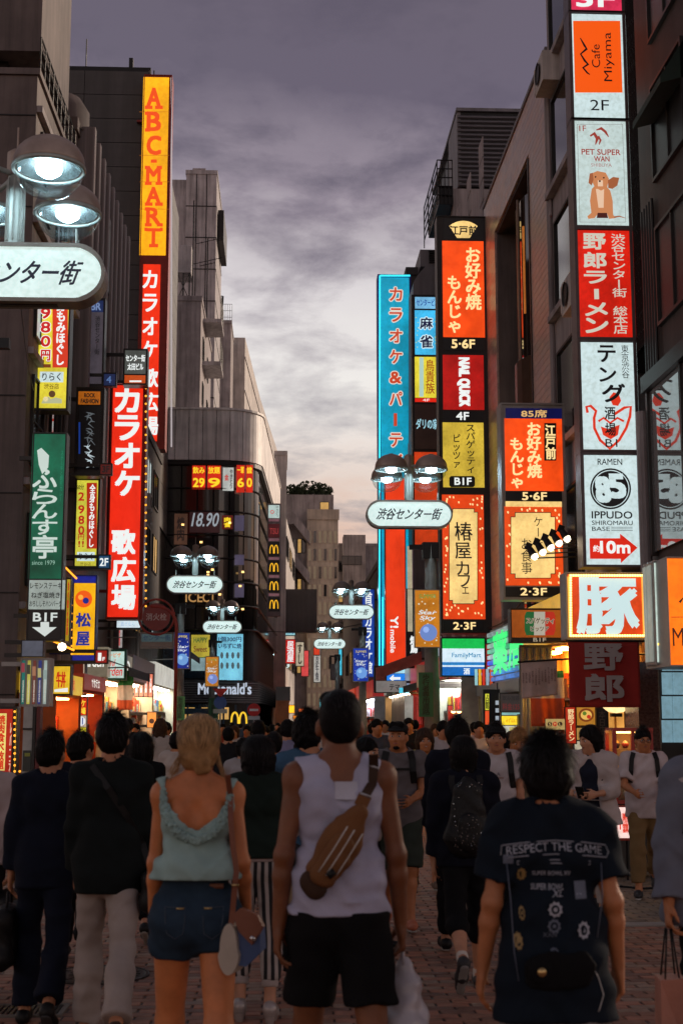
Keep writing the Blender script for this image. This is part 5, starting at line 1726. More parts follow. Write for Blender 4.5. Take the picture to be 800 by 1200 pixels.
 for dx in (-.42, .42):
  for dy in (-.45, .72):
   L = O + Vector((dx, dy, 6.93))
   sh = inst('lamp_shade', q['lamp_shade'], t, L)
   for nm in ('rim', 'reflector', 'glass_bowl', 'bulb'):
    inst(nm, q[nm], sh, L)
 return t
lamp(-2.68, 13.0, -1, 'nearest street lamp with its huge oval sign cut by the left edge of the photo')
lamp(2.68, 28.6, 1, 'large street lamp with oval sign standing right of centre before the cyan sign')
lamp(-2.82, 44.0, -1, 'left street lamp with oval sign in front of the dark curved glass building')
lamp(2.78, 55.0, 1, 'second lamp with oval sign on the right, beside the blue banner')
lamp(-2.8, 64.0, -1, 'smaller left lamp with oval sign just right of the first left one')
lamp(2.70, 78.0, 1, 'third lamp on the right, below the warm lit window grid')
lamp(-.28, 108.0, -1, 'far left lamp with a dim oval sign under the small pale blue sign')
lamp(.7, 146.0, 1, 'faraway lamp with a tiny oval sign left of the street axis')
lamp(3.72, 140.0, 1, 'faraway lamp with a tiny oval sign right above the crowd')
def pole_banner(label, x0, y0, x1, y1, Y, main, top, ball, kind):
 s = Sign(label, x0, y0, x1, y1, Y, .12, 'sign_steel', cat='banner', edge=.8, name='pole_banner')
 s.panel(x0 + 1, y0 + 1, x1 - 1, y1 - 1, E('banner ' + kind, main, .8, .2))
 w_, h_ = x1 - x0, y1 - y0
 s.circle(x0 + w_ * .55, y0 + h_ * .74, w_ * .34, TM(ball, .85), 24)
 s.circle(x0 + w_ * .45, y0 + h_ * .69, w_ * .12, TM(tuple(min(255, c + 50) for c in ball), .8), 12, lift=.004)
 s.text('SUMMER', x0 + w_ * .18, y0 + h_ * .08, x1 - w_ * .15, y0 + h_ * .15, TM(top), .04)
 s.text('Star\nSky', x0 + w_ * .14, y0 + h_ * .36, x1 - w_ * .12, y0 + h_ * .54, TM((225, 235, 240), .8), .03, shear=.2)
 r = random.Random(int(x0))
 for k in range(26):
  s.circle(r.uniform(x0 + 2, x1 - 2), r.uniform(y0 + 3, y1 - 3), .06 * w_ * r.uniform(.3, .7), TM((225, 225, 200), .8), 5, name='star', lift=.001)
 return s
pole_banner('orange banner with a pale blue ball on the centre lamp pole', 485.5, 691, 515, 759, 28.3, (214, 132, 30), (110, 140, 60), (110, 140, 206), 'orange')
pole_banner('deep blue banner with a pale ball on the first left lamp pole', 203, 741, 223, 784, 43.7, (24, 52, 158), (190, 170, 80), (110, 160, 220), 'blue')
pole_banner('small orange banner on the second left lamp pole', 240, 769, 257, 805, 63.6, (206, 130, 40), (130, 140, 60), (120, 140, 206), 'orange pale')
pole_banner('blue banner with a pale ball on the second right lamp pole', 413, 759, 432, 799, 54.6, (30, 62, 176), (190, 170, 80), (110, 160, 230), 'blue bright')
def green_plate(label, x0, y0, x1, y1, Y):
 s = Sign(label, x0, y0, x1, y1, Y, .02, 'sign_green', edge=0, name='pole_notice')
 s.panel(x0, y0, x1, y1, M('notice green', (.02, .14, .055), .5))
 s.vtext('歩行者専用道路', x0 + (x1 - x0) * .25, y0 + 2, x1 - (x1 - x0) * .25, y1 - 2, TP((20, 30, 20)), .03)
green_plate('dark green notice wrapped round the centre lamp pole', 490.5, 788, 507, 840, 28.3)
green_plate('green notice on the first left lamp pole', 204, 816, 217, 844, 43.8)
green_plate('small green notice on the second left lamp pole', 244.5, 818, 255, 842, 63.7)
# fire hydrant sign on its red pole
hy = thing('hydrant_sign', 'round red fire hydrant sign on a tall red pole', 'hydrant sign', (xat(205, 28), 28, 0))
RP = M('hydrant red paint', (.30, .03, .02), .5, var=.3)
hx = xat(205, 28)
ctr = at(183.5, 723, 28)
MB().tube([(hx, 28, 0), (hx, 28, zat(735, 28))] + [(ctr.x + (hx - ctr.x) * math.cos(a), 28, zat(735, 28) + (hx - ctr.x) * 1.0 * math.sin(a)) for a in [PI * .5 * k / 8 for k in range(1, 9)]] + [(ctr.x - .12, 28, zat(735, 28) + (hx - ctr.x))], .035, 8).build('pole', RP, hy, smooth=True)
ring = MB()
ring.tube([(ctr.x + .36 * math.cos(a), 28, ctr.z + .36 * math.sin(a)) for a in [2 * PI * k / 28 for k in range(29)]], .022, 8, cap=False)
ring.build('ring', RP, hy, smooth=True)
dm = MB().prism([(ctr.x + .28 * math.cos(2 * PI * k / 32), 27.98, ctr.z + .28 * math.sin(2 * PI * k / 32)) for k in range(32)], (0, .05, 0)).build('disc', M('hydrant disc', (.22, .025, .02), .5, var=.2), hy)
lettering('消火栓', (ctr.x, 27.972, ctr.z), (1, 0, 0), (0, 0, 1), .42, .15, TP((190, 170, 165)), dm, .04, nrm=(0, -1, 0))
s = Sign('transparent street name board hanging below the hydrant sign', 164, 741, 204, 760, 29, .06, 'sign_grey', edge=1, name='name_board')
s.panel(166, 743, 202, 752, E('board dim teal', (70, 92, 96), .6, light=False)).text('センター街', 168, 744, 200, 751, TM((30, 44, 60)), .05).panel(166, 752.5, 202, 758, E('board dim brown', (80, 66, 60), .5, light=False))
# traffic signs by the corner building
tg = thing('traffic_signs', 'pole with a red triangle, blue disc and plate before the corner building', 'traffic sign', (xat(258, 60), 60, 0))
MB().tube([(xat(258, 60), 60, 0), (xat(258, 60), 60, zat(806, 60))], .035, 8).build('pole', STEEL, tg)
X_ = xat(258, 60)
z1_, z2_ = zat(807, 60), zat(818, 60)
MB().prism([(X_ - .33, 59.93, z1_), (X_ + .33, 59.93, z1_), (X_, 59.93, z2_)], (0, .03, 0)).build('stop_triangle', TP((200, 30, 26)), tg)
zc = zat(823, 60)
MB().prism([(X_ + .28 * math.cos(k * PI / 12), 59.93, zc - .02 + .28 * math.sin(k * PI / 12)) for k in range(24)], (0, .03, 0)).build('blue_disc', TP((30, 66, 140)), tg)
bx('plate', TP((150, 150, 150)), tg, X_ - .3, X_ + .3, 59.93, 59.96, zat(836, 60), zat(831, 60))
tn = thing('traffic_signs', 'round red no entry sign with a white plate at the mouth of the far street', 'traffic sign', (xat(297, 70), 70, 0))
X_ = xat(297.5, 70)
MB().tube([(X_, 70, 0), (X_, 70, zat(824, 70))], .035, 8).build('pole', STEEL, tn)
zc = zat(832, 70)
dd = MB().prism([(X_ + .33 * math.cos(k * PI / 14), 69.93, zc + .33 * math.sin(k * PI / 14)) for k in range(28)], (0, .03, 0)).build('red_disc', TP((206, 34, 30)), tn)
bx('bar', TP((225, 225, 225)), dd, X_ - .22, X_ + .22, 69.92, 69.929, zc - .055, zc + .055)
bx('plate', TP((190, 195, 200)), tn, X_ - .3, X_ + .3, 69.93, 69.96, zat(843.5, 70), zat(839, 70))
# ================================================================ shops at street level
def P3(v_):
 return Vector(v_)
def shop(label, side, y0, y1, h=2.9, wall=(150, 120, 90), lamp_rgb=(255, 214, 160), k=6, goods=((200, 60, 40), (230, 200, 60), (220, 220, 210), (60, 120, 90)), fascia=(90, 30, 24), fk=.7, txt=None, trgb=(240, 240, 230), depth=.75, shelves=4, x=None, fh=.75):
 """a shallow open shopfront: back wall, jambs, shelves of goods, lit ceiling and a fascia board along the street"""
 X = x if x is not None else (LX if side < 0 else RX)
 o = -side            # +1: opens towards +X
 t = thing('shop', label, 'shop', (X + o * depth / 2, (y0 + y1) / 2, 0))
 xb, xf = X + o * .02, X + o * depth
 wm = M('shop wall %d %d %d' % wall, S(*wall)[:3], .7, var=.2)
 bx('back_wall', wm, t, xb, xb + o * .06, y0, y1, .0, h)
 bx('jamb', wm, t, xb + o * .061, xf, y0, y0 + .08, 0, h)
 bx('jamb', wm, t, xb + o * .061, xf, y1 - .08, y1, 0, h)
 bx('ceiling', wm, t, xb + o * .061, xf, y0 + .081, y1 - .081, h - .06, h)
 n = max(1, int((y1 - y0) / 1.3))
 k *= 4.5
 lm = E('shop lamp %d %d %d %s' % (*lamp_rgb, k), lamp_rgb, k, 0)
 for i in range(n):
  y = y0 + (y1 - y0) * (i + .5) / n
  bx('ceiling_lamp', lm, t, X + o * .25, X + o * (depth - .15), y - .28, y + .28, h - .10, h - .065)
 r = random.Random(int(y0 * 10))
 gm = [M('goods %d %d %d' % g, S(*g)[:3], .5, var=.3, scale=20) for g in goods]
 sh = MB()
 gb = MB()
 for s_ in range(shelves):
  z = .25 + s_ * (h - .6) / shelves
  sh.box(min(xb + o * .062, xb + o * .42), max(xb + o * .062, xb + o * .42), y0 + .1, y1 - .1, z, z + .03)
  y = y0 + .15
  while y < y1 - .3:
   w_ = r.uniform(.1, .26)
   hh = r.uniform(.16, (h - .6) / shelves - .1)
   gb.mi = r.randrange(len(gm))
   d_ = r.uniform(.28, .36)
   gb.box(min(xb + o * .08, xb + o * d_), max(xb + o * .08, xb + o * d_), y, y + w_, z + .032, z + .032 + hh)
   y += w_ + r.uniform(.01, .06)
 sh.build('shelf', STEEL, t)
 tag(gb.build('goods', gm, t), kind='stuff')
 fm = E('fascia %d %d %d %.1f' % (*fascia, fk), fascia, fk, .15, light=fk > .8)
 fb = bx('fascia', fm, t, X + o * .03, xf + o * .06, y0, y1, h + .003, h + fh)
 if txt:
  for yy in ((y0 + y1) / 2,):
   lettering(txt, (xf + o * .068, yy, h + fh / 2), (0, -side * -1, 0) if side < 0 else (0, -1, 0), (0, 0, 1), min((y1 - y0) * .8, len(txt) * fh), fh * .6, TM(trgb), fb, .05, nrm=(o, 0, 0))
   lettering(txt, ((xb + xf) / 2 + o * .04, y0 - .008, h + fh / 2), (1, 0, 0), (0, 0, 1), depth * .8, fh * .35, TM(trgb), fb, .05, nrm=(0, -1, 0))
 return t
ORI = ((200, 80, 30), (230, 170, 60), (210, 60, 40), (240, 220, 180))
shop('narrow shop with an orange lit doorway behind the white door', -1, 27.4, 30.6, 2.25, (190, 96, 40), (255, 190, 110), 5, ORI, (210, 170, 40), .9, '定食', (190, 40, 30), fh=.4)
shop('left karaoke entrance with warm red walls', -1, 30.8, 34.6, 2.4, (170, 60, 30), (255, 190, 120), 5, ORI, (120, 30, 20), .7, 'カラオケ', fh=.35)
shop('open front shop with crowded bright shelves under the lower awning', -1, 34.8, 40.6, 2.8, (200, 180, 150), (255, 224, 190), 7, ((200, 60, 60), (230, 200, 120), (230, 230, 230), (90, 140, 160), (240, 150, 60)), (140, 130, 110), .6, 'Garden')
shop('bright accessory shop under the long blue grey awning', -1, 40.8, 47.8, 2.9, (220, 200, 170), (255, 226, 196), 9, ((230, 90, 60), (240, 220, 160), (230, 230, 235), (120, 150, 190), (240, 160, 90)), (70, 60, 60), .5)
shop('white lit convenience shop beyond the awnings on the left', -1, 48, 57, 3.0, (220, 215, 200), (240, 240, 225), 9, ((220, 60, 50), (240, 210, 70), (235, 235, 235), (70, 130, 190)), (200, 200, 190), .9)
shop('pork noodle shop with glowing yellow walls behind the red banner', 1, 20.9, 25.4, 3.0, (214, 150, 70), (255, 196, 96), 9, ((200, 70, 30), (230, 170, 60), (120, 60, 30)), (210, 160, 60), .9, None, depth=.7)
shop('shuttered stair entrance with a dim pink fascia right of the yellow lit sign', 1, 27.7, 30.4, 2.3, (96, 92, 80), (220, 210, 180), 1.5, ((90, 90, 80), (120, 110, 90)), (60, 52, 50), .5, fh=.25, depth=.4)
shop('small shop with a yellow lit ticket window behind the white shirt boy', 1, 30.6, 33.9, 2.3, (160, 150, 120), (240, 240, 220), 6, ((240, 210, 60), (235, 235, 220), (60, 60, 60)), (50, 46, 46), .5, fh=.25, depth=.4)
shop('convenience store front under the banded green and blue sign', 1, 34.4, 41, 2.9, (200, 200, 190), (235, 242, 235), 7, ((220, 60, 50), (240, 210, 70), (235, 235, 235), (70, 130, 190)), (180, 40, 34), .7)
shop('red fronted bar with three warm lamps beyond the centre lamp pole', 1, 41.2, 47.5, 2.8, (170, 40, 24), (255, 180, 110), 5, ORI, (150, 34, 26), .8)
shop('shop under the green and white striped awning near the cyan sign', 1, 48, 60, 2.8, (170, 140, 100), (250, 226, 190), 6, ORI, (150, 150, 145), .6, 'テマ', (30, 30, 30))
shop('mobile phone shop with pale walls further down on the right', 1, 62, 76, 2.8, (200, 200, 205), (235, 240, 250), 7, ((220, 60, 50), (200, 200, 210)), (150, 40, 40), .8, x=4.9)
for k, (xx, ya, yb, c, l_) in enumerate(((4.9, 78, 92, (255, 190, 120), 'amber lit bar front far down on the right'), (4.9, 94, 109, (255, 230, 200), 'last lit shop front far down on the right'))):
 shop(l_, 1, ya, yb, 2.8, (170, 110, 60), c, 7, ORI, (190, 60, 40), .8, x=xx)
shop('ground floor shop of the corner building along the far street', -1, 75, 96, 2.8, (150, 90, 50), (255, 190, 110), 7, ORI, (40, 36, 36), .5, x=-.35)
# awnings
def awning(label, X, y0, y1, z, drop, out, side, m, stripes=None):
 t = thing('awning', label, 'awning', (X, (y0 + y1) / 2, z))
 o = -side
 n = 12 if stripes else 1
 for k in range(n):
  a, b = y0 + (y1 - y0) * k / n, y0 + (y1 - y0) * (k + 1) / n
  mm = stripes[k % 2] if stripes else m
  MB().prism([(X + o * .02, a, z), (X + o * out, a, z - drop), (X + o * out, a, z - drop - .22), (X + o * (out - .02), a, z - drop - .22), (X + o * (out - .02), a, z - drop - .02), (X + o * .02, a, z - .04)], (0, b - a - .002, 0)).build('awning_cloth', mm, t)
 mb = MB()
 for y in (y0 + .06, y1 - .06):
  mb.tube([(X, y, z - drop - .05), (X + o * out, y, z - drop)], .02, 6)
 mb.build('strut', STEEL, t)
 return t
AWB = M('awning slate cloth', (.07, .08, .12), .8, var=.2)
awning('long slate blue awning over the bright accessory shop', LX, 40.9, 55.5, 5.3, 1.1, 1.9, -1, AWB)
awning('lower dark awning over the open front shop with crowded shelves', LX, 34.9, 40.4, 3.5, .45, 1.35, -1, M('awning dark cloth', (.05, .055, .06), .8))
awning('small striped awning in green and white on the right', RX, 48.2, 52, 3.2, .4, 1.3, 1, None, (M('stripe white', (.5, .5, .46), .8), M('stripe green', (.03, .09, .06), .8)))
awning('black awning over the red fronted bar', RX, 41.3, 46, 3.2, .35, 1.2, 1, M('awning black', (.02, .02, .02), .8))
# things that face the camera low on the left
s = Sign('wide shop board with five tall coloured strips at the left edge', 23, 771, 60, 828, 25.6, .4, 'sign_steel', arms=LX, edge=1)
for k, (c, d2) in enumerate((((30, 120, 110), (150, 60, 70)), ((206, 200, 90), (60, 60, 50)), ((120, 60, 50), (170, 120, 90)), ((50, 60, 130), (190, 180, 120)), ((176, 196, 190), (150, 170, 165)))):
 x_ = 25 + k * 6.4
 s.panel(x_, 774, x_ + 5.2, 825, E('strip %d' % k, c, .7, .2))
 s.poly([(x_ + .6, 777 + k * 2), (x_ + 4.6, 777 + k * 2), (x_ + 4.6, 788 + k * 2), (x_ + .6, 788 + k * 2)], TM(d2, .7))
 s.vtext('居酒屋食堂', x_ + 1.2, 797, x_ + 4, 823, TM((210, 205, 190), .7), .02)
s = Sign('glossy bluish blank board above the five coloured strips', 25, 750, 52, 770, 25.9, .2, 'sign_dark', arms=LX, edge=1)
s.panel(26, 751, 51, 769, E('blank blue grey', (92, 96, 110), .7, .3, light=False))
s = Sign('yellow lit food board beside the five coloured strips', 60, 779, 84, 815, 27.3, .3, 'sign_dark', arms=LX, edge=1)
s.panel(61.5, 781, 82.5, 813, E('food yellow', (226, 184, 40), 1.0, .2)).text('牛丼', 66, 787, 78, 806, TM((190, 40, 20)), .05)
s.poly([(64, 808), (80, 806), (80, 811), (64, 811)], TM((230, 230, 220)))
s = thing('standing_sign', 'red and yellow standing sign ringed with amber bulbs at the bottom of the left edge', 'sign', (xat(8, 20), 20, .1))
c_ = Stack(s, 20)
a, b = at(-20, 942, 20), at(21, 828, 20)
MB().box(a.x, b.x, 20, 20.25, a.z, b.z).build('housing', M('sign_dark'), s)
MB().tube([(a.x + .1, 20.1, 0), (a.x + .1, 20.1, a.z)], .03, 6).tube([(b.x - .08, 20.1, 0), (b.x - .08, 20.1, a.z)], .03, 6).build('foot', BLACKM, s)
c_.panel(-18, 831, 15.5, 939, E('standing red', (170, 34, 16), .95, .2)).panel(16, 831, 20, 939, E('standing yellow', (206, 176, 40), 1.0), lift=.002)
c_.panel(-10, 836, 8.5, 903, E('standing yellow pale', (226, 214, 120), 1.0), lift=.003)
c_.vtext('焼肉食べ放題', -4, 838, 7.5, 902, TM((200, 50, 20)), .08).vtext('レバニラ定食', 9.5, 846, 15, 934, TM((220, 200, 170)), .02)
for k in range(16):
 for x_ in (17.6, 23.5):
  if x_ > 20 and k < 10:
   continue
  p = at(x_, 834 + k * 7, 19.9)
  inst('bulb', bulb, s, (p.x, 19.9, p.z), scale=(.6, .6, .6))
d_ = thing('shop_door', 'white panelled door with a small dark poster behind the standing sign', 'door', (xat(33, 24.5), 24.5, 0))
a, b = at(24, 950, 24.5), at(43, 828, 24.5)
bx('leaf', M('door white', (.45, .45, .42), .5), d_, a.x, b.x, 24.5, 24.56, 0.02, b.z)
bx('rail', FM_D, d_, a.x, b.x, 24.46, 24.499, zat(855, 24.5), zat(853, 24.5))
bx('rail', FM_D, d_, b.x - .05, b.x, 24.45, 24.499, 0.02, b.z)
pp = bx('poster', M('poster dark grey', (.05, .06, .05), .5), d_, a.x + .02, xat(37, 24.4), 24.47, 24.49, zat(903, 24.5), zat(879, 24.5))
bx('print', TP((150, 160, 70)), pp, a.x + .05, xat(36, 24.4), 24.462, 24.469, zat(886, 24.5), zat(882, 24.5))
bx('jamb', M('door jamb red', (.14, .02, .02), .5), d_, xat(43.5, 24.5), xat(48, 24.5), 24.45, 24.7, 0, zat(828, 24.5))
s = Sign('red and yellow karaoke price banner with a white disc in the left shops', 87.5, 817, 103, 864, 31, .1, 'sign_dark', arms=LX, edge=.6)
s.panel(88.5, 818, 102, 838, E('karaoke banner red', (206, 40, 24), 1.0)).text('オケ', 90, 820, 101, 828, TM((240, 210, 60)), .06).text('広場', 90, 829, 101, 837, TM((240, 210, 60)), .06)
s.panel(88.5, 838.5, 102, 852, E('karaoke banner pale', (190, 176, 160), .9)).circle(95, 845, 5.5, TM((226, 230, 236))).text('11', 92, 841, 98, 849, TM((40, 70, 140)), .05)
s.panel(88.5, 852.5, 102, 863, E('karaoke banner lime', (220, 206, 50), 1.0))
s = Sign('dark red brown lit panel column under the beef bowl sign', 84, 777, 101, 815, 32.5, .3, 'sign_dark', arms=LX, edge=.6)
s.panel(86, 778, 99, 813, E('brown red panel', (104, 36, 22), .7, .2)).poly([(98, 778), (99.4, 778), (99.4, 813), (98, 813)], TM((170, 150, 130)))
for k in range(12):
 p = at(84.2, 700 + k * 9.5, 30.7)
 inst('bulb', bulb, s.root, (p.x, 30.7, p.z), scale=(.7, .7, .7))
s = Sign('large white panel with red vertical stripes of script beyond the beef bowl sign', 113, 727, 145, 760, 44, .15, 'sign_dark', arms=LX, edge=.6)
s.panel(114, 728, 144, 759, E('striped white', (176, 170, 168), .85, .2))
for k in range(6):
 s.vtext('本日開催', 116 + k * 4.6, 733 + k, 118.5 + k * 4.6, 757, TM((190, 60, 60)), .05)
s = Sign('row of translucent pink orange shop panels under the slate blue awning', 157, 789, 180, 817, 45, .1, 'sign_dark', arms=LX, edge=.4)
for k in range(4):
 s.panel(158 + k * 5.5, 790, 162.6 + k * 5.5, 816, E('pink orange', (236, 132, 104), 1.0, .25))
 s.vtext('大特価', 159 + k * 5.5, 794, 161.6 + k * 5.5, 812, tW, .03)
s = Sign('small orange poster with a dark cup in the bright left shops', 172, 834, 184, 853, 43, .05, 'sign_dark', arms=LX, edge=.4)
s.panel(172.8, 834.8, 183.2, 852.4, E('orange poster', (242, 150, 70), 1.1)).circle(178, 845, 3, TM((70, 40, 30)))
s = Sign('slanting orange neon lines under the green sign with a bright round lamp', 60, 693, 90, 727, 29.2, .1, 'sign_dark', arms=LX, edge=0)
s.root['label'] = 'pair of orange neon lines between the green sign and the beef bowl sign'
for ch in list(s.root.children):
 if ch.name.startswith('housing'):
  bpy.data.objects.remove(ch)
nm = E('neon orange', (255, 150, 40), 2.2, 0)
MB().tube([at(76, 664, 29.2), at(90, 678, 29.0)], .02, 6).build('neon_tube', nm, s.root)
MB().tube([at(62, 751, 29.2), at(87, 762, 29.0)], .022, 6).build('neon_tube', nm, s.root)
p = at(73, 758, 28.8)
MB().lathe((p.x, 28.8, p.z), [(0, -.09), (.07, -.06), (.09, 0), (.07, .06), (0, .09)], 12).build('lamp', E('round lamp', (255, 226, 190), 6, 0), s.root)
s = Sign('narrow yellow lit side sign behind the green sign', 76, 677, 84, 752, 28.2, .2, 'sign_dark', arms=LX, edge=.5)
s.panel(77, 679, 83, 751, E('side yellow', (190, 160, 40), .8, .3)).vtext('食べ飲み放題', 78, 682, 82, 745, TM((180, 50, 30)), .03)
CO = M('cloth orange red', (.62, .10, .03), .85, bump=.2)
cloth('flag', 'Italian flag hanging among the left shops, green band at the top', 'flag', 137, 786, 157, 832, 38, [(0, CG), (.36, M('flag white', (.7, .64, .56), .85, bump=.2)), (.78, CO)], .03, seed=3)
cloth('flag', 'Italian flag hanging half hidden under the pink menu cloth on the right', 'flag', 622, 786, 660, 851, 20.6, [(0, CG), (.12, CWh), (.5, CO)], .03, slant=.0, seed=8)
o, a, b = cloth('banner', 'pinkish white menu cloth of vertical handwriting hung on a slanting rod', 'banner', 611, 776, 652, 819, 19.6, [(0, M('menu cloth', (.55, .42, .38), .85, bump=.2))], .01, slant=.06, seed=4)
for k in range(11):
 c = [rnd.choice('特製醤油味噌塩豚骨辛肉大盛半熟玉子餃子ライス麦酒冷製定食') for _ in range(rnd.choice((5, 6, 8)))]
 lettering(''.join(c), (b.x - .04 - k * .046, 19.555, (a.z + b.z) / 2 + .03 + .05 * (1 - k / 10)), (1, 0, 0), (0, 0, 1), .028, .03 * len(c), TP((90, 50, 50)), o, .0, vertical=True, cells=True, nrm=(0, -1, 0))
rdp = thing('banner_pole', 'slanting dark rod holding the pinkish menu cloth', 'pole', (a.x, 19.6, b.z))
MB().tube([(a.x - .05, 19.6, b.z + .0), (RX, 19.6, b.z + .12)], .014, 8).build('rod', BLACKM, rdp)
# lit louvred fascia with green kanji on the right
lf = thing('shop_sign', 'slanting lit fascia of green and blue louvres with big green characters', 'sign', (RX - .6, 27, 3.4))
Yl0, Yl1 = 26.3, 32.0
for k in range(9):
 z = 2.6 + k * .13
 m_ = E('louvre %d' % (k % 9), ((60, 130, 220), (70, 150, 230), (150, 190, 200), (40, 70, 220), (170, 190, 190), (60, 180, 130), (160, 180, 180), (60, 190, 130), (150, 170, 170))[k], .75, .35, scale=2)
 bx('louvre', m_, lf, RX - .45, RX - .38, Yl0, Yl1, z, z + .085)
 bx('louvre', m_, lf, RX - .37, RX - .06, Yl0 - .02, Yl0 + .05, z, z + .085)
bx('frame', STEEL, lf, RX - .37, RX - .06, Yl0 + .06, Yl1, 2.56, 3.8)
lettering('薬局', (RX - .47, 29.0, 3.2), (0, -1, 0), (0, 0, 1), 4.0, .95, TM((50, 220, 110), 1.3), lf, .08, nrm=(-1, 0, 0))
s = Sign('small cream lit lettering board behind the menu cloth', 629, 755, 654, 772, 25.4, .12, 'sign_dark', arms=RX, edge=.4)
s.panel(630, 756, 653, 771, BLK).text('MAX', 632, 757.5, 652, 770, TM((255, 220, 150), 1.4), .1)
# shutter, plates and food posters of the noodle shop
sh = thing('shutter', 'grey corrugated metal shutter wall left of the noodle shop', 'shutter', (RX - .5, 25.8, 0))
slm = MB().tube([(0, 0, 0), (0, 0, 2.9)], .045, 8).mesh('slat', smooth=True)
slm.materials.append(M('shutter metal', (.17, .17, .15), .5, .4))
for k in range(9):
 inst('slat', slm, sh, (xat(612 + k * 4, 22.5), 22.5 + .02 * (k % 2), 0))
bx('back', DARKB, sh, xat(610, 22.6), xat(648, 22.6), 22.58, 22.66, 0, 2.95)
s = Sign('small cream size plate with black and red round letters', 639, 842.5, 661, 855, 19.8, .04, 'sign_dark', arms=None, edge=0, name='size_plate')
s.panel(639, 842.5, 661, 855, E('plate cream', (206, 176, 110), .7, light=False))
for k, (c, l_) in enumerate((((40, 20, 16), 'S'), ((170, 30, 20), 'M'), ((40, 20, 16), 'L'))):
 s.circle(643.5 + k * 6, 848.5, 2.7, TM(c)).text(l_, 642.3 + k * 6, 846.8, 644.7 + k * 6, 850.2, TM((206, 176, 110)), 0)
s = Sign('red vertical strip banner covered in orange script by the noodle shop', 662, 828, 674, 872, 20.1, .05, 'sign_dark', arms=None, edge=.4)
s.panel(663, 829, 673, 871, E('strip red', (178, 44, 22), .9, .2)).vtext('野郎ラーメン', 665, 831, 671.5, 869, TM((236, 206, 150)), .06)
s = Sign('round bowl food poster in yellow and orange above the white jacket person', 674.5, 826, 698, 851, 20.2, .05, 'sign_dark', arms=None, edge=.4)
s.panel(675.5, 827, 697, 850, E('food poster', (206, 140, 50), .8, .3)).circle(686, 838, 9, TM((120, 60, 24)), ry=8).circle(686, 838, 6.5, TM((226, 180, 90)), ry=5.5, lift=.004).circle(684, 836, 2.5, TM((90, 120, 40)), 8, lift=.006).circle(689, 840, 2.5, TM((190, 50, 30)), 8, lift=.006)
s = Sign('menu board of small dishes under the bowl poster', 672, 852, 697, 900, 20.3, .05, 'sign_dark', arms=None, edge=.4)
for i in range(2):
 for j in range(3):
  s.panel(673 + i * 12, 853 + j * 15.5, 684 + i * 12, 867 + j * 15.5, E('dish %d' % ((i + j) % 3), ((196, 150, 80), (206, 196, 170), (180, 100, 50))[(i + j) % 3], .8, .3))
s = Sign('dark chalkboard covered in tiny writing by the yellow doorway', 699, 828, 711, 893, 20.0, .06, 'sign_dark', arms=None, edge=.4)
s.panel(700, 829, 710, 892, M('chalkboard', (.05, .045, .045), .7)).vtext('本日店長特選', 702, 833, 708, 888, TP((120, 110, 100)), 0)
ln = thing('lantern', 'glowing cream bowl shaped lamp hanging below the red kanji banner', 'lantern', (xat(721, 18.6), 18.6, zat(835, 18.6)))
p = at(721, 827, 18.6)
MB().lathe((p.x, 18.6, p.z), [(0, -.10), (.10, -.085), (.17, -.03), (.19, .04), (.17, .08), (0, .085)], 24).build('shade', E('lantern cream', (255, 214, 150), 1.6, .1), ln, smooth=True)
bx('plate', BLACKM, ln, p.x - .07, p.x + .07, 18.54, 18.66, p.z - .15, p.z - .102)
MB().tube([(p.x, 18.6, p.z + .085), (p.x, 18.6, 3.4)], .008, 5).build('cord', BLACKM, ln)
# doorway of the noodle shop
dw = thing('doorway', 'yellow lit wooden doorway of the noodle shop', 'doorway', (xat(735, 19.9), 20.3, 0))
WD = M('oak panel', (.42, .25, .10), .5, streak=.3)
a, b = xat(676, 20.6), xat(762, 20.6)
bx('wall', WD, dw, a, b, 20.62, 20.7, 0, 3.6)
for k in range(4):
 x_ = a + (b - a) * (.12 + k * .27)
 bx('post', M('dark oak', (.16, .08, .035), .5), dw, x_ - .03, x_ + .03, 20.56, 20.619, 0, 3.5)
for z in (2.35, 2.95, 3.3):
 bx('lintel', M('dark oak'), dw, a, b, 20.55, 20.615, z, z + .07)
bx('lamp', E('door lamp', (255, 176, 76), 60, 0), dw, a + .1, b - .1, 20.2, 20.4, 3.45, 3.5)
for x0_, x1_ in ((702, 719), (722, 745)):
 bx('lit_window', E('door window', (240, 172, 84), .85, .35, scale=3), dw, xat(x0_, 20.6), xat(x1_, 20.6), 20.59, 20.612, .9, 2.3)
for x_ in (710.5, 733):
 bx('glazing_bar', M('dark oak'), dw, xat(x_, 20.6) - .02, xat(x_, 20.6) + .02, 20.57, 20.588, .9, 2.3)
bx('canopy', M('canopy brown', (.10, .07, .05), .7), dw, a - .1, b, 19.95, 20.6, 3.51, 3.6)
# granite pillar and pale window grid at the right edge
pl = thing('pillar', 'polished reddish granite pillar at the right edge', 'pillar', (xat(760, 17.6), 17.8, 0))
bx('shaft', M('granite', (.17, .10, .085), .22, var=.45, scale=30, bump=.1), pl, xat(748, 17.6), xat(776, 17.6), 17.6, 18.3, 0, zat(775, 17.6))
for k in range(5):
 bx('joint', BLACKM, pl, xat(748, 17.6) - .002, xat(776, 17.6) + .002, 17.597, 17.6, .45 + k * .45, .455 + k * .45)
wg = thing('window_wall', 'pale blue lit window grid under the big orange sign', 'window', (xat(790, 16.8), 16.8, 0))
for i in range(2):
 for j in range(4):
  a, b = at(776 + i * 13, 870 - j * 28, 16.8), at(787 + i * 13, 844 - j * 28, 16.8)
  bx('pane', E('pane pale blue', (130, 170, 186), .7, .1), wg, a.x, b.x, 16.8, 16.83, a.z, b.z)
bx('frame', FM_D, wg, xat(774.5, 16.8), xat(802, 16.8), 16.835, 16.9, 0, zat(782, 16.8))
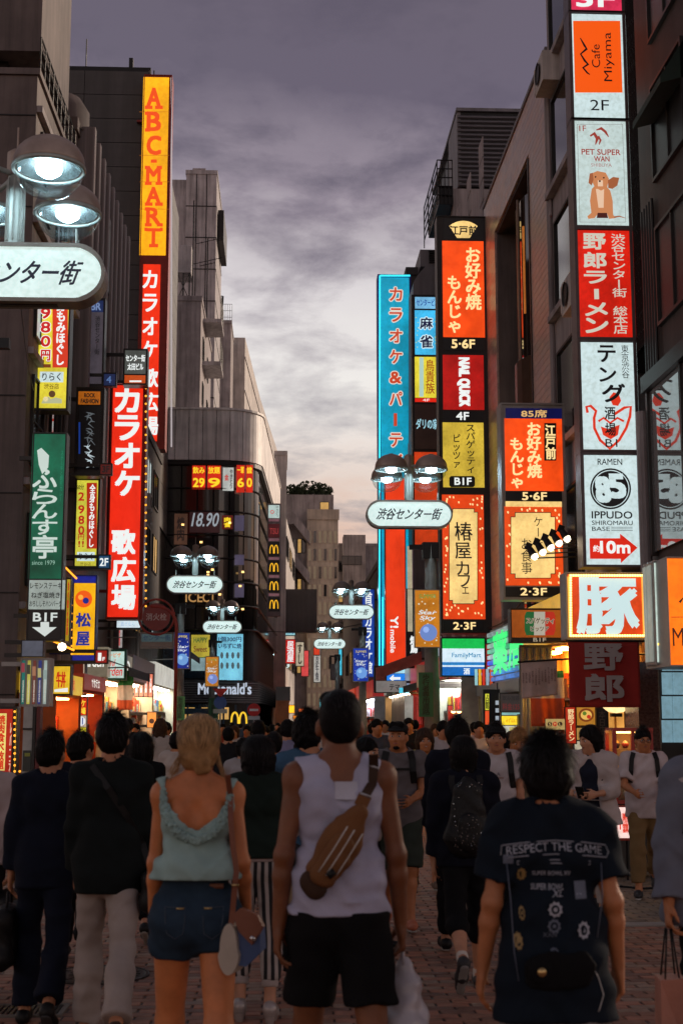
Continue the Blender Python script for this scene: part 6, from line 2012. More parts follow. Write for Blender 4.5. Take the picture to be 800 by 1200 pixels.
# display cabinet with food models and the 24 hours lightbox
dc = thing('display_cabinet', 'red framed glass display cabinet leaning on the street, warm light inside', 'cabinet', (xat(735, 15.2), 15.3, 0))
RF = M('cabinet red', (.42, .03, .02), .4, coat=.4)
X0, X1 = xat(717, 15.2), xat(764, 15.2)
Z0, Z1 = zat(943, 15.2), zat(853, 15.2)
mb = MB()
for x_ in (X0, (X0 + X1) / 2 - .02, X1 - .04):
 mb.box(x_, x_ + .04, 15.2, 15.24, Z0, Z1)
mb.box(X0, X1, 15.19, 15.2, Z1 - .04, Z1).box(X0, X1, 15.19, 15.2, Z0, Z0 + .04).box(X0, X0 + .04, 15.56, 15.6, Z0, Z1).box(X1 - .04, X1, 15.56, 15.6, Z0, Z1)
mb.box(X0, X1, 15.24, 15.6, Z1 - .03, Z1 - .001).box(X0, X1, 15.24, 15.6, Z0, Z0 + .03)
mb.build('frame', RF, dc)
bx('back_panel', M('cabinet back', (.5, .36, .2), .6), dc, X0 + .01, X1 - .01, 15.6, 15.62, Z0, Z1)
bx('light_strip', E('cabinet light', (255, 190, 100), 14, 0), dc, X0 + .06, X1 - .06, 15.3, 15.36, Z1 - .06, Z1 - .035)
bx('glass_front', glass('cabinet glass', (.95, .95, .93)), dc, X0 + .04, X1 - .04, 15.21, 15.214, Z0 + .04, Z1 - .04)
for j in range(3):
 z = Z0 + .06 + j * .27
 bx('shelf', glass('cabinet glass'), dc, X0 + .02, X1 - .02, 15.26, 15.58, z - .015, z - .008)
 for i in range(4):
  bw = MB().lathe((X0 + .09 + i * .1, 15.42, z), [(0, 0), (.025, 0), (.045, .05), (.04, .055), (0, .06)], 12)
  b1 = bw.build('bowl', M('bowl %d' % ((i + j) % 3), ((.5, .05, .03), (.6, .5, .4), (.1, .05, .04))[(i + j) % 3], .3), dc, smooth=True)
  MB().lathe((X0 + .09 + i * .1, 15.42, z + .05), [(0, .04), (.02, .03), (.035, .008)], 8).build('food', M('food %d' % (i % 3), ((.6, .35, .1), (.7, .6, .4), (.4, .12, .05))[i % 3], .5), b1, smooth=True)
bx('legs', BLACKM, dc, X0 + .3, X0 + .34, 15.3, 15.34, 0, Z0)
bx('base', M('cabinet base', (.05, .045, .04), .6), dc, X0, X1, 15.26, 15.58, .06, Z0 - .002)
s = Sign('white lightbox with a big red 24 and kanji under the display cabinet', 714, 944, 737, 985, 15.0, .12, 'sign_red', edge=1, cat='sign', name='lightbox')
s.panel(716, 946, 735.5, 982, E('lightbox pale pink', (246, 214, 206), 1.1, .05))
s.text('24', 717.5, 953, 726.5, 972, TM((214, 60, 40)), .04, shear=.0).text('時間\n営業', 728, 952, 735, 976, TM((214, 60, 40)), .08)
MB().tube([(s.x0 + .05, 15.05, 0), (s.x0 + .05, 15.05, s.z0)], .012, 6).tube([(s.x1 - .03, 15.05, 0), (s.x1 - .03, 15.05, s.z0)], .012, 6).build('leg', BLACKM, s.root)
cb = MB().tube([(3.6, 15.1, .01), (3.3, 14.6, .012), (3.7, 14.2, .012), (4.3, 14.5, .012), (4.5, 15.1, .01)], .012, 6)
tag(cb.build('cable', BLACKM, None, at_=(3.9, 14.7, 0)), 'black cable lying on the paving below the 24 lightbox', 'cable')
# small things facing the camera in the middle right
s = Sign('white and black roof board over the striped awning', 440, 797.5, 476, 811.5, 47.8, .1, 'sign_dark', arms=RX, edge=.3)
s.panel(440.5, 798, 475.5, 811, E('board dull white', (146, 144, 142), .6)).text('テマ', 456, 802, 468, 809, tK, .05)
s = Sign('tiny cyan lit box beside the white and black roof board', 467.5, 806, 479, 812.5, 47, .1, 'sign_dark', arms=RX, edge=0)
s.panel(467.5, 806, 479, 812.5, E('cyan box', (60, 190, 220), 1.2))
cloth('banner', 'pink banner blowing sideways below the orange red mobile sign', 'banner', 440, 783, 494, 797, 44, [(0, M('pink cloth', (.42, .16, .13), .8))], .03, slant=.55, seed=12)
cloth('banner', 'cream banner with black characters beside the centre lamp pole', 'banner', 488, 779, 500, 812, 38, [(0, M('cream cloth', (.6, .5, .36), .8)), (.8, CR)], .02, seed=13)
cloth('banner', 'narrow dark red banner lower beside the centre lamp pole', 'banner', 484, 815, 494, 850, 40, [(0, CR)], .02, seed=14)
s = Sign('red bus shaped fascia lightbox under the banded green sign', 512, 798, 566, 806, 35.2, .2, 'sign_steel', arms=RX, edge=.4)
s.panel(513, 799, 565, 805, E('ledge white', (150, 140, 136), .6)).panel(513, 799.6, 540, 801, E('ledge pale strip', (200, 190, 180), .7), lift=.003)  # ledge is no lamp; its brightness is put in as emission
s = Sign('dull red board above the white ledge', 524, 784, 556, 797, 35.6, .15, 'sign_dark', arms=RX, edge=.3)
s.panel(525, 785, 555, 796, E('board dull red', (120, 34, 26), .7))
for k, c in enumerate(((150, 200, 206), (236, 170, 40), (206, 50, 30), (150, 170, 180), (200, 80, 30))):
 s = Sign(('pale teal', 'amber', 'red', 'grey blue', 'rusty orange')[k] + ' short tube light beside the banded green sign', 556 + k * 4.4, 784, 559 + k * 4.4, 803, 31.5, .06, 'sign_dark', arms=RX, edge=0, name='tube_light', cat='light')
 s.panel(556 + k * 4.4, 784, 559 + k * 4.4, 803, E('short tube %d' % k, c, 1.0))
s = Sign('white painted steel pillar lit from above near the striped awning', 474, 815, 486, 858, 41.5, .2, 'sign_grey', edge=0, name='pillar', cat='pillar')
s.panel(474, 815, 486, 858, M('pillar white', (.55, .56, .55), .5))
for k in range(3):
 p = at(531 + k * 6.5, 834, 39)
 t = thing('wall_lamp', ('left', 'middle', 'right')[k] + ' of three warm lamps on the red bar front', 'lamp', p)
 MB().lathe(p, [(0, -.05), (.06, -.03), (.07, .02), (0, .05)], 10).build('bulb', E('bar lamp', (255, 200, 130), 5, 0), t)
 MB().tube([p + Vector((0, 0, .05)), (p.x, 39, p.z + .25), (RX, 39, p.z + .28)], .01, 5).build('arm', BLACKM, t)
s = Sign('red lit shop screen under the three warm lamps', 524, 826, 546, 855, 39.6, .08, 'sign_dark', arms=RX, edge=.3)
s.panel(525, 827, 545, 854, E('screen red', (170, 34, 18), .8, .2))
s = Sign('black totem with stacked yellow and red characters', 566, 808, 585, 858, 29.5, .25, 'sign_dark', arms=RX, edge=.3)
s.panel(567, 809, 584, 857, BLK).poly([(568, 813), (572.5, 813), (572.5, 832), (568, 832)], TM((206, 206, 60))).vtext('占館', 568.3, 813.5, 572.2, 831, tK, .04)
s.poly([(568, 833), (572.5, 833), (572.5, 849), (568, 849)], TM((220, 80, 40)))
for k in range(4):
 s.poly([(580, 821 + k * 9), (584, 821 + k * 9), (584, 826 + k * 9), (580, 826 + k * 9)], TM((170, 180, 190), .8))
s = Sign('dim grey menu board with faint writing left of the flag', 585, 812, 611, 835, 28.2, .1, 'sign_dark', arms=RX, edge=.5)
s.panel(586, 813, 610, 834, E('dim menu', (70, 62, 60), .6, light=False)).text('飲み放題', 588, 815, 608, 821, TM((40, 36, 36)), .04).text('料金125', 588, 824, 608, 832, TM((120, 50, 50), .7), .02)
s = Sign('bright yellow lit board above a white ticket window', 586.5, 833.5, 612, 862, 28.6, .1, 'sign_dark', arms=RX, edge=.4)
s.panel(587.5, 834, 611, 838, E('ticket teal', (140, 190, 190), .9)).panel(587.5, 839, 611, 849.5, E('ticket yellow', (246, 212, 50), 1.2)).text('みずほATM', 592, 841.5, 607, 847, TM((200, 150, 20)), .03)
s.panel(587.5, 850.5, 611, 861, E('ticket white', (206, 206, 190), 1.0)).poly([(596, 852), (604, 852), (604, 861), (596, 861)], TM((190, 176, 110)))
s.root['label'] = 'bright yellow lit board above a white window between totem and shutter'
for k in range(8):
 r_ = random.Random(k + 50)
 x_ = r_.uniform(382, 404)
 y_ = r_.uniform(820, 850)
 p = at(x_, y_, 112)
 t = thing('shop_lamp', ('leftmost', 'second', 'third', 'fourth', 'fifth', 'sixth', 'seventh', 'last')[k] + ' built of eight tiny warm lamps glowing far down the street', 'lamp', p, 'tiny warm lamps far down the street')
 MB().lathe(p, [(0, -.14), (.13, 0), (0, .14)], 8).build('bulb', E('far bulb', (255, 200, 120), 3, 0), t)
# overhead cables
def cable(label, pts, r=.012):
 P_ = []
 for a, b in zip(pts, pts[1:]):
  a, b = Vector(a), Vector(b)
  for k in range(10):
   f = k / 10
   q = a.lerp(b, f)
   q.z -= .25 * math.sin(PI * f)
   P_.append(q)
 P_.append(Vector(pts[-1]))
 c = Vector(pts[0])
 tag(MB().tube(P_, r, 5).build('cable', BLACKM, None, at_=c), label, 'cable')
cable('black cable sagging between the near lamp and the left facade', [(-2.7, 13.2, 6.5), (-5.2, 28, 8.5)], .008)
cable('thin cable from the tall amber sign down to the red karaoke sign', [(-5.6, 57, 12), (-4.9, 37.2, 9.8)])
cable('black cable slung along the right facade below the tile building', [(5.1, 20.5, 3.75), (5.1, 27, 4.6), (5.15, 34, 4.0)], .018)
cable('cable crossing the far street below the warm window grid', [(-1, 74, 6.5), (4.9, 80, 7.4)], .02)
# ================================================================ people: smooth-blended solids meshed into one continuous surface each
f32 = np.float32
AX = lambda *a: np.array(a, dtype=float)
def cap(a, b, ra, rb, flat=None, cuts=(), k=None):
 return ('c', AX(*a), AX(*b), ra, rb, flat, cuts, k)
def ell(c, r, rot=None, k=None):
 return ('e', AX(*c), AX(*r), rot, None, None, (), k)
def _eval(p, X, Y, Z):
 if p[0] == 'c':
  _, a, b, ra, rb, flat, cuts, _k = p
  ab = b - a
  L2 = float(ab @ ab) + 1e-9
  qx, qy, qz = X - a[0], Y - a[1], Z - a[2]
  t = np.clip((qx * ab[0] + qy * ab[1] + qz * ab[2]) / L2, 0, 1)
  wx, wy, wz = qx - t * ab[0], qy - t * ab[1], qz - t * ab[2]
  if flat is not None:
   n, s = flat
   dd = (wx * n[0] + wy * n[1] + wz * n[2]) * (1 / s - 1)
   wx, wy, wz = wx + n[0] * dd, wy + n[1] * dd, wz + n[2] * dd
  d_ = np.sqrt(wx * wx + wy * wy + wz * wz) - (ra + (rb - ra) * t)
  if flat is not None:
   d_ = d_ * min(1, (1 + flat[1]) / 2)
  for pt, n in cuts:
   d_ = np.maximum(d_, (X - pt[0]) * n[0] + (Y - pt[1]) * n[1] + (Z - pt[2]) * n[2])
  return d_
 _, c, r, rot = p[:4]
 qx, qy, qz = X - c[0], Y - c[1], Z - c[2]
 if rot is not None:
  qx, qy, qz = (rot[0][i] * qx + rot[1][i] * qy + rot[2][i] * qz for i in range(3))
 k0 = np.sqrt((qx / r[0]) ** 2 + (qy / r[1]) ** 2 + (qz / r[2]) ** 2)
 k1 = np.sqrt((qx / r[0] ** 2) ** 2 + (qy / r[1] ** 2) ** 2 + (qz / r[2] ** 2) ** 2) + 1e-9
 return k0 * (k0 - 1) / k1
def _bb(p):
 if p[0] == 'c':
  r = max(p[3], p[4])
  return np.minimum(p[1], p[2]) - r, np.maximum(p[1], p[2]) + r
 r = max(p[2]) if p[3] is not None else p[2]
 return p[1] - r, p[1] + r
def surf(prims, h, k=.025, subs=(), trims=(), wrinkle=None, lim=None):
 """prims blended; subs carved away; trims (point, normal) half spaces cut off; returns verts, quads"""
 bbs = [_bb(p) for p in prims]
 lo = np.min([b[0] for b in bbs], 0) - 3 * h - .012
 hi = np.max([b[1] for b in bbs], 0) + 3 * h + .012
 if lim is not None:
  lo, hi = np.maximum(lo, lim[0]), np.minimum(hi, lim[1])
 n = np.ceil((hi - lo) / h).astype(int) + 1
 ax = [(lo[i] + h * np.arange(n[i])).astype(f32) for i in range(3)]
 G = np.full(n, .15, f32)
 def region(b, m):
  s_, e_ = np.clip(np.floor((b[0] - m - lo) / h).astype(int), 0, n), np.clip(np.ceil((b[1] + m - lo) / h).astype(int) + 1, 0, n)
  sl = tuple(slice(s_[i], e_[i]) for i in range(3))
  return sl, ax[0][sl[0]][:, None, None], ax[1][sl[1]][None, :, None], ax[2][sl[2]][None, None, :]
 for p, b in zip(prims, bbs):
  kk = p[7] if p[7] is not None else k
  sl, X, Y, Z = region(b, kk + 3 * h)
  if any(x.start >= x.stop for x in sl):
   continue
  d_ = _eval(p, X, Y, Z)
  g = G[sl]
  if kk > 0:
   hh = np.maximum(kk - np.abs(g - d_), 0) / kk
   G[sl] = np.minimum(g, d_) - hh * hh * kk * .25
  else:
   G[sl] = np.minimum(g, d_)
 if wrinkle:
  amp, fr, sd_ = wrinkle
  X, Y, Z = ax[0][:, None, None], ax[1][None, :, None], ax[2][None, None, :]
  a = np.sin(fr * .9 * Z + 2.3 * np.sin(fr * .37 * X + sd_) + 1.9 * np.sin(fr * .31 * Y + 2 * sd_) + 1.4 * np.sin(fr * .2 * (X + Z)))
  b_ = np.sin(fr * .55 * X + 1.7 * np.sin(fr * .33 * Z + sd_ * 3) + .6 * fr * .4 * Y + sd_)
  c_ = np.sin(fr * 2.3 * Z + 2 * np.sin(fr * .9 * X) + fr * 1.1 * X + sd_) * .35
  rg_ = (1 - np.abs(np.sin(fr * .42 * Z + fr * .30 * X * (1 if sd_ % 2 < 1 else -1) + 1.5 * np.sin(fr * .25 * X + sd_) + 1.2 * np.sin(fr * .22 * Z + sd_ * 2)))) ** 3
  G += amp * (a * b_ + c_ - 1.7 * rg_ * (.5 + .5 * b_))
 for p in subs:
  sl, X, Y, Z = region(_bb(p), 3 * h)
  if any(x.start >= x.stop for x in sl):
   continue
  G[sl] = np.maximum(G[sl], -_eval(p, X, Y, Z))
 for pt, nn in trims:
  X, Y, Z = ax[0][:, None, None], ax[1][None, :, None], ax[2][None, None, :]
  G = np.maximum(G, (X - pt[0]) * nn[0] + (Y - pt[1]) * nn[1] + (Z - pt[2]) * nn[2])
 # close the box
 G[0], G[-1], G[:, 0], G[:, -1], G[:, :, 0], G[:, :, -1] = .05, .05, .05, .05, .05, .05
 ins = G < 0
 nc = n - 1
 ncell = int(nc[0] * nc[1] * nc[2])
 acc = [np.zeros(ncell), np.zeros(ncell), np.zeros(ncell)]
 cnt = np.zeros(ncell)
 quads = []
 st = (nc[1] * nc[2], nc[2], 1)
 for a in range(3):
  s0 = [slice(None)] * 3
  s1 = [slice(None)] * 3
  s0[a], s1[a] = slice(0, -1), slice(1, None)
  cr = ins[tuple(s0)] != ins[tuple(s1)]
  ijk = np.array(np.nonzero(cr))
  if not ijk.shape[1]:
   continue
  g0 = G[tuple(s0)][cr]
  g1 = G[tuple(s1)][cr]
  t = g0 / (g0 - g1)
  pos = ijk.astype(float)
  pos[a] += t
  b, c = (a + 1) % 3, (a + 2) % 3
  cells = []
  for db, dc in ((-1, -1), (0, -1), (0, 0), (-1, 0)):
   q = ijk.copy()
   q[b] += db
   q[c] += dc
   ci = q[0] * st[0] + q[1] * st[1] + q[2] * st[2]
   cells.append(ci)
   for m in range(3):
    acc[m] += np.bincount(ci, pos[m], ncell)
   cnt += np.bincount(ci, minlength=ncell)
  Q = np.stack(cells, 1)
  fl = g0 > 0
  Q[fl] = Q[fl][:, ::-1]
  quads.append(Q)
 used = np.nonzero(cnt)[0]
 remap = np.zeros(ncell, int)
 remap[used] = np.arange(len(used))
 V = np.stack([acc[m][used] / cnt[used] * h + lo[m] for m in range(3)], 1)
 return V, remap[np.concatenate(quads)]
def np_mesh(name, V, F, mats, smooth=True, mi=None):
 me = bpy.data.meshes.new(name)
 k = F.shape[1]
 me.vertices.add(len(V))
 me.vertices.foreach_set('co', V.astype(f32).ravel())
 me.loops.add(F.size)
 me.loops.foreach_set('vertex_index', F.astype(np.int32).ravel())
 me.polygons.add(len(F))
 me.polygons.foreach_set('loop_start', np.arange(0, F.size, k, dtype=np.int32))
 me.polygons.foreach_set('use_smooth', np.full(len(F), smooth))
 for m in mats:
  me.materials.append(m)
 if mi is not None:
  me.polygons.foreach_set('material_index', mi.astype(np.int32))
 me.update(calc_edges=True)
 me.validate()
 return me
def part(name, V, F, mats, root, smooth=True, mi=None):
 me = np_mesh(name, V, F, mats if isinstance(mats, list) else [mats], smooth, mi)
 o = bpy.data.objects.new(name, me)
 COL.objects.link(o)
 o.parent = root
 return o
SKIN = {k: M('skin ' + k, c, .5, var=.2, scale=9, bump=.25, fine=160, sss=.08) for k, c in
  dict(fair=(.52, .25, .14), blonde=(.56, .19, .065), asian=(.46, .20, .10), tan=(.19, .065, .024), warm=(.44, .165, .065)).items()}
HAIRM = {k: M('hair ' + k, c, .6, var=.35, scale=25, bump=.25, fine=220, spec=.08) for k, c in
   dict(black=(.006, .005, .005), brown=(.05, .026, .016), blonde=(.30, .165, .07), ginger=(.30, .15, .06)).items()}
EYEW, EYEK, LIP = M('eye white', (.6, .58, .55), .3, bump=0), M('eye dark', (.015, .01, .01), .2, bump=0), M('lip', (.35, .12, .10), .5, bump=0)
def cl(name, c=(.1, .1, .1), rough=.85, **kw):
 kw.setdefault('var', .15)
 kw.setdefault('spec', .15)
 return M('cloth ' + name, c, rough, scale=5, bump=.25, fine=300, **kw)
def rotz(a):
 return np.array([[math.cos(a), -math.sin(a), 0], [math.sin(a), math.cos(a), 0], [0, 0, 1]])
def rotx(a):
 return np.array([[1, 0, 0], [0, math.cos(a), -math.sin(a)], [0, math.sin(a), math.cos(a)]])
class Person:
 """local frame: +Y is where the person walks, +X their right, Z up, feet on z=0; s scales a 1.75 m body"""
 def __init__(s, label, px, Y, H, turn=0, sex='m', skin='asian', legs=((8, 4, 1), (-12, 22, 1)), arms=((8, 5, 14, 3), (-10, 5, 12, 3)), head=(0, 0), lean=3,
     h=.012, build=1.0, group='people walking in the street', x=None, curl=(24, 24), palm=(0, 0), stride=1.0, fine_head=False):
  s.h = h
  k = H / 1.75
  s.k = k
  s.sex = sex
  s.w = build
  s.root = thing('person', label, 'person', ((x if x is not None else xat(px, Y)), Y, 0), group)
  s.root.rotation_euler.z = R(turn)
  f = sex == 'f'
  hip = .085 * k * (1.05 if f else 1)
  T, Sh = .425 * k, .405 * k
  s.leg = []
  zmin = 9
  for sg, (a, kn, ab) in zip((-1, 1), legs):
   a, kn, ab = R(a * stride), R(kn), R(ab)
   A = AX(sg * hip, 0, 0)
   d1 = AX(sg * math.sin(ab), math.sin(a), -math.cos(a))
   d2 = AX(sg * math.sin(ab) * .5, math.sin(a - kn), -math.cos(a - kn))
   K = A + d1 * T
   N = K + d2 * Sh
   fp = a - kn                                   # foot pitch: heel lifts when the shank leans forward of the ankle
   fp = fp if fp < -.12 else max(fp, 0) * .5
   fd = AX(sg * .08, math.cos(fp), math.sin(fp) if fp < 0 else fp * .6)
   heel = N + AX(0, -.035 * k, 0) + d2 * .055 * k
   toe = heel + fd * .20 * k
   s.leg.append([A, K, N, heel, toe, d1, d2, fd])
   zmin = min(zmin, heel[2] - .03 * k, toe[2] - .025 * k)
  up = AX(0, 0, -zmin)
  for l in s.leg:
   for i in range(5):
    l[i] = l[i] + up
  hz = -zmin
  s.hz = hz
  s.lean = R(lean)
  Rl = rotx(-s.lean)
  B = AX(0, 0, hz)
  s.B = B
  tz = H - hz                                   # pelvis to crown
  s.tz = tz
  def tp(x_, y_, fz):                              # torso point, fz in metres above hip joint for 1.75 m
   return B + Rl @ AX(x_ * k, y_ * k, fz * tz / .83)
  s.tp = tp
  shw = (.150 if f else .170) * build
  s.shw = shw
  s.S = [tp(-shw, 0, .505), tp(shw, 0, .505)]
  s.arm = []
  for i, (sg, (fl, ab, el, ab2)) in enumerate(zip((-1, 1), arms)):
   fl, ab, el, ab2 = R(fl), R(ab), R(el), R(ab2)
   u_ = AX(sg * math.sin(ab), math.cos(ab) * math.sin(fl), -math.cos(ab) * math.cos(fl))
   v_ = AX(sg * math.sin(ab2), math.cos(ab2) * math.sin(fl + el), -math.cos(ab2) * math.cos(fl + el))
   E_ = s.S[i] + u_ * .285 * k
   W_ = E_ + v_ * .25 * k
   s.arm.append([s.S[i], E_, W_, u_, v_])
  s.hc = tp(0, .02, .83) - Rl @ AX(0, 0, .135 * k)
  s.hR = rotz(R(head[0])) @ rotx(R(head[1]) - s.lean * .5)
  s.curl = curl
  s.palm = palm
  s.Rl = Rl
 def hp(s, x_, y_, z_):
  return s.hc + s.hR @ (AX(x_, y_, z_) * s.k)
 def torso(s, g=0., loose=0.):
  k, w, f, tp = s.k, s.w, s.sex == 'f', s.tp
  fl = (AX(0, 1, 0), .72)
  P = []
  hw = .070 if f else .062
  P.append(cap(tp(-hw * w, -.005, .03), tp(hw * w, -.005, .03), (.106 + g) * k * w, (.106 + g) * k * w, (AX(0, 1, 0), .88)))
  P.append(cap(tp(-.055 * w, -.03, -.02), tp(-.055 * w, -.03, -.04), (.088 + g) * k * w, (.084 + g) * k * w))
  P.append(cap(tp(.055 * w, -.03, -.02), tp(.055 * w, -.03, -.04), (.088 + g) * k * w, (.084 + g) * k * w))
  wr = (.090 if f else .106) + loose * .6
  P.append(cap(tp(-.03 * w, 0, .20), tp(.03 * w, 0, .20), (wr + g) * k * w, (wr + g) * k * w, (AX(0, 1, 0), .80), k=.07))
  cw = .042 if f else .058
  rr = ((.092 if f else .108) + g + loose * .3) * k * w
  P.append(cap(tp(-cw * w, .0, .38), tp(cw * w, .0, .38), rr, rr, (AX(0, 1, 0), .85), k=.06))
  P.append(cap(tp(-.085 * w, -.005, .47), tp(.085 * w, -.005, .47), ((.058 if f else .068) + g) * k, ((.058 if f else .068) + g) * k, (AX(0, 1, 0), .95), k=.04))
  for sg in (-1, 1):
   P.append(ell(tp(sg * .078 * w, -.062, .41), AX(.045 + g, .040 + g, .075 + g) * k, k=.025))
  if f:
   for sg in (-1, 1):
    P.append(ell(tp(sg * .07, .075, .385), AX(.06 + g, .06 + g, .06 + g) * k, k=.03))
  for i in (0, 1):
   sg = (-1, 1)[i]
   P.append(cap(tp(sg * .02, -.015, .565), s.S[i] + AX(0, 0, .0), (.042 + g * .8) * k, (.046 + g) * k * w, k=.04))
   P.append(ell(s.S[i] + AX(0, 0, -.01), AX(.052 + g, .054 + g, .058 + g) * k * w, k=.03))
  return P
 def armp(s, i, g=0., upto=1., taper=0.):
  """upto: 0..1 upper arm, 1..2 forearm"""
  k, w = s.k, s.w
  f = .86 if s.sex == 'f' else 1.
  S_, E_, W_, u_, v_ = s.arm[i]
  P = []
  a = min(upto, 1.)
  e = S_ + (E_ - S_) * a
  r0, r1 = (.047 * f * w + g) * k, (.036 * f * w + (.047 - .036) * (1 - a) * f + g + taper) * k
  P.append(cap(S_, e, r0, r1, cuts=((e, u_),) if upto < 1 else (), k=.03))
  if upto > 1:
   P.append(ell(E_ + AX(0, -.006, 0), AX(.036, .038, .036) * k * f + g, k=.015))
   b = upto - 1
   mid = E_ + (W_ - E_) * min(.3, b)
   P.append(cap(E_, mid, (.036 * f * w + g) * k, (.038 * f * w + g) * k, k=.02))
   if b > .3:
    e = E_ + (W_ - E_) * b
    r2 = (.038 - (.038 - .025) * (b - .3) / .7) * f
    P.append(cap(mid, e, (.038 * f * w + g) * k, (r2 + g + taper) * k, cuts=((e, v_),) if b < 1 or g else (), k=.02))
  return P
 def hand(s, i):
  k = s.k * (.9 if s.sex == 'f' else 1)
  sg = (-1, 1)[i]
  S_, E_, W_, u_, v_ = s.arm[i]
  n = AX(-sg, 0, 0)
  if s.palm[i]:
   n = rotz(R(s.palm[i])) @ n
  n = n - v_ * (n @ v_)
  n /= np.linalg.norm(n) + 1e-9
  t = np.cross(v_, n)
  if t[1] < 0 and abs(t[1]) > .05:
   t = -t
  if t[2] < 0 and abs(t[1]) <= .05:
   t = -t
  P = [cap(W_ - v_ * .01 * k, W_ + v_ * .03 * k, .024 * k, .030 * k, (n, .7), k=.012),
    cap(W_ + v_ * .035 * k - t * .012 * k, W_ + v_ * .080 * k - t * .014 * k, .026 * k, .027 * k, (n, .52), k=.012),
    cap(W_ + v_ * .035 * k + t * .012 * k, W_ + v_ * .082 * k + t * .014 * k, .026 * k, .027 * k, (n, .52), k=.012)]
  c0 = R(s.curl[i])
  fr = max(.0078, s.h * .62)
  for j, (o_, L) in enumerate(((.033, .068), (.011, .076), (-.011, .071), (-.032, .056))):
   p = W_ + v_ * (.088 - (.006 if j in (0, 3) else 0)) * k + t * o_ * k * 1.05
   a = c0 * (.8 + .12 * j)
   for q, fl in enumerate((.45, .32, .23)):
    d_ = v_ * math.cos(a) + n * math.sin(a) + t * (o_ * 1.5)
    e = p + d_ * L * fl * 1.35 * k
    P.append(cap(p, e, fr * k * (1.12 - .12 * q), fr * k * (1.02 - .12 * q), k=.004))
    p = e
    a += c0 * (1.1 if q == 0 else .8)
  p = W_ + v_ * .022 * k + t * .026 * k + n * .006
  e = p + (v_ * .72 + t * .55 + n * .35) * .042 * k
  P.append(cap(p, e, .013 * k, .0105 * k, k=.012))
  e2 = e + (v_ * .86 + t * .12 + n * .45) * .034 * k
  P.append(cap(e, e2, .0102 * k, .0085 * k, k=.005))
  return P
 def legp(s, i, g=0., upto=2., flare=0., straight=0.):
  k, w = s.k, s.w
  A, K, N, heel, toe, d1, d2, fd = s.leg[i]
  P = []
  a = min(upto, 1.)
  e = A + (K - A) * a
  f = 1.0 if s.sex == 'm' else 1.03
  r0 = (.086 * f * w + g) * k
  rk = (.056 * f * w + g) * k
  P.append(cap(A + AX(0, -.01, -.01), e, r0, r0 + (rk - r0) * a + flare * a * k * (upto < 1), cuts=((e, d1),) if upto < 1 else (), k=.035))
  if upto > 1:
   b = upto - 1
   m = K + d2 * .13 * k + AX(0, -.016 * k, 0)
   if b > .3:
    P.append(cap(K, m, rk, (.055 * w + g + straight * .3) * k, k=.03))
    e = K + (N - K) * b
    ra = .055 - (.055 - .034) * (b - .3) / .7
    P.append(cap(m, e, (.055 * w + g + straight * .3) * k, (ra * w + g + straight) * k, cuts=((e, d2),) if b < 1 or g else (), k=.03))
   else:
    e = K + (N - K) * b
    P.append(cap(K, e, rk, rk, cuts=((e, d2),), k=.03))
  return P
 def foot(s, i, g=0.):
  k = s.k
  A, K, N, heel, toe, d1, d2, fd = s.leg[i]
  m = heel + (toe - heel) * .55
  return [cap(N, heel + AX(0, 0, .01), (.034 + g) * k, (.032 + g) * k, k=.02), cap(heel, m + AX(0, 0, .012 * k), (.030 + g) * k, (.036 + g) * k, k=.02), cap(m, toe, (.037 + g) * k, (.024 + g) * k, (AX(0, 0, 1), .8), k=.02)]
 def headp(s, fine=True):
  f = s.sex == 'f'
  R_ = s.hR
  k = s.k
  hp = s.hp
  w_ = .94 if f else 1.
  P = [ell(hp(0, -.012, .03), AX(.076 * w_, .095, .092) * k, R_, k=.02),
    ell(hp(0, .022, -.02), AX(.064 * w_, .074, .075) * k, R_, k=.03),
    cap(hp(-.022 * w_, .036, -.075), hp(.022 * w_, .036, -.075), .036 * k, .036 * k, k=.03),
    ell(hp(0, .066, -.095), AX(.020, .020, .018) * k, R_, k=.02)]
  P += [cap(hp(0, .092, .012), hp(0, .108, -.022), .008 * k, .012 * k, k=.010),
    cap(hp(-.012, .096, -.027), hp(.012, .096, -.027), .007 * k, .007 * k, k=.008),
    cap(hp(-.03, .082, .028), hp(.03, .082, .028), .010 * k, .010 * k, k=.015),
    cap(hp(-.014, .088, -.052), hp(.014, .088, -.052), .008 * k, .008 * k, k=.008)]
  for sg in (-1, 1):
   P.append(ell(hp(sg * .048 * w_, .058, -.022), AX(.022, .022, .022) * k, k=.02))
   P.append(ell(hp(sg * .080 * w_, -.012, -.012), AX(.010, .020, .032) * k, R_, k=.008))
   P.append(ell(hp(sg * .074 * w_, -.010, -.018), AX(.014, .014, .020) * k, R_, k=.008))
  nk = (.047 if f else .057) * k * s.w
  P.append(cap(s.tp(0, -.012, .50), s.hp(0, -.022, -.06), nk * 1.05, nk, k=.03))
  P.append(cap(s.tp(0, -.01, .50), s.tp(0, -.012, .545), nk * 1.3, nk * 1.05, k=.05))
  return P
 def sockets(s):
  return [ell(s.hp(sg * .031, .096, .008), AX(.015, .014, .010) * s.k, s.hR) for sg in (-1, 1)]
 def body(s, skin='asian'):
  P = s.torso()
  for i in (0, 1):
   P += s.armp(i, 0, 2.) + s.hand(i) + s.legp(i) + s.foot(i)
  P += s.headp()
  V, F = surf(P, s.h, .02, subs=s.sockets() if s.h < .016 else ())
  s.skin = SKIN[skin]
  b = part('body', V, F, s.skin, s.root)
  return b
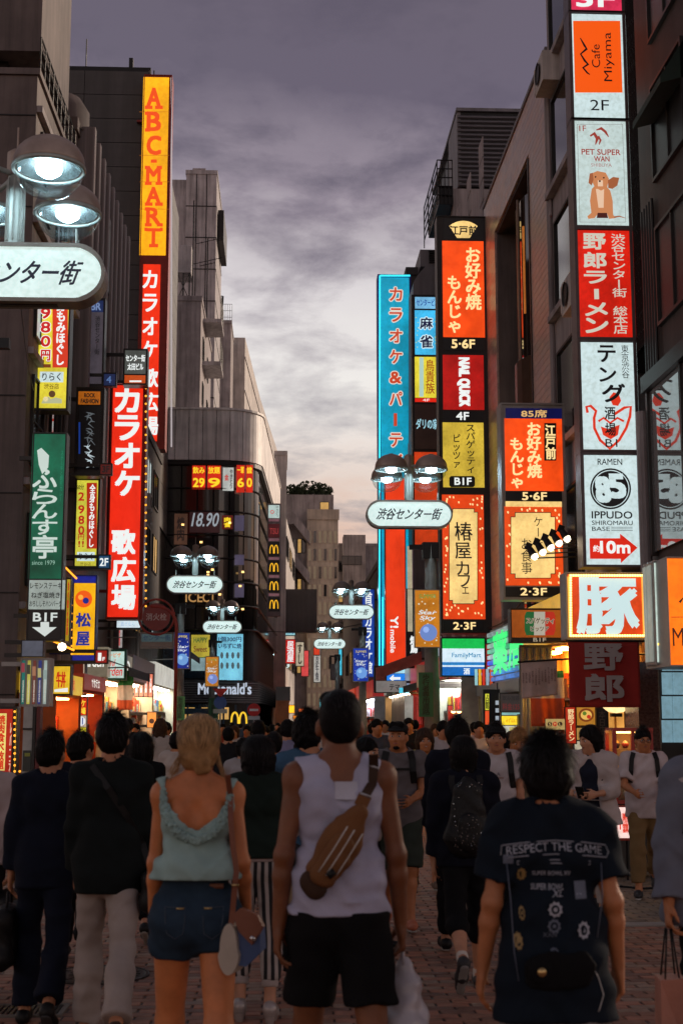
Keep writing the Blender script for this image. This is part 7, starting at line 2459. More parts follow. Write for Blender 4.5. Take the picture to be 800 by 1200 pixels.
 def face(s, brow='black', smile=False, glasses=False):
  mb = MB()
  k = s.k
  for sg in (-1, 1):
   c = s.hp(sg * .031, .083, .008)
   V, F = surf([ell(c, AX(.014, .010, .008) * k, s.hR)], .003, 0)
   e = part('eye', V, F, EYEW, s.root)
   V, F = surf([ell(s.hp(sg * .031, .091, .008), AX(.0065, .004, .0065) * k, s.hR)], .0018, 0)
   part('iris', V, F, EYEK, e)
   q = [tuple(s.hp(sg * (.014 + .010 * j), .096 - .003 * j - .001 * j * j, .026 + .003 * math.sin(j))) for j in range(4)]
   MB().tube(q, [.003, .004, .0036, .002], 5).build('eyebrow', HAIRM[brow], None).parent = s.root
  q = [tuple(s.hp(-.022 + .0088 * j, .095 - .0016 * (j - 2.5) ** 2, -.053 + (.0022 * (j - 2.5) ** 2 if smile else .0004 * (j - 2.5) ** 2))) for j in range(6)]
  MB().tube(q, [.002, .0045, .0055, .0055, .0045, .002], 6).build('lips', LIP, None, smooth=True).parent = s.root
  if smile:
   q = [tuple(s.hp(-.016 + .008 * j, .0985 - .0018 * (j - 2) ** 2, -.0515 + .0016 * (j - 2) ** 2)) for j in range(5)]
   MB().tube(q, [.001, .003, .0035, .003, .001], 5).build('teeth', EYEW, None).parent = s.root
  if glasses:
   mb = MB()
   for sg in (-1, 1):
    ring = [tuple(s.hp(sg * .032 + .021 * math.cos(a), .108 - .006 * abs(math.cos(a)), .006 + .016 * math.sin(a))) for a in [2 * PI * j / 16 for j in range(17)]]
    mb.tube(ring, .0025, 5, cap=False)
    mb.tube([tuple(s.hp(sg * .053, .102, .008)), tuple(s.hp(sg * .082, .0, .008))], .0022, 5)
   mb.tube([tuple(s.hp(-.011, .108, .008)), tuple(s.hp(.011, .108, .008))], .0022, 5)
   mb.build('glasses', BLACKM, None).parent = s.root
 def hair(s, col='black', style='short', vol=.0, strands=0, seed=1, amp=.004):
  k, R_, hp = s.k, s.hR, s.hp
  P = [ell(hp(0, -.016, .038), AX(.084 + vol, .104 + vol, .098 + vol) * k, R_, k=.02),
    ell(hp(0, -.045, -.005), AX(.078 + vol, .072 + vol, .085 + vol) * k, R_, k=.03)]
  subs = [ell(hp(0, .105, -.035), AX(.072, .075, .085) * k, R_), ell(hp(0, .05, -.09), AX(.09, .10, .05) * k, R_)]
  trims = []
  if style == 'short':
   subs += [ell(hp(sg * .085, .0, -.03), AX(.03, .035, .045) * k, R_) for sg in (-1, 1)]
   trims = [(hp(0, 0, -.088), R_ @ AX(0, .25, -.97))]
  if style == 'crop':
   P = [ell(hp(0, -.016, .036), AX(.079, .099, .092) * k, R_, k=.02), ell(hp(0, -.05, -.01), AX(.067, .058, .07) * k, R_, k=.03), cap(hp(-.04, .05, .10), hp(.04, .05, .10), .03 * k, .03 * k)]
   subs += [ell(hp(sg * .085, .0, -.03), AX(.03, .035, .05) * k, R_) for sg in (-1, 1)]
   trims = [(hp(0, 0, -.08), R_ @ AX(0, .3, -.95))]
  if style in ('bob', 'long', 'medium'):
   L = dict(medium=-.10, bob=-.15, long=-.26)[style]
   for sg in (-1, 1):
    P.append(cap(hp(sg * .062, -.01, .0), hp(sg * .066, -.02, L), (.034 + vol) * k, (.024 + vol * .6) * k, k=.03))
    P.append(cap(hp(sg * .03, -.06, .0), hp(sg * .035, -.07, L * 1.08), (.045 + vol) * k, (.032 + vol * .6) * k, k=.03))
   subs = [ell(hp(0, .115, -.03), AX(.056, .075, .085) * k, R_), ell(hp(0, .08, -.14), AX(.05, .10, .06) * k, R_)]
  if style == 'bun':
   P = [ell(hp(0, -.016, .034), AX(.084, .106, .096) * k, R_, k=.02), ell(hp(0, -.05, -.02), AX(.080, .066, .09) * k, R_, k=.03),
     ell(hp(.016, -.104, -.062), AX(.040, .030, .034) * k, R_, k=.010), ell(hp(-.012, -.100, -.040), AX(.045, .028, .022) * k, R_, k=.008),
     cap(hp(-.05, -.075, -.035), hp(.02, -.108, -.03), .022 * k, .018 * k, k=.008), cap(hp(.055, -.07, -.03), hp(.0, -.112, -.052), .022 * k, .016 * k, k=.008),
     ell(hp(.034, -.10, -.086), AX(.024, .022, .022) * k, R_, k=.006), ell(hp(.008, -.107, -.094), AX(.022, .02, .018) * k, R_, k=.006)]
   subs = [ell(hp(0, .105, -.035), AX(.072, .075, .085) * k, R_), ell(hp(0, .05, -.11), AX(.09, .10, .05) * k, R_)]
  V, F = surf(P, min(s.h, .010), .02, subs=subs, trims=trims, wrinkle=(amp, 95, seed))
  o = part('hair', V, F, HAIRM[col], s.root)
  if strands:
   r = np.random.RandomState(seed)
   pos, faces, mis = [], [], []
   rad = AX(.084 + vol, .104 + vol, .098 + vol) if style != 'crop' else AX(.079, .099, .092)
   base_n = 0
   for q in range(strands):
    th = r.uniform(0, 2 * PI)
    ph = abs(r.normal(0, .75))
    d_ = AX(math.sin(ph) * math.cos(th), math.sin(ph) * math.sin(th), math.cos(ph))
    if d_[1] > .55 and d_[2] < .45 or d_[2] < -.3:
     continue
    c0 = AX(0, -.016, .038)
    L = {'short': r.uniform(.03, .07), 'crop': r.uniform(.01, .02), 'bun': r.uniform(.05, .10), 'bob': r.uniform(.08, .16), 'medium': r.uniform(.06, .12), 'long': r.uniform(.1, .24)}[style]
    n_ = 5
    p = c0 + d_ * rad
    tgt = AX(0, -.10, -.05) if style == 'bun' else None
    lift = r.uniform(0, .75) if style == 'short' else .03
    pts = []
    cur = p
    for j in range(n_ + 1):
     pts.append(cur)
     nrm = (cur - c0) / rad ** 2
     nrm /= np.linalg.norm(nrm)
     g = (tgt - cur) if tgt is not None else AX(d_[0] * .6 + r.normal(0, .25), d_[1] * .6 - .15 + r.normal(0, .25), -1 + (.9 if style == 'short' and ph < .7 else 0))
     g = g - nrm * (g @ nrm) * (1 if cur[2] > 0 or tgt is not None else .3)
     g /= np.linalg.norm(g) + 1e-9
     cur = cur + (g + nrm * (lift if j < 4 else .0)) * L / n_
    wd = r.uniform(.0014, .0032)
    side = np.cross(pts[1] - pts[0], d_)
    side /= np.linalg.norm(side) + 1e-9
    for j, pt in enumerate(pts):
     ww = wd * (1 - .85 * j / n_)
     off = (d_ * .003)
     pos.append(pt + off - side * ww)
     pos.append(pt + off + side * ww)
    ms = int(r.randint(0, 3))
    for j in range(n_):
     mis.append(ms)
     faces.append((base_n + 2 * j, base_n + 2 * j + 1, base_n + 2 * j + 3, base_n + 2 * j + 2))
    base_n += 2 * (n_ + 1)
   V = s.hc + (np.array(pos) * k) @ R_.T
   hc_ = dict(black=(.009, .008, .008), brown=(.05, .026, .016), blonde=(.40, .235, .105), ginger=(.30, .15, .06))[col]
   m2 = [M('hair strand %s %d' % (col, q), tuple(c * (.45, 1., 1.6)[q] for c in hc_), .5, var=.2, scale=14, bump=0, spec=.2) for q in range(3)]
   tag(part('hair_strands', V, np.array(faces), m2, o, mi=np.array(mis)), kind='stuff')
  return o
 def top(s, m, name='shirt', sleeve=.55, hem=-.06, g=.014, loose=.02, neck=.085, neck_low=.0, wr=(.006, 30, 1.), tank=False, extra=(), subs=(), open_front=False, taper=.012, low=None, trims=(), flare=.0, ah=.0):
  k, tp, w = s.k, s.tp, s.w
  P = [p for p in s.torso(g, loose)]
  # straight drop below the waist
  hw = .058
  gl_ = g + loose * .7
  P.append(cap(tp(-hw * w, -.01, .12), tp(-(hw + flare) * w, -.012, hem), (.094 + gl_) * k * w, (.100 + gl_ + flare) * k * w, (AX(0, 1, 0), .85), k=.06))
  P.append(cap(tp(hw * w, -.01, .12), tp((hw + flare) * w, -.012, hem), (.094 + gl_) * k * w, (.100 + gl_ + flare) * k * w, (AX(0, 1, 0), .85), k=.06))
  if not tank:
   P.append(cap(tp(0, -.012, .45), tp(0, -.014, .525), (.078 + g) * k, (.070 + g) * k, k=.03))
  if sleeve:
   for i in (0, 1):
    P += s.armp(i, g + .004, sleeve, taper)
  P += list(extra)
  sb = [ell(tp(0, .0 if not neck_low else -.03, .585 - neck_low * .5), AX(neck, .085 if not neck_low else .14, .05 + neck_low) * k)]
  if tank:
   for sg in (-1, 1):
    sb.append(ell(tp(sg * (s.shw + .035 + ah), 0, .50), AX(.085, .16, .075) * k))
    sb.append(ell(tp(sg * (s.shw + .028 + ah * .6), 0, .41), AX(.05, .14, .11) * k))
  if open_front:
   sb.append(cap(tp(0, .20, .62), tp(0, .22, -.4), .125 * k, .16 * k))
  sb += list(subs)
  V, F = surf(P, s.h, .02, subs=sb, trims=[(tp(0, 0, hem), s.Rl @ AX(0, 0, -1))] + list(trims), wrinkle=wr)
  s.topV = (V, F)
  s.topP = (P, sb)
  return part(name, V, F, m, s.root)
 def bottom(s, m, name='trousers', upto=1.93, g=.012, waist=.13, flare=.0, straight=.012, wr=(.0065, 26, 2.), cuffs=None):
  tp = s.tp
  P = [p for p in s.torso(g)[:4]]
  for i in (0, 1):
   P += s.legp(i, g, upto, flare, straight)
  V, F = surf(P, s.h, .03, trims=[(tp(0, 0, waist), s.Rl @ AX(0, 0, 1))], wrinkle=wr)
  s.botV = (V, F)
  return part(name, V, F, m, s.root)
 def shoes(s, m, sole=(.35, .33, .3), g=.009, name='shoe', heel=0.):
  for i in (0, 1):
   A, K, N, hl, toe, d1, d2, fd = s.leg[i]
   P = s.foot(i, g)
   P[0] = cap(N + (hl - N) * .5, hl + AX(0, 0, .01), (.032 + g) * s.k, (.033 + g) * s.k, cuts=((N + (hl - N) * .35, -(hl - N) / np.linalg.norm(hl - N)),), k=.02)
   if heel:
    P.append(cap(hl + AX(0, -.005, -.01), hl + AX(0, 0, -.02 - heel), .03, .026, k=.01))
    P.append(cap(hl + fd * .1 - AX(0, 0, .01), hl + fd * .1 - AX(0, 0, .02 + heel * .6), .034, .032, k=.02))
   V, F = surf(P, s.h * .85, .015)
   sh = part(name, V, F, m, s.root)
   dn = np.cross(AX(1, 0, 0), fd)
   dn = -dn / np.linalg.norm(dn)
   if dn[2] > 0:
    dn = -dn
   V, F = surf([cap(hl + dn * (.026 + g) * s.k, toe + dn * (.022 + g) * s.k, .034 * s.k, .032 * s.k, (dn, .3), k=.0)], s.h * .7, 0)
   part('sole', V, F, M('sole %.2f' % sole[0], sole, .7), sh)
 def print_on(s, V, F, items, parent, from_back=True):
  """flat lettering and shapes laid onto the garment: items (text, cx, cz, w, h, material, kwargs) in person's x, z"""
  from mathutils.bvhtree import BVHTree
  bv = BVHTree.FromPolygons([tuple(v) for v in V], [tuple(map(int, f)) for f in F])
  sg = -1 if from_back else 1
  for it in items:
   t, cx, cz, w_, h_, m, kw = it
   if isinstance(t, str):
    U, Pp = lay(t, shear=kw.get('shear', 0))
    lo, hi = U.min(0), U.max(0)
    U = (U - (lo + hi) / 2) * (np.array([w_, h_]) / (hi - lo))
   else:
    U, Pp = np.array(t, float) * np.array([w_, h_]), [tuple(range(len(t)))]
   if kw.get('arch'):
    U = U.copy()
    U[:, 1] += kw['arch'] * (1 - (2 * U[:, 0] / w_) ** 2)
   q = []
   for x_, z_ in U:
    xx, zz_ = (cx + x_), cz + z_
    if not from_back:
     xx = cx - x_
    hit = bv.ray_cast(Vector((xx, sg * 1.0, zz_)), Vector((0, -sg, 0)))
    y_ = hit[0].y if hit[0] else -.12
    q.append((xx, y_ + sg * (.0035 + kw.get('lift', 0)), zz_))
   mb = MB().add(q, Pp)
   me = mb.mesh('print')
   me.materials.append(m)
   o = bpy.data.objects.new('print', me)
   COL.objects.link(o)
   o.parent = parent
def local(p, mb, name, mats, smooth=True, parent=None, label=None):
 """mesh given in the person's local frame, as its own top-level thing when label is given"""
 me = mb.mesh(name, smooth=smooth)
 for m in (mats if isinstance(mats, list) else [mats]):
  me.materials.append(m)
 o = bpy.data.objects.new(name, me)
 COL.objects.link(o)
 o.parent = parent
 return o
def gear(p, name, label, cat):
 t = thing(name, label, cat, p.root.location)
 t.rotation_euler = p.root.rotation_euler
 return t
def gsurf(t, name, prims, m, h=.010, k=.01, subs=(), wr=None, trims=()):
 V, F = surf(prims, h, k, subs=subs, wrinkle=wr, trims=trims)
 return part(name, V, F, m, t)
def strap(t, pts, w_, m, name='strap', thick=.004, up=(0, -1, 0)):
 """flat belt through pts"""
 P_ = [Vector(q) for q in pts]
 mb = MB()
 n = len(P_)
 vs = []
 for i, q in enumerate(P_):
  tg_ = (P_[min(i + 1, n - 1)] - P_[max(i - 1, 0)]).normalized()
  nn = Vector(up[i]) if isinstance(up[0], (tuple, list)) else Vector(up)
  sd_ = tg_.cross(nn).normalized()
  nn = sd_.cross(tg_).normalized()
  for a, b in ((-1, 1), (1, 1), (1, -1), (-1, -1)):
   vs.append(q + sd_ * a * w_ / 2 + nn * b * thick / 2)
 fs = [(0, 1, 2, 3), tuple(4 * (n - 1) + j for j in (3, 2, 1, 0))]
 for i in range(n - 1):
  for j in range(4):
   fs.append((4 * i + j, 4 * i + (j + 1) % 4, 4 * i + 4 + (j + 1) % 4, 4 * i + 4 + j))
 mb.add(vs, fs)
 return local(None, mb, name, m, False, t)
def snap(p, pts, sg=-1, off=.006):
 """lay points (x, z) on the outer surface of the person's top, back (-1) or front (+1)"""
 from mathutils.bvhtree import BVHTree
 V, F = p.topV
 if not hasattr(p, 'bv'):
  p.bv = BVHTree.FromPolygons([tuple(v) for v in V], [tuple(map(int, f)) for f in F])
 out = []
 for x_, z_ in pts:
  hit = p.bv.ray_cast(Vector((x_, sg * 1.0, z_)), Vector((0, -sg, 0)))
  y_ = hit[0].y if hit[0] else sg * .1
  out.append((x_, y_ + sg * off, z_))
 return out
# ---------------------------------------------------------------- the people in front, seen from behind
NAVY, BLACKC = cl('navy suit', (.006, .009, .019)), cl('black', (.005, .005, .006))
DARKG = cl('dark jacket', (.007, .010, .010))
CREAMT = cl('cream trousers', (.36, .31, .28))
WHITEC = cl('white', (.50, .48, .52))
LEAT = M('brown leather', (.16, .055, .025), .45, var=.25, bump=.3)
BLKL = M('black leather', (.008, .008, .008), .5, spec=.25, var=.25, bump=.3)
SHOEB = M('dark shoe leather', (.05, .028, .018), .4)
GOLD = M('brass', (.6, .42, .18), .3, .9, bump=0)
# P1 navy suit man
p = Person('man in a dark navy suit with a briefcase, farthest left of the walkers', 60, 8.15, 1.64, legs=((13, 16, 3), (-19, 24, 2)), arms=((-2, 9, 10, 4), (4, 8, 16, 2)), head=(-12, 0), h=.0125, build=.94)
p.body('asian'); p.hair('black', 'short', .004, 700, 3)
p.top(NAVY, 'suit_jacket', 1.93, -.10, .019, .026, neck=.07, wr=(0.0064, 22, 1.1)); p.bottom(NAVY, 'trousers', 1.95, .014, -.05, straight=.03); p.shoes(BLKL, (.03, .03, .03))
V, F = surf([cap(p.tp(-.045, -.03, .555), p.tp(.045, -.03, .555), .022, .022), cap(p.tp(-.06, .01, .55), p.tp(.06, .01, .55), .022, .022)], .010, .03)
part('shirt_collar', V, F, WHITEC, p.root)
bg_ = gear(p, 'briefcase', 'soft black briefcase hanging from the left hand of the navy suit man', 'briefcase')
W_ = p.arm[0][2] + p.arm[0][4] * .10
c = Vector(W_)
gsurf(bg_, 'case', [cap((c.x - .0, c.y - .16, c.z - .14), (c.x, c.y + .16, c.z - .14), .045, .045), cap((c.x, c.y - .17, c.z - .36), (c.x, c.y + .17, c.z - .36), .05, .05), cap((c.x, c.y, c.z - .14), (c.x, c.y, c.z - .36), .05, .05), cap((c.x, c.y - .17, c.z - .14), (c.x, c.y - .17, c.z - .36), .04, .04), cap((c.x, c.y + .17, c.z - .14), (c.x, c.y + .17, c.z - .36), .04, .04)], BLKL, .012, .08, wr=(0.0048, 30, 2))
local(p, MB().tube([(c.x, c.y - .08, c.z - .12), (c.x, c.y - .05, c.z - .01), (c.x, c.y + .05, c.z - .01), (c.x, c.y + .08, c.z - .12)], .008, 8), 'handle', BLKL, parent=bg_)
# P2 dark jacket, cream trousers
p = Person('man in a dark jacket and cream trousers walking beside the blonde woman', 132, 7.65, 1.74, legs=((15, 10, 3), (-20, 22, 2)), arms=((4, 5, 12, 2), (2, 6, 20, 4)), h=.0125, build=.93)
p.body('asian'); p.hair('black', 'short', .006, 900, 4)
p.top(DARKG, 'jacket', 1.93, -.11, .020, .03, neck=.07, wr=(0.0064, 22, 2.1)); p.bottom(CREAMT, 'trousers', 1.96, .014, -.06, straight=.03, wr=(0.0064, 30, 3.3)); p.shoes(SHOEB, (.06, .04, .03))
bg_ = gear(p, 'shoulder_bag', 'grey and black shoulder bag at the hip of the man in cream trousers', 'bag')
c = p.tp(.235, -.02, -.03)
gsurf(bg_, 'pouch', [cap(c + AX(0, -.09, .0), c + AX(0, .09, 0), .05, .05), cap(c + AX(0, -.08, -.12), c + AX(0, .08, -.12), .06, .06)], BLKL, .012, .08)
gsurf(bg_, 'flap', [cap(c + AX(.045, -.08, .03), c + AX(.055, .0, -.1), .02, .016), cap(c + AX(.045, .06, .03), c + AX(.055, .0, -.1), .02, .016)], M('grey canvas', (.28, .25, .24), .8), .010, .05)
strap(bg_, snap(p, [(-.10, 1.47 * p.k), (.0, 1.35 * p.k), (.10, 1.2 * p.k), (.18, 1.05 * p.k)], off=.014) + [tuple(c + AX(0, -.05, .05))], .035, BLKL)
# P3 blonde woman
p = Person('blonde woman with a low bun in a mint top and denim shorts, back to us', 233, 5.7, 1.725, sex='f', legs=((11, 8, 2), (-14, 20, 2)), arms=((4, 6, 12, 2), (-12, 9, 42, 4)), h=.0095, build=.95)
p.body('blonde'); p.hair('blonde', 'bun', 0, 4200, 5, .0015)
MINT = cl('mint', (.30, .44, .42))
o = p.top(MINT, 'blouse', 0, .155, .015, .03, neck=.135, neck_low=.13, ah=.045, wr=(0.0088, 34, 1.7), tank=True)
DEN = cl('denim', (.020, .038, .062), var=.45)
p.bottom(DEN, 'denim_shorts', .33, .014, .17, .025, wr=(0.0048, 40, 1.3))
rf = MB()
r_ = random.Random(4)
V, F = p.topV
from mathutils.bvhtree import BVHTree
bv = BVHTree.FromPolygons([tuple(v) for v in V], [tuple(map(int, f)) for f in F])
rim_pts = []
for k_ in range(90):
 a = PI * 1.0 + PI * k_ / 89
 x_, z_ = .134 * math.cos(a), p.tp(0, 0, .52)[2] + .186 * math.sin(a)
 hit = bv.ray_cast(Vector((x_ * 1.0, -1, z_)), Vector((0, 1, 0)))
 y_ = hit[0].y if hit[0] else None
 if y_ is None or y_ > .0:
  continue
 rim_pts.append((x_, y_, z_))
for (x_, y_, z_) in rim_pts:
 for q in range(4):
  c = (x_ + r_.uniform(-.009, .009), y_ - .004 - r_.uniform(0, .008), z_ - .006 + r_.uniform(-.012, .010))
  mb_ = .006 + r_.random() * .005
  rf.cbox(c, mb_ * 2, mb_ * 1.2, mb_ * 1.6, r_.uniform(0, 3), r_.uniform(0, 3), r_.uniform(0, 3))
for sg in (-1, 1):
 for q in range(40):
  f_ = q / 40
  zz_ = p.tp(0, 0, .40 + .17 * f_)[2]
  hit = bv.ray_cast(Vector((sg * (.122 - .02 * f_), -1, zz_)), Vector((0, 1, 0)))
  if hit[0] and hit[0].y < .02:
   rf.cbox((sg * (.122 - .02 * f_) + r_.uniform(-.008, .008), hit[0].y - .004, zz_), .014, .009, .012, r_.uniform(0, 3), r_.uniform(0, 3), 0)
tag(local(p, rf, 'ruffle', MINT, True, o), kind='stuff')
hz = p.tp(0, 0, .13)[2]
bs = p.botV
bv2 = BVHTree.FromPolygons([tuple(v) for v in bs[0]], [tuple(map(int, f)) for f in bs[1]])
def on(bv_, x_, z_, off=.003):
 hit = bv_.ray_cast(Vector((x_, -1, z_)), Vector((0, 1, 0)))
 return (x_, (hit[0].y if hit[0] else -.1) - off, z_)
for sg in (-1, 1):
 q = [on(bv2, sg * a, hz + b, .003) for a, b in ((.035, -.07), (.075, -.072), (.115, -.07), (.113, -.12), (.105, -.17), (.072, -.19), (.042, -.17), (.036, -.12), (.035, -.07))]
 local(p, MB().tube(q, .0022, 4), 'pocket_seam', M('denim seam', (.05, .07, .10), .8), parent=p.root)
 q = on(bv2, sg * .055, hz - .075, .004)
 local(p, MB().cbox(q, .03, .004, .006), 'rivet', GOLD, parent=p.root)
local(p, MB().cbox(on(bv2, .085, hz + .005, .004), .055, .004, .02), 'waist_label', LEAT, parent=p.root)
# loose strands framing the neck
lm_ = MB()
for k_ in range(46):
 sg = -1 if k_ % 2 else 1
 b0 = p.hp(sg * (.062 + r_.uniform(0, .02)), -.02 + r_.uniform(-.03, .02), -.03)
 L_ = r_.uniform(.10, .20)
 q = [tuple(b0 + AX(sg * (.012 * j + .006 * math.sin(j + k_)), -.004 * j, -L_ * j / 5)) for j in range(6)]
 lm_.tube(q, [.0016, .0015, .0013, .001, .0008, .0004], 3)
tag(local(p, lm_, 'loose_strands', MATS['hair strand blonde 1'], True, p.root), kind='stuff')
hb = gear(p, 'handbag', 'white, brown and blue trapeze handbag on a long brown strap', 'handbag')
c = p.tp(.185, -.07, -.02)
WB, BB, TB = M('bag cream', (.48, .43, .36), .45, bump=.1), M('bag blue', (.05, .10, .24), .5, bump=.1), M('bag tan', (.22, .075, .04), .45, bump=.15)
ov = [(-.045 + .042 * math.cos(a) * (1 if math.sin(a) < 0 else .8), -.085 + .098 * math.sin(a)) for a in [2 * PI * j / 24 for j in range(24)]]
local(p, MB().prism([tuple(c + AX(x_, -.075, z_)) for x_, z_ in ov], (.035, .10, 0)), 'side_panel', WB, False, hb)
local(p, MB().prism([tuple(c + AX(x_, -.05, z_)) for x_, z_ in ((-.01, .0), (.075, -.01), (.082, -.10), (.025, -.155), (-.01, -.15))], (.02, .11, 0)), 'body', BB, False, hb)
local(p, MB().prism([tuple(c + AX(x_, -.066, z_)) for x_, z_ in ((-.03, .045), (.0, .07), (.065, .045), (.088, .0), (.045, -.07), (-.005, -.02))], (.01, .02, 0)), 'flap', TB, False, hb)
local(p, MB().cbox(tuple(c + AX(.05, -.072, -.045)), .024, .008, .014, rz=.3, ry=.5), 'clasp', M('silver', (.7, .7, .7), .2, .9, bump=0), parent=hb)
sp = snap(p, [(.125, p.tp(0, 0, .585)[2]), (.135, p.tp(0, 0, .5)[2]), (.14, p.tp(0, 0, .4)[2]), (.15, p.tp(0, 0, .3)[2]), (.165, p.tp(0, 0, .2)[2])], off=.010)
sp = [(q[0], min(q[1], -.11) if i > 1 else q[1], q[2]) for i, q in enumerate(sp)]
strap(hb, sp + [tuple(c + AX(-.02, -.075, .18)), tuple(c + AX(-.03, -.06, .06)), tuple(c + AX(-.04, -.058, -.05))], .022, TB)
local(p, MB().cbox(tuple(c + AX(-.02, -.082, .16)), .028, .006, .008), 'buckle', GOLD, parent=hb)
# P4 woman in striped trousers
p = Person('woman in black and white striped trousers with a dark waistcoat over a pale blouse', 303, 8.3, 1.60, sex='f', legs=((6, 24, 1), (-6, 8, 0)), arms=((6, 8, 16, 2), (-4, 12, 60, -8)), h=.0125)
p.body('fair'); p.hair('black', 'bob', .018, 700, 6)
p.top(cl('pale blouse', (.42, .34, .33)), 'blouse', 1.9, .02, .012, .015, neck=.07, wr=(0.0080, 28, 4)); p.top(cl('dark green waistcoat', (.010, .018, .014)), 'waistcoat', 0, .04, .032, .03, neck=.07, tank=False)
STR = M('striped cloth', (.4, .4, .4), .85, bump=0)
t_ = NT(STR.node_tree)
cn = t_.node('ShaderNodeTexCoord')
sx_ = t_.node('ShaderNodeSeparateXYZ')
t_.link(cn.outputs['Object'], sx_.inputs[0])
ns_ = t_.node('ShaderNodeTexNoise', inp={'Scale': 3.0, 'Detail': 1})
t_.link(cn.outputs['Object'], ns_.inputs['Vector'])
ph_ = t_.math('ADD', t_.math('ADD', t_.math('MULTIPLY', sx_.outputs[0], 145), t_.math('MULTIPLY', ns_.outputs[0], 5)), t_.math('MULTIPLY', sx_.outputs[2], 4))
st_c = t_.ramp(t_.math('ADD', t_.math('MULTIPLY', t_.math('SINE', ph_), .5), .5), [(.48, (.012, .012, .014)), (.56, (.42, .37, .34))])
t_.link(st_c, t_.n['Principled BSDF'].inputs['Base Color'])
p.bottom(STR, 'striped_trousers', 1.72, .010, .14, straight=.006, wr=(0.0048, 30, 1)); 
for i in (0, 1):
 A, K, N, hl, toe, d1, d2, fd = p.leg[i]
 e1, e2 = K + (N - K) * .70, K + (N - K) * .82
 V, F = surf([cap(e1, e2, .056 * p.k, .052 * p.k, cuts=((e1, -d2), (e2, d2)))], .010, 0)
 part('cuff', V, F, cl('cuff', (.42, .36, .33)), p.root)
p.shoes(M('silver shoe', (.38, .34, .32), .35, .3), (.30, .27, .25), heel=.045)
hb = gear(p, 'handbag', 'cream and black tote at the right side of the striped trousers woman', 'handbag')
c = p.tp(.25, -.02, .04)
gsurf(hb, 'body', [cap(c + AX(.0, -.12, -.05), c + AX(.0, .12, -.05), .05, .05), cap(c + AX(.02, -.15, -.26), c + AX(.02, .15, -.26), .05, .05), cap(c + AX(.02, 0, -.05), c + AX(.02, 0, -.26), .06, .06)], cl('tote cream', (.36, .25, .15)), .012, .14)
gsurf(hb, 'top_band', [cap(c + AX(-.01, -.12, .02), c + AX(-.01, .12, .02), .055, .055), cap(c + AX(-.01, -.12, -.02), c + AX(-.01, .12, -.02), .058, .058)], BLKL, .012, .04)
for j in (-1, 1):
 local(p, MB().tube([tuple(c + AX(-.01, j * .07, .06)), tuple(p.tp(.17, j * .04, .35)), tuple(p.tp(.16, j * .02, .50)), tuple(p.tp(.15, 0, .56))], .008, 6), 'handle', BLKL, parent=hb)
ring = local(p, MB().tube([tuple(c + AX(-.05 + .02 * math.cos(a), -.14, .02 + .02 * math.sin(a))) for a in [2 * PI * j / 12 for j in range(13)]], .003, 5, False), 'ring', GOLD, parent=hb)
# P5 man in the white tank top
p = Person('tall tanned man in a white vest with a brown sling bag, back to us', 398, 5.3, 1.825, legs=((11, 8, 4), (-13, 14, 4)), arms=((-6, 9, 12, 4), (0, 10, 10, 4)), h=.0095, build=.92, skin='tan', head=(4, -2), curl=(26, 44), lean=1)
p.body('tan'); p.hair('black', 'crop', 0, 1500, 7, .002)
VEST = cl('white vest', (.42, .42, .55))
o = p.top(VEST, 'vest', 0, .005, .012, .02, neck=.085, wr=(0.0096, 34, 2.2), tank=True, ah=.02)
V, F = p.topV
p.bottom(BLACKC, 'shorts', .72, .018, .02, .02, wr=(0.0064, 24, 2))
p.shoes(BLKL)
p.print_on(V, F, [([(-.5, -.5), (.5, -.5), (.5, .5), (-.5, .5)], .02, p.tp(0, 0, .455)[2], .085, .065, cl('vest patch', (.52, .52, .60)), {})], o)
sb = gear(p, 'sling_bag', 'brown canvas sling bag worn diagonally across the white vest', 'sling bag')
CNV, CND = cl('brown canvas', (.17, .075, .030), .7), cl('dark brown canvas', (.05, .028, .018), .7)
ctrl = snap(p, [(-.075, p.tp(0, 0, .165)[2]), (.0, p.tp(0, 0, .27)[2]), (.062, p.tp(0, 0, .375)[2])], off=.03)
a_, m_, b_ = [AX(*q) for q in ctrl]
nb = AX(0, 1, 0)
gsurf(sb, 'pouch', [cap(a_ + AX(.01, -.015, .01), m_ + AX(0, -.02, 0), .064, .070, (nb, .5)), cap(m_ + AX(0, -.02, 0), b_, .070, .038, (nb, .5))], CNV, .008, .03, wr=(0.0032, 40, 1))
gsurf(sb, 'front_pocket', [cap(a_ + AX(.005, -.05, .0), m_ + AX(.0, -.058, -.01), .047, .049, (nb, .4))], CNV, .008, .02, wr=(0.0032, 50, 2))
gsurf(sb, 'base_patch', [cap(a_ + AX(-.035, -.02, -.03), a_ + AX(-.02, -.02, -.05), .045, .045, (nb, .6))], CND, .008)
PIP = M('piping white', (.5, .48, .45), .6)
for dx in (-.016, .016, .055):
 q = [tuple(a_ + (b_ - a_) * t + AX(dx * .8, 0, -dx * .4) + AX(0, -.066 - .026 * math.sin(PI * min(1, t * 1.1)), 0)) for t in (.02, .2, .4, .6, .78)]
 if dx == .055:
  q = [tuple(AX(*v_) + AX(0, .025, 0)) for v_ in q]
 local(p, MB().tube(q, .0026, 5), 'piping', PIP, parent=sb)
local(p, MB().cbox(tuple(a_ + AX(.035, -.082, .005)), .032, .006, .026, ry=-.7), 'patch', BLKL, parent=sb)
stp_ = snap(p, [(.070, p.tp(0, 0, .40)[2]), (.09, p.tp(0, 0, .44)[2]), (.118, p.tp(0, 0, .48)[2]), (.125, p.tp(0, 0, .54)[2]), (.122, p.tp(0, 0, .585)[2])], off=.006)
strap(sb, stp_[:2], .05, CNV, 'strap_base', .008)
strap(sb, stp_[1:], .036, CND, thick=.006)
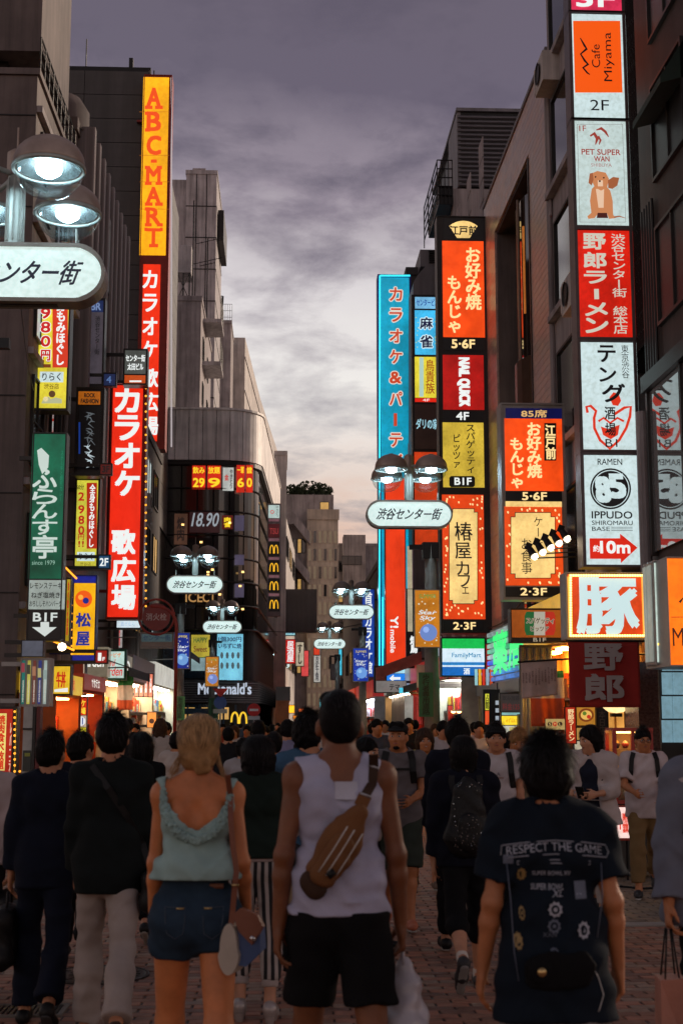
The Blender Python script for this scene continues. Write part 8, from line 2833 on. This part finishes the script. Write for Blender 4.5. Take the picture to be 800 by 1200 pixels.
for q in (stp_[1], stp_[3]):
 local(p, MB().cbox(q, .044, .012, .010, ry=.4), 'buckle', M('dull metal', (.4, .4, .42), .3, .8, bump=0), parent=sb)
pb = gear(p, 'plastic_bag', 'full white plastic shopping bag hanging from the right hand of the man in the vest', 'bag')
PL = M('white plastic film', (.50, .48, .52), .35, var=.12, scale=4, bump=.2)
c = p.arm[1][2] + p.arm[1][4] * .12 * p.k
gsurf(pb, 'body', [cap(c + AX(0, 0, -.02), c + AX(.01, 0, -.16), .014, .05, k=.03), cap(c + AX(.0, -.06, -.26), c + AX(.02, .06, -.26), .075, .075), cap(c + AX(-.03, -.05, -.48), c + AX(.06, .05, -.48), .085, .085), cap(c + AX(.01, 0, -.1), c + AX(.02, 0, -.5), .05, .10)], PL, .008, .06, wr=(0.0088, 42, 5))
local(p, MB().tube([tuple(c + AX(.0, -.035, -.03)), tuple(c + AX(0, -.02, .02)), tuple(c + AX(0, .02, .02)), tuple(c + AX(0, .035, -.03))], .006, 6), 'handle', PL, parent=pb)
# P7 man in the printed navy T-shirt
p = Person('stocky boy in a long navy T-shirt printed with arched lettering, nearest on the right', 641, 4.85, 1.635, legs=((8, 6, 2), (-9, 14, 2)), arms=((-4, 12, 16, 7), (-8, 13, 20, 6)), h=.0095, build=.95, curl=(22, 32), head=(-2, 0))
p.body('warm'); p.hair('black', 'short', .014, 2600, 8, .006)
NV = cl('navy jersey', (.006, .011, .019))
o = p.top(NV, 'tshirt', .72, -.21, .018, .035, neck=.075, wr=(0.0096, 26, 3.1), taper=.03, flare=.02)
p.bottom(cl('grey shorts', (.20, .18, .18)), 'shorts', .95, .02, -.15, .03)
p.shoes(BLKL)
V, F = p.topV
PW, PDm = M('print silver', (.34, .36, .42), .6, bump=0), M('print dim', (.10, .12, .17), .6, bump=0)
PGo = M('print gold', (.30, .20, .07), .6, bump=0)
z_ = lambda f: p.tp(0, 0, f)[2]
fr_ = lambda w_, h_, t=.004: None
items = [('RESPECT THE GAME', .0, z_(.415), .33, .028, PW, dict(arch=.016)),
   ('SUPER BOWL XV', -.015, z_(.335), .13, .014, PW, {}), ('SUPER BOWL', -.03, z_(.285), .11, .020, PW, dict(shear=.2)), ('XL', .0, z_(.262), .04, .022, PW, dict(shear=.4)),
   ('XX', .085, z_(.272), .03, .03, M('print ice', (.40, .46, .55), .6, bump=0), dict(lift=.001)),
   ('XXIV', -.03, z_(.115), .05, .014, PDm, {})]
rs = [(.5 * math.cos(2 * PI * k / 20), .5 * math.sin(2 * PI * k / 20)) for k in range(20)]
for sx2, sz2, w_, h_, m_ in ((-.115, .33, .034, .046, PGo), (-.01, .205, .052, .056, PW), (-.015, .145, .050, .050, PDm), (.085, .13, .046, .062, PW), (-.12, .19, .02, .05, PGo), (-.135, .09, .03, .06, PGo), (-.02, .055, .03, .03, PDm)):
 star = [(.5 * math.cos(2 * PI * k / 18) * (1 if k % 2 else .78), .5 * math.sin(2 * PI * k / 18) * (1 if k % 2 else .78)) for k in range(18)]
 items.append((star, sx2, z_(sz2), w_, h_, m_, {}))
 items.append((rs, sx2, z_(sz2), w_ * .55, h_ * .55, NV, dict(lift=.001)))
 items.append((star, sx2, z_(sz2), w_ * .3, h_ * .3, m_, dict(lift=.002)))
for sx2, sz2, w_, h_ in ((.085, .272, .042, .058), (-.16, .385, .035, .03)):
 items.append(([(-.5, -.5), (.5, -.5), (.5, .5), (-.5, .5)], sx2, z_(sz2), w_, h_, PDm, dict(lift=-.001)))
p.print_on(V, F, items, o)
for pts in ([(-.185, .40), (-.18, .435), (-.10, .448), (0, .455), (.10, .448), (.18, .435), (.19, .41), (.18, .39), (.10, .40), (0, .405), (-.10, .40), (-.16, .39)], [(-.13, .378), (0, .384), (.12, .378), (.12, .366), (0, .372), (-.13, .366), (-.13, .378)], [(-.165, .37), (-.16, .25), (-.15, .05), (-.14, -.05)], [(.16, .37), (.155, .25), (.135, .1)]):
 q = snap(p, [(a, z_(b)) for a, b in pts], off=.003)
 local(p, MB().tube(q, .0018, 4), 'print_line', PDm if len(pts) < 5 else PW, parent=o)
wp = gear(p, 'waist_pack', 'black pack with a small round yellow badge low on the back of the navy T-shirt', 'bag')
q = [AX(*v_) for v_ in snap(p, [(-.07, z_(-.01)), (.06, z_(-.01))], off=.008)]
gsurf(wp, 'pouch', [cap(q[0], q[1], .060, .060, (AX(0, 1, 0), .25))], BLACKC, .009, .03, wr=(.004, 40, 2))
gsurf(wp, 'front_pocket', [ell(q[0] + AX(.0, -.010, .0), AX(.045, .014, .045))], BLACKC, .009)
local(p, MB().lathe((0, 0, 0), [(0, .003), (.014, .002), (.015, -.002)], 14), 'badge', GOLD, parent=wp)
bd = [c_ for c_ in wp.children if c_.name.startswith('badge')][0]
bd.location = q[0] + AX(0, -.028, 0)
bd.rotation_euler.x = PI / 2
q = snap(p, [(.10, z_(.02)), (.13, z_(-.04)), (.145, z_(-.10)), (.13, z_(-.15)), (.115, z_(-.205))], off=.005)
ec = gear(p, 'earphone_cable', 'thin white earphone cable dangling over the hem of the navy T-shirt', 'cable')
local(p, MB().tube(q, .0014, 5), 'cable', M('cable white', (.6, .6, .6), .4), parent=ec)
# P6 person in dark capri trousers with a speckled backpack, and the one in front of them
p = Person('person in black capri trousers and a navy top, one heel lifted, centre right', 543, 9.1, 1.60, legs=((-22, 34, 1), (10, 6, 1)), arms=((-6, 8, 14, 2), (6, 9, 20, 3)), h=.0125, sex='m', build=1.02)
p.body('fair'); p.hair('black', 'medium', .006, 700, 9)
p.top(cl('midnight', (.005, .006, .013)), 'top', 1.9, -.07, .02, .035, wr=(0.0064, 24, 5)); p.bottom(BLACKC, 'capri_trousers', 1.30, .012, .13); p.shoes(M('dark trainer', (.02, .02, .022), .6), (.25, .24, .23))
for i in (0, 1):
 A, K, N, hl, toe, d1, d2, fd = p.leg[i]
 V, F = surf([cap(K + (N - K) * .90, N + d2 * .02, .041 * p.k, .041 * p.k, cuts=((K + (N - K) * .90, -d2),))], .010, 0)
 part('sock', V, F, WHITEC, p.root)
bk = gear(p, 'backpack', 'black backpack with tiny glittering specks on the person in capri trousers', 'backpack')
c = AX(*snap(p, [(0, p.tp(0, 0, .30)[2])], off=.07)[0])
gsurf(bk, 'pack', [cap(c + AX(0, .02, .12), c + AX(0, .01, -.14), .10, .125, (AX(0, 1, 0), .6)), cap(c + AX(-.05, .02, -.14), c + AX(.05, .02, -.14), .10, .10, (AX(0, 1, 0), .6))], BLKL, .012, .06, wr=(0.0064, 26, 1))
gsurf(bk, 'pocket', [cap(c + AX(0, -.05, -.06), c + AX(0, -.05, -.16), .075, .08, (AX(0, 1, 0), .45))], BLKL, .012)
sm_ = MB()
rg = random.Random(9)
for k_ in range(90):
 x_, zz_ = rg.uniform(-.10, .10), rg.uniform(-.22, .20)
 sm_.cbox(tuple(c + AX(x_, -.062 + .9 * x_ * x_ * 4 * .3 + (.03 if zz_ > 0 else -.022), zz_)), .004, .003, .004, rg.uniform(0, 3), rg.uniform(0, 3))
tag(local(p, sm_, 'glitter', M('glitter', (.8, .8, .8), .2, .9, bump=0), False, bk), kind='stuff')
for sg in (-1, 1):
 strap(bk, snap(p, [(sg * .08, p.tp(0, 0, .44)[2]), (sg * .095, p.tp(0, 0, .52)[2]), (sg * .09, p.tp(0, 0, .56)[2])], off=.008), .04, BLKL)
p = Person('tall dark haired person in navy just beyond the backpack wearer', 536, 10.4, 1.72, h=.016, legs=((12, 8, 1), (-14, 20, 1)))
p.body('asian'); p.hair('black', 'short', .012, 300, 10); p.top(cl('midnight'), 'jacket', 1.9, -.08, .022, .03); p.bottom(BLACKC); p.shoes(BLKL)
# P9 blue shirt man
p = Person('dark haired man in a denim blue shirt just ahead of the man in the vest', 362, 9.0, 1.75, h=.0125, legs=((10, 8, 1), (-16, 24, 1)), head=(-18, 0), build=1.05)
p.body('asian'); p.hair('black', 'short', .016, 900, 11, .006); p.top(cl('denim blue', (.045, .10, .17)), 'shirt', 1.9, -.08, .018, .03, wr=(0.0080, 26, 6)); p.bottom(BLACKC); p.shoes(BLKL)
# P8 man in the grey jacket, facing us at the right edge
p = Person('man in a light grey jacket over a white shirt, cut by the right edge', 838, 6.1, 1.78, turn=172, legs=((10, 6, 1), (-12, 16, 1)), arms=((-4, 8, 14, 3), (2, 10, 10, 5)), h=.0105, head=(-20, -4), curl=(40, 40))
p.body('warm'); p.face(); p.hair('ginger', 'short', .004, 500, 12)
p.top(cl('white shirt', (.46, .42, .44)), 'shirt', 1.0, .02, .014, .02, wr=(0.0048, 28, 2))
p.top(cl('grey jacket', (.15, .165, .21)), 'jacket', 1.93, -.13, .026, .035, neck=.075, wr=(0.0080, 24, 7), open_front=True, flare=.03)
p.bottom(BLACKC, 'trousers', 1.95, .02, straight=.03); p.shoes(BLKL)
st_ = gear(p, 'backpack', 'black backpack strap over the shoulder of the grey jacket man', 'backpack')
strap(st_, snap(p, [(.115, p.tp(0, 0, .57)[2]), (.12, p.tp(0, 0, .50)[2]), (.12, p.tp(0, 0, .42)[2]), (.125, p.tp(0, 0, .34)[2])], 1, .012) + [tuple(p.tp(.16, .09, .25)), tuple(p.tp(.19, .0, .2))], .05, BLKL, up=(0, 1, 0))
c = p.tp(0, -.17, .3)
gsurf(st_, 'pack', [cap(c + AX(0, 0, .12), c + AX(0, 0, -.14), .10, .12, (AX(0, 1, 0), .6))], BLKL, .014, .06)
gb_ = gear(p, 'paper_bag', 'small salmon pink paper carrier bag held on dark cords at the right edge', 'bag')
c = Vector(p.arm[1][2] + p.arm[1][4] * .11)
PK = M('salmon paper', (.46, .20, .14), .5, var=.2, bump=.2)
t_ = MB()
for za, zb, w0, w1 in ((-.20, -.50, .052, .058),):
 t_.add([(c.x - w0, c.y - .10, c.z + za), (c.x + w0, c.y - .10, c.z + za - .01), (c.x + w0, c.y + .10, c.z + za), (c.x - w0, c.y + .10, c.z + za + .01),
   (c.x - w1, c.y - .11, c.z + zb), (c.x + w1, c.y - .11, c.z + zb), (c.x + w1, c.y + .11, c.z + zb), (c.x - w1, c.y + .11, c.z + zb),
   (c.x, c.y - .085, c.z + (za + zb) / 2), (c.x, c.y + .085, c.z + (za + zb) / 2)],
   [(4, 5, 6, 7), (0, 1, 2, 3), (0, 8, 1), (1, 8, 5), (5, 8, 4), (4, 8, 0), (2, 9, 3), (3, 9, 7), (7, 9, 6), (6, 9, 2), (1, 5, 6, 2), (3, 7, 4, 0)])
local(p, t_, 'carrier', PK, False, gb_)
for sg in (-1, 1):
 local(p, MB().tube([(c.x + sg * .03, c.y - .07, c.z - .205), (c.x + sg * .01, c.y - .02, c.z + .0), (c.x + sg * .01, c.y + .02, c.z + .0), (c.x + sg * .03, c.y + .07, c.z - .205)], .004, 5), 'cord', BLKL, parent=gb_)
# P1b people glimpsed between the two suits, the long haired woman with a red bag
p = Person('man in a dark coat glimpsed between the navy suit and the dark jacket', 96, 10.2, 1.62, h=.016, head=(-35, 0)); p.body('asian'); p.hair('black', 'short', .012, 250, 13); p.top(cl('midnight'), 'coat', 1.9, -.1, .022, .03); p.bottom(BLACKC); p.shoes(BLKL)
p = Person('long haired woman with bare arms walking ahead of the dark jacket man', 166, 11.2, 1.60, sex='f', h=.016); p.body('fair'); p.hair('black', 'long', .015, 300, 14); p.top(BLACKC, 'top', .2, -.05, .014, .02); p.bottom(BLACKC); p.shoes(BLKL)
hb = gear(p, 'handbag', 'red shoulder bag of the long haired woman', 'handbag')
c = p.tp(.20, -.04, .20)
gsurf(hb, 'body', [cap(c + AX(0, -.08, -.05), c + AX(0, .08, -.05), .045, .045), cap(c + AX(0, -.08, -.16), c + AX(0, .08, -.16), .05, .05)], cl('red bag', (.30, .02, .025), .5), .014, .08)
strap(hb, [tuple(p.tp(.13, 0, .56)), tuple(p.tp(.17, -.08, .40)), tuple(c)], .02, cl('red bag'))
p = Person('person in a pale sleeve just entering at the left edge', -17, 8.9, 1.60, h=.014); p.body('fair'); p.hair('black', 'short'); p.top(cl('pale blouse'), 'shirt', 1.8, -.05, .016, .03); p.bottom(BLACKC); p.shoes(BLKL)
bg_ = gear(p, 'tote_bag', 'black tote cut by the left edge', 'bag')
c = p.arm[1][2] + p.arm[1][4] * .12
gsurf(bg_, 'body', [cap(c + AX(0, -.12, -.12), c + AX(0, .12, -.12), .05, .05), cap(c + AX(0, -.14, -.32), c + AX(0, .14, -.32), .06, .06), cap(c + AX(0, 0, -.12), c + AX(0, 0, -.32), .06, .06)], BLKL, .014, .12)
strap(bg_, [tuple(c + AX(0, -.08, -.1)), tuple(c + AX(0, 0, .0)), tuple(c + AX(0, .08, -.1))], .02, BLKL, up=(1, 0, 0))
# ---------------------------------------------------------------- people facing us
p = Person('man in a black cap and grey T-shirt with backpack straps, facing us', 466, 11.6, 1.70, turn=176, h=.0125, legs=((12, 8, 1), (-14, 20, 1)), arms=((6, 8, 70, -25), (10, 8, 66, -25)), head=(-14, 0), lean=1)
p.body('warm'); p.face(); p.hair('black', 'crop')
p.top(cl('grey tshirt', (.13, .115, .12)), 'tshirt', .6, -.08, .018, .03, taper=.02, wr=(0.0080, 26, 1.2)); p.bottom(cl('olive shorts', (.035, .045, .035)), 'shorts', .98, .03, .1, .03); p.shoes(M('orange shoe', (.42, .12, .06), .6))
CPM = cl('cap black', (.012, .012, .013), .7)
cp = part('cap', *surf([ell(p.hp(0, -.012, .062), AX(.088, .108, .074) * p.k, p.hR), cap(p.hp(-.03, .10, .058), p.hp(.03, .10, .058), .05, .05, (p.hR @ AX(0, 0, 1), .16), k=.01)], .010, .01, trims=[(p.hp(0, 0, .045), p.hR @ AX(0, 0, -1))]), CPM, p.root)
V, F = surf([ell(p.hp(0, .07, -.09), AX(.03, .026, .018))], .008, 0)
part('beard', V, F, HAIRM['black'], p.root)
bk = gear(p, 'backpack', 'black backpack worn by the man in the black cap', 'backpack')
for sg in (-1, 1):
 strap(bk, snap(p, [(sg * .10, p.tp(0, 0, .57)[2]), (sg * .115, p.tp(0, 0, .50)[2]), (sg * .12, p.tp(0, 0, .40)[2]), (sg * .13, p.tp(0, 0, .30)[2])], 1, .012), .055, BLKL, up=(0, 1, 0), thick=.012)
strap(bk, snap(p, [(-.11, p.tp(0, 0, .42)[2]), (0, p.tp(0, 0, .42)[2]), (.11, p.tp(0, 0, .42)[2])], 1, .02), .02, BLKL, 'chest_strap', up=(0, 1, 0))
c = p.tp(0, -.17, .3)
gsurf(bk, 'pack', [cap(c + AX(0, 0, .12), c + AX(0, 0, -.14), .11, .13, (AX(0, 1, 0), .6))], BLKL, .016, .06)
p = Person('smiling woman with brown wavy hair, a yellow cardigan and a black top', 497, 14.2, 1.62, turn=178, sex='f', h=.0145, legs=((8, 6, 1), (-10, 14, 1)), head=(4, 0))
p.body('warm'); p.face('brown', True); p.hair('brown', 'medium', .012, 400, 15)
p.top(cl('black print top', (.016, .015, .017)), 'top', 0, -.16, .016, .03, neck=.085, neck_low=.03, tank=True); p.top(cl('yellow cardigan', (.42, .36, .10)), 'cardigan', 1.0, .32, .022, .03, neck=.10, open_front=True)
p.bottom(cl('black shorts', (.012, .012, .013)), 'shorts', .35, .014, .1, .02); p.shoes(M('sandal brown', (.10, .06, .035), .6))
V, F = p.topV
hb = gear(p, 'tote_bag', 'white tote bag printed with dark dots held by the smiling woman', 'bag')
c = AX(-.30, .06, .72)
gsurf(hb, 'body', [cap(c + AX(0, -.1, .1), c + AX(0, .1, .1), .035, .035), cap(c + AX(-.02, -.12, -.22), c + AX(-.02, .12, -.22), .04, .04), cap(c + AX(0, 0, .1), c + AX(-.02, 0, -.22), .05, .05)], cl('tote white', (.5, .44, .42)), .014, .14)
for k_ in range(22):
 local(p, MB().lathe((0, 0, 0), [(0, .004), (.014, .003), (.016, -.002)], 8), 'dot', (BLKL, cl('red bag'))[k_ % 4 == 0], parent=hb)
dots = [q for q in hb.children if q.name.startswith('dot')]
for k_, q in enumerate(dots):
 q.location = c + AX(-.035 + (k_ % 3) * .032, .155, .08 - (k_ // 3) * .048)
 q.rotation_euler.x = -PI / 2
strap(hb, [tuple(c + AX(0, -.05, .1)), tuple(c + AX(.04, .0, .30)), tuple(c + AX(0, .05, .1))], .02, BLKL, up=(1, 0, 0))
p = Person('boy in a white T-shirt and dark cap with one backpack strap, facing us', 580, 12.0, 1.68, turn=175, h=.0135, arms=((4, 7, 14, 2), (2, 8, 12, 3)))
p.body('asian'); p.face(); p.hair('black', 'short', .008, 400, 16); o = p.top(cl('white tshirt', (.48, .43, .44)), 'tshirt', .62, -.13, .02, .035, taper=.03, wr=(0.0080, 25, 2)); p.bottom(BLACKC); p.shoes(BLKL)
V, F = p.topV
p.print_on(V, F, [([(-.5, -.5), (.5, -.5), (.5, .5), (-.5, .5)], .0, p.tp(0, 0, .34)[2], .11, .008, M('print rust', (.25, .12, .08), .6), {}), ('A', -.01, p.tp(0, 0, .375)[2], .03, .03, PDm, {})], o, False)
part('cap', *surf([ell(p.hp(0, -.012, .064), AX(.088, .106, .070) * p.k, p.hR), cap(p.hp(-.03, .09, .06), p.hp(.03, .09, .06), .045, .045, (p.hR @ AX(0, 0, 1), .18), k=.01)], .010, .01, trims=[(p.hp(0, 0, .05), p.hR @ AX(0, 0, -1))]), cl('cap black'), p.root)
bk = gear(p, 'backpack', 'black strap bag on the left shoulder of the white T-shirt boy', 'backpack')
strap(bk, snap(p, [(-.10, p.tp(0, 0, .57)[2]), (-.115, p.tp(0, 0, .50)[2]), (-.12, p.tp(0, 0, .38)[2]), (-.14, p.tp(0, 0, .25)[2])], 1, .010), .05, BLKL, up=(0, 1, 0), thick=.010)
p = Person('laughing woman in profile with a hand at her chin behind the white T-shirt boy', 597, 14.8, 1.60, turn=205, sex='f', h=.016, arms=((10, 10, 125, -10), (4, 8, 20, 0))); p.body('warm'); p.face('black', True); p.hair('black', 'medium', .004); p.top(cl('rust top', (.28, .09, .06)), 'top', .9, -.06, .016, .02); p.bottom(BLACKC); p.shoes(BLKL)
p = Person('young man with curly ginger hair looking down at his phone', 607, 14.0, 1.62, turn=170, h=.015, head=(0, -22), arms=((8, 8, 88, -20), (8, 8, 88, -20))); p.body('warm'); p.face('brown'); p.hair('ginger', 'short', .012, 500, 17, .007); p.top(cl('khaki shirt', (.22, .17, .11)), 'tshirt', .7, -.06, .018, .03); p.bottom(cl('brown trousers', (.08, .06, .045))); p.shoes(BLKL)
p = Person('person in a white open jacket over a navy striped shirt, reading a phone', 692, 12.3, 1.66, turn=150, h=.0125, head=(-34, -8), arms=((6, 8, 78, -22), (8, 8, 74, -22)), legs=((10, 8, 1), (-12, 18, 1)))
p.body('fair'); p.face(); p.hair('black', 'medium', .006, 500, 18)
V_ = p.top(cl('navy striped shirt', (.012, .015, .028)), 'shirt', .5, -.02, .014, .02)
Vt, Ft = p.topV
for f_ in (.06, .13):
 q = snap(p, [(a, p.tp(0, 0, f_)[2]) for a in (-.11, -.06, 0, .06, .11)], 1, .003)
 local(p, MB().tube(q, .004, 4), 'stripe', WHITEC, parent=V_)
p.top(cl('white jacket', (.46, .39, .37)), 'jacket', 1.55, -.10, .026, .035, neck=.08, open_front=True, flare=.03, wr=(0.0080, 24, 3)); p.bottom(cl('white trousers', (.44, .37, .33)), 'trousers', 1.95, .014); p.shoes(M('dark trainer'))
ph = gear(p, 'phone', 'phone held by the person in the white jacket', 'phone')
c = (p.arm[0][2] + p.arm[1][2]) / 2 + AX(0, .08, .02)
local(p, MB().cbox(tuple(c), .07, .012, .13, rx=-.7), 'case', BLKL, False, ph)
p = Person('man with glasses in a white short sleeved shirt and khaki trousers, facing us', 752, 13.6, 1.64, turn=168, h=.0125, head=(12, -6), arms=((8, 8, 60, -12), (14, 8, 60, -22)), legs=((-16, 24, 1), (10, 6, 1)))
p.body('warm'); p.face(glasses=True); p.hair('black', 'short', .002, 400, 19)
p.top(cl('white shirt2', (.52, .44, .44)), 'shirt', .8, -.10, .018, .03, taper=.03, neck=.085, wr=(0.0080, 26, 5)); p.bottom(cl('khaki', (.20, .125, .055)), 'trousers', 1.85, .018, straight=.02); p.shoes(M('dark trainer'), (.5, .48, .45))
bk = gear(p, 'backpack', 'black backpack of the man with glasses', 'backpack')
for sg in (-1, 1):
 strap(bk, snap(p, [(sg * .10, p.tp(0, 0, .57)[2]), (sg * .12, p.tp(0, 0, .50)[2]), (sg * .13, p.tp(0, 0, .38)[2]), (sg * .14, p.tp(0, 0, .26)[2])], 1, .010), .045, BLKL, up=(0, 1, 0), thick=.010)
p = Person('woman in profile glimpsed between the vest and the black cap', 424, 10.6, 1.58, turn=232, sex='f', h=.014); p.body('fair'); p.face(); p.hair('black', 'medium', .002, 200, 20); p.top(cl('cream blouse', (.45, .38, .34)), 'blouse', .7, -.05, .016, .03); p.bottom(BLACKC); p.shoes(BLKL)
p = Person('man in a white T-shirt and black cap reading his phone under the bar lamps', 518, 19.5, 1.70, turn=185, h=.017, arms=((6, 8, 80, -22), (8, 8, 80, -22)), head=(0, -14)); p.body('asian'); p.hair('black', 'short', .01); p.top(cl('white tshirt'), 'tshirt', .7, -.08, .02, .03); p.bottom(BLACKC); p.shoes(BLKL)
p = Person('young man facing us between the two dark heads left of the vest', 355, 11.4, 1.57, turn=184, h=.014); p.body('warm'); p.face(); p.hair('black', 'short', .004); p.top(BLACKC, 'tshirt', .7, -.06, .018, .03); p.bottom(BLACKC); p.shoes(BLKL)
p = Person('man in a black T-shirt walking away ahead of the striped trousers woman', 321, 13.2, 1.60, h=.016); p.body('warm'); p.hair('black', 'short', .006); p.top(BLACKC, 'tshirt', .7, -.06, .018, .03); p.bottom(BLACKC); p.shoes(BLKL)
p = Person('man in a lavender shirt walking away further up the street', 337, 16.5, 1.72, h=.017); p.body('asian'); p.hair('black', 'short', .006); p.top(cl('lavender', (.20, .19, .30)), 'shirt', 1.5, -.06, .018, .03); p.bottom(BLACKC); p.shoes(BLKL)
p = Person('man in a slate blue shirt walking away up the street', 303, 17.5, 1.71, h=.017); p.body('asian'); p.hair('black', 'short', .006); p.top(cl('slate', (.14, .16, .23)), 'shirt', 1.5, -.06, .018, .03); p.bottom(BLACKC); p.shoes(BLKL)
p = Person('woman in a white top with dark bun hair left of the blonde woman', 207, 16, 1.58, sex='f', h=.017); p.body('warm'); p.hair('black', 'short', .006); p.top(cl('cream blouse'), 'blouse', .6, -.06, .018, .03); p.bottom(BLACKC); p.shoes(BLKL)
p = Person('child sized figure in a white dress shirt seen past the blonde woman', 285, 14.6, 1.52, sex='f', h=.017); p.body('fair'); p.hair('black', 'short', .006); p.top(cl('pale grey top', (.30, .27, .27)), 'top', .6, -.06, .018, .03); p.bottom(BLACKC); p.shoes(BLKL)
# ---------------------------------------------------------------- the crowd further up the street
protos = []
for k_, (sex, away, tc_, bc_, hs, vol, nm) in enumerate((('m', 0, (.46, .44, .46), (.02, .02, .02), 'short', .006, 'white shirt'), ('f', 0, (.02, .02, .024), (.03, .03, .04), 'bob', .004, 'black top'),
              ('m', 1, (.05, .06, .09), (.02, .02, .02), 'short', .008, 'dark blue shirt'), ('f', 1, (.40, .34, .30), (.03, .02, .02), 'medium', .004, 'cream blouse'),
              ('m', 0, (.014, .014, .016), (.03, .03, .03), 'short', .008, 'black jacket'), ('m', 1, (.30, .06, .04), (.02, .02, .02), 'crop', 0, 'rust red top'))):
 q = Person('x', 0, 400, 1.66, sex=sex, h=.022, group=None, legs=((12, 8, 1), (-14, 22, 1)) if k_ % 2 else ((-14, 22, 1), (12, 8, 1)))
 q.body(('asian', 'fair', 'warm', 'asian', 'asian', 'warm')[k_])
 q.hair('black' if k_ != 3 else 'brown', hs, vol)
 q.top(cl('crowd ' + nm, tc_), 'top', (.7, 1.5, 1.9, .6, 1.9, .7)[k_], -.07, .02, .03)
 q.bottom(cl('crowd trousers %d' % k_, bc_))
 q.shoes(BLKL)
 protos.append((q.root, nm, away, sex))
spots = [(188, 19), (196, 23), (214, 26), (222, 32), (150, 24), (160, 30), (268, 20), (276, 26), (290, 30), (262, 34), (246, 40), (312, 24), (318, 33), (329, 28), (345, 24), (352, 33), (306, 42), (296, 52), (326, 48),
   (340, 52), (366, 40), (378, 28), (386, 36), (418, 22), (440, 21), (436, 27), (452, 30), (446, 38), (478, 24), (486, 32), (508, 28), (524, 24), (472, 44), (464, 52), (534, 32), (556, 27), (560, 22), (548, 36), (238, 54), (272, 46), (282, 60), (400, 46), (412, 56), (358, 62), (136, 36), (124, 31)]
land = ((170, 'near the accessory shop'), (235, 'before the corner building'), (300, 'under the arch sign'), (345, 'in mid street'), (400, 'beyond the vest man'), (455, 'right of the vest man'), (505, 'by the striped awning'), (600, 'by the store'))
used_l = {}
col_w = ('leftmost', 'second', 'third', 'fourth', 'fifth', 'sixth', 'seventh', 'eighth', 'ninth')
for k_, (px, Y) in enumerate(sorted(spots)):
 root, nm, away, sex = protos[(k_ * 5 + k_ // 3) % 6]
 c = root if False else copy_tree(root)
 c.location = (xat(px, Y), Y, 0)
 facing = (k_ * 7) % 5 < 2
 c.rotation_euler.z = R((180 if facing else 0) + rnd.uniform(-20, 20))
 sc_ = rnd.uniform(.95, 1.06)
 c.scale = (sc_, sc_, sc_)
 where = next(l for e_, l in land if px < e_)
 i_ = used_l.get(where, 0)
 used_l[where] = i_ + 1
 tag(c, 'distant %s in %s %s, %s from left %s' % ('woman' if sex == 'f' else 'man', nm, 'facing us' if facing else 'walking away', col_w[i_], where), 'person', 'distant crowd up the street')
for root, *_ in protos:
 for ch in list(root.children_recursive):
  bpy.data.objects.remove(ch)
 bpy.data.objects.remove(root)
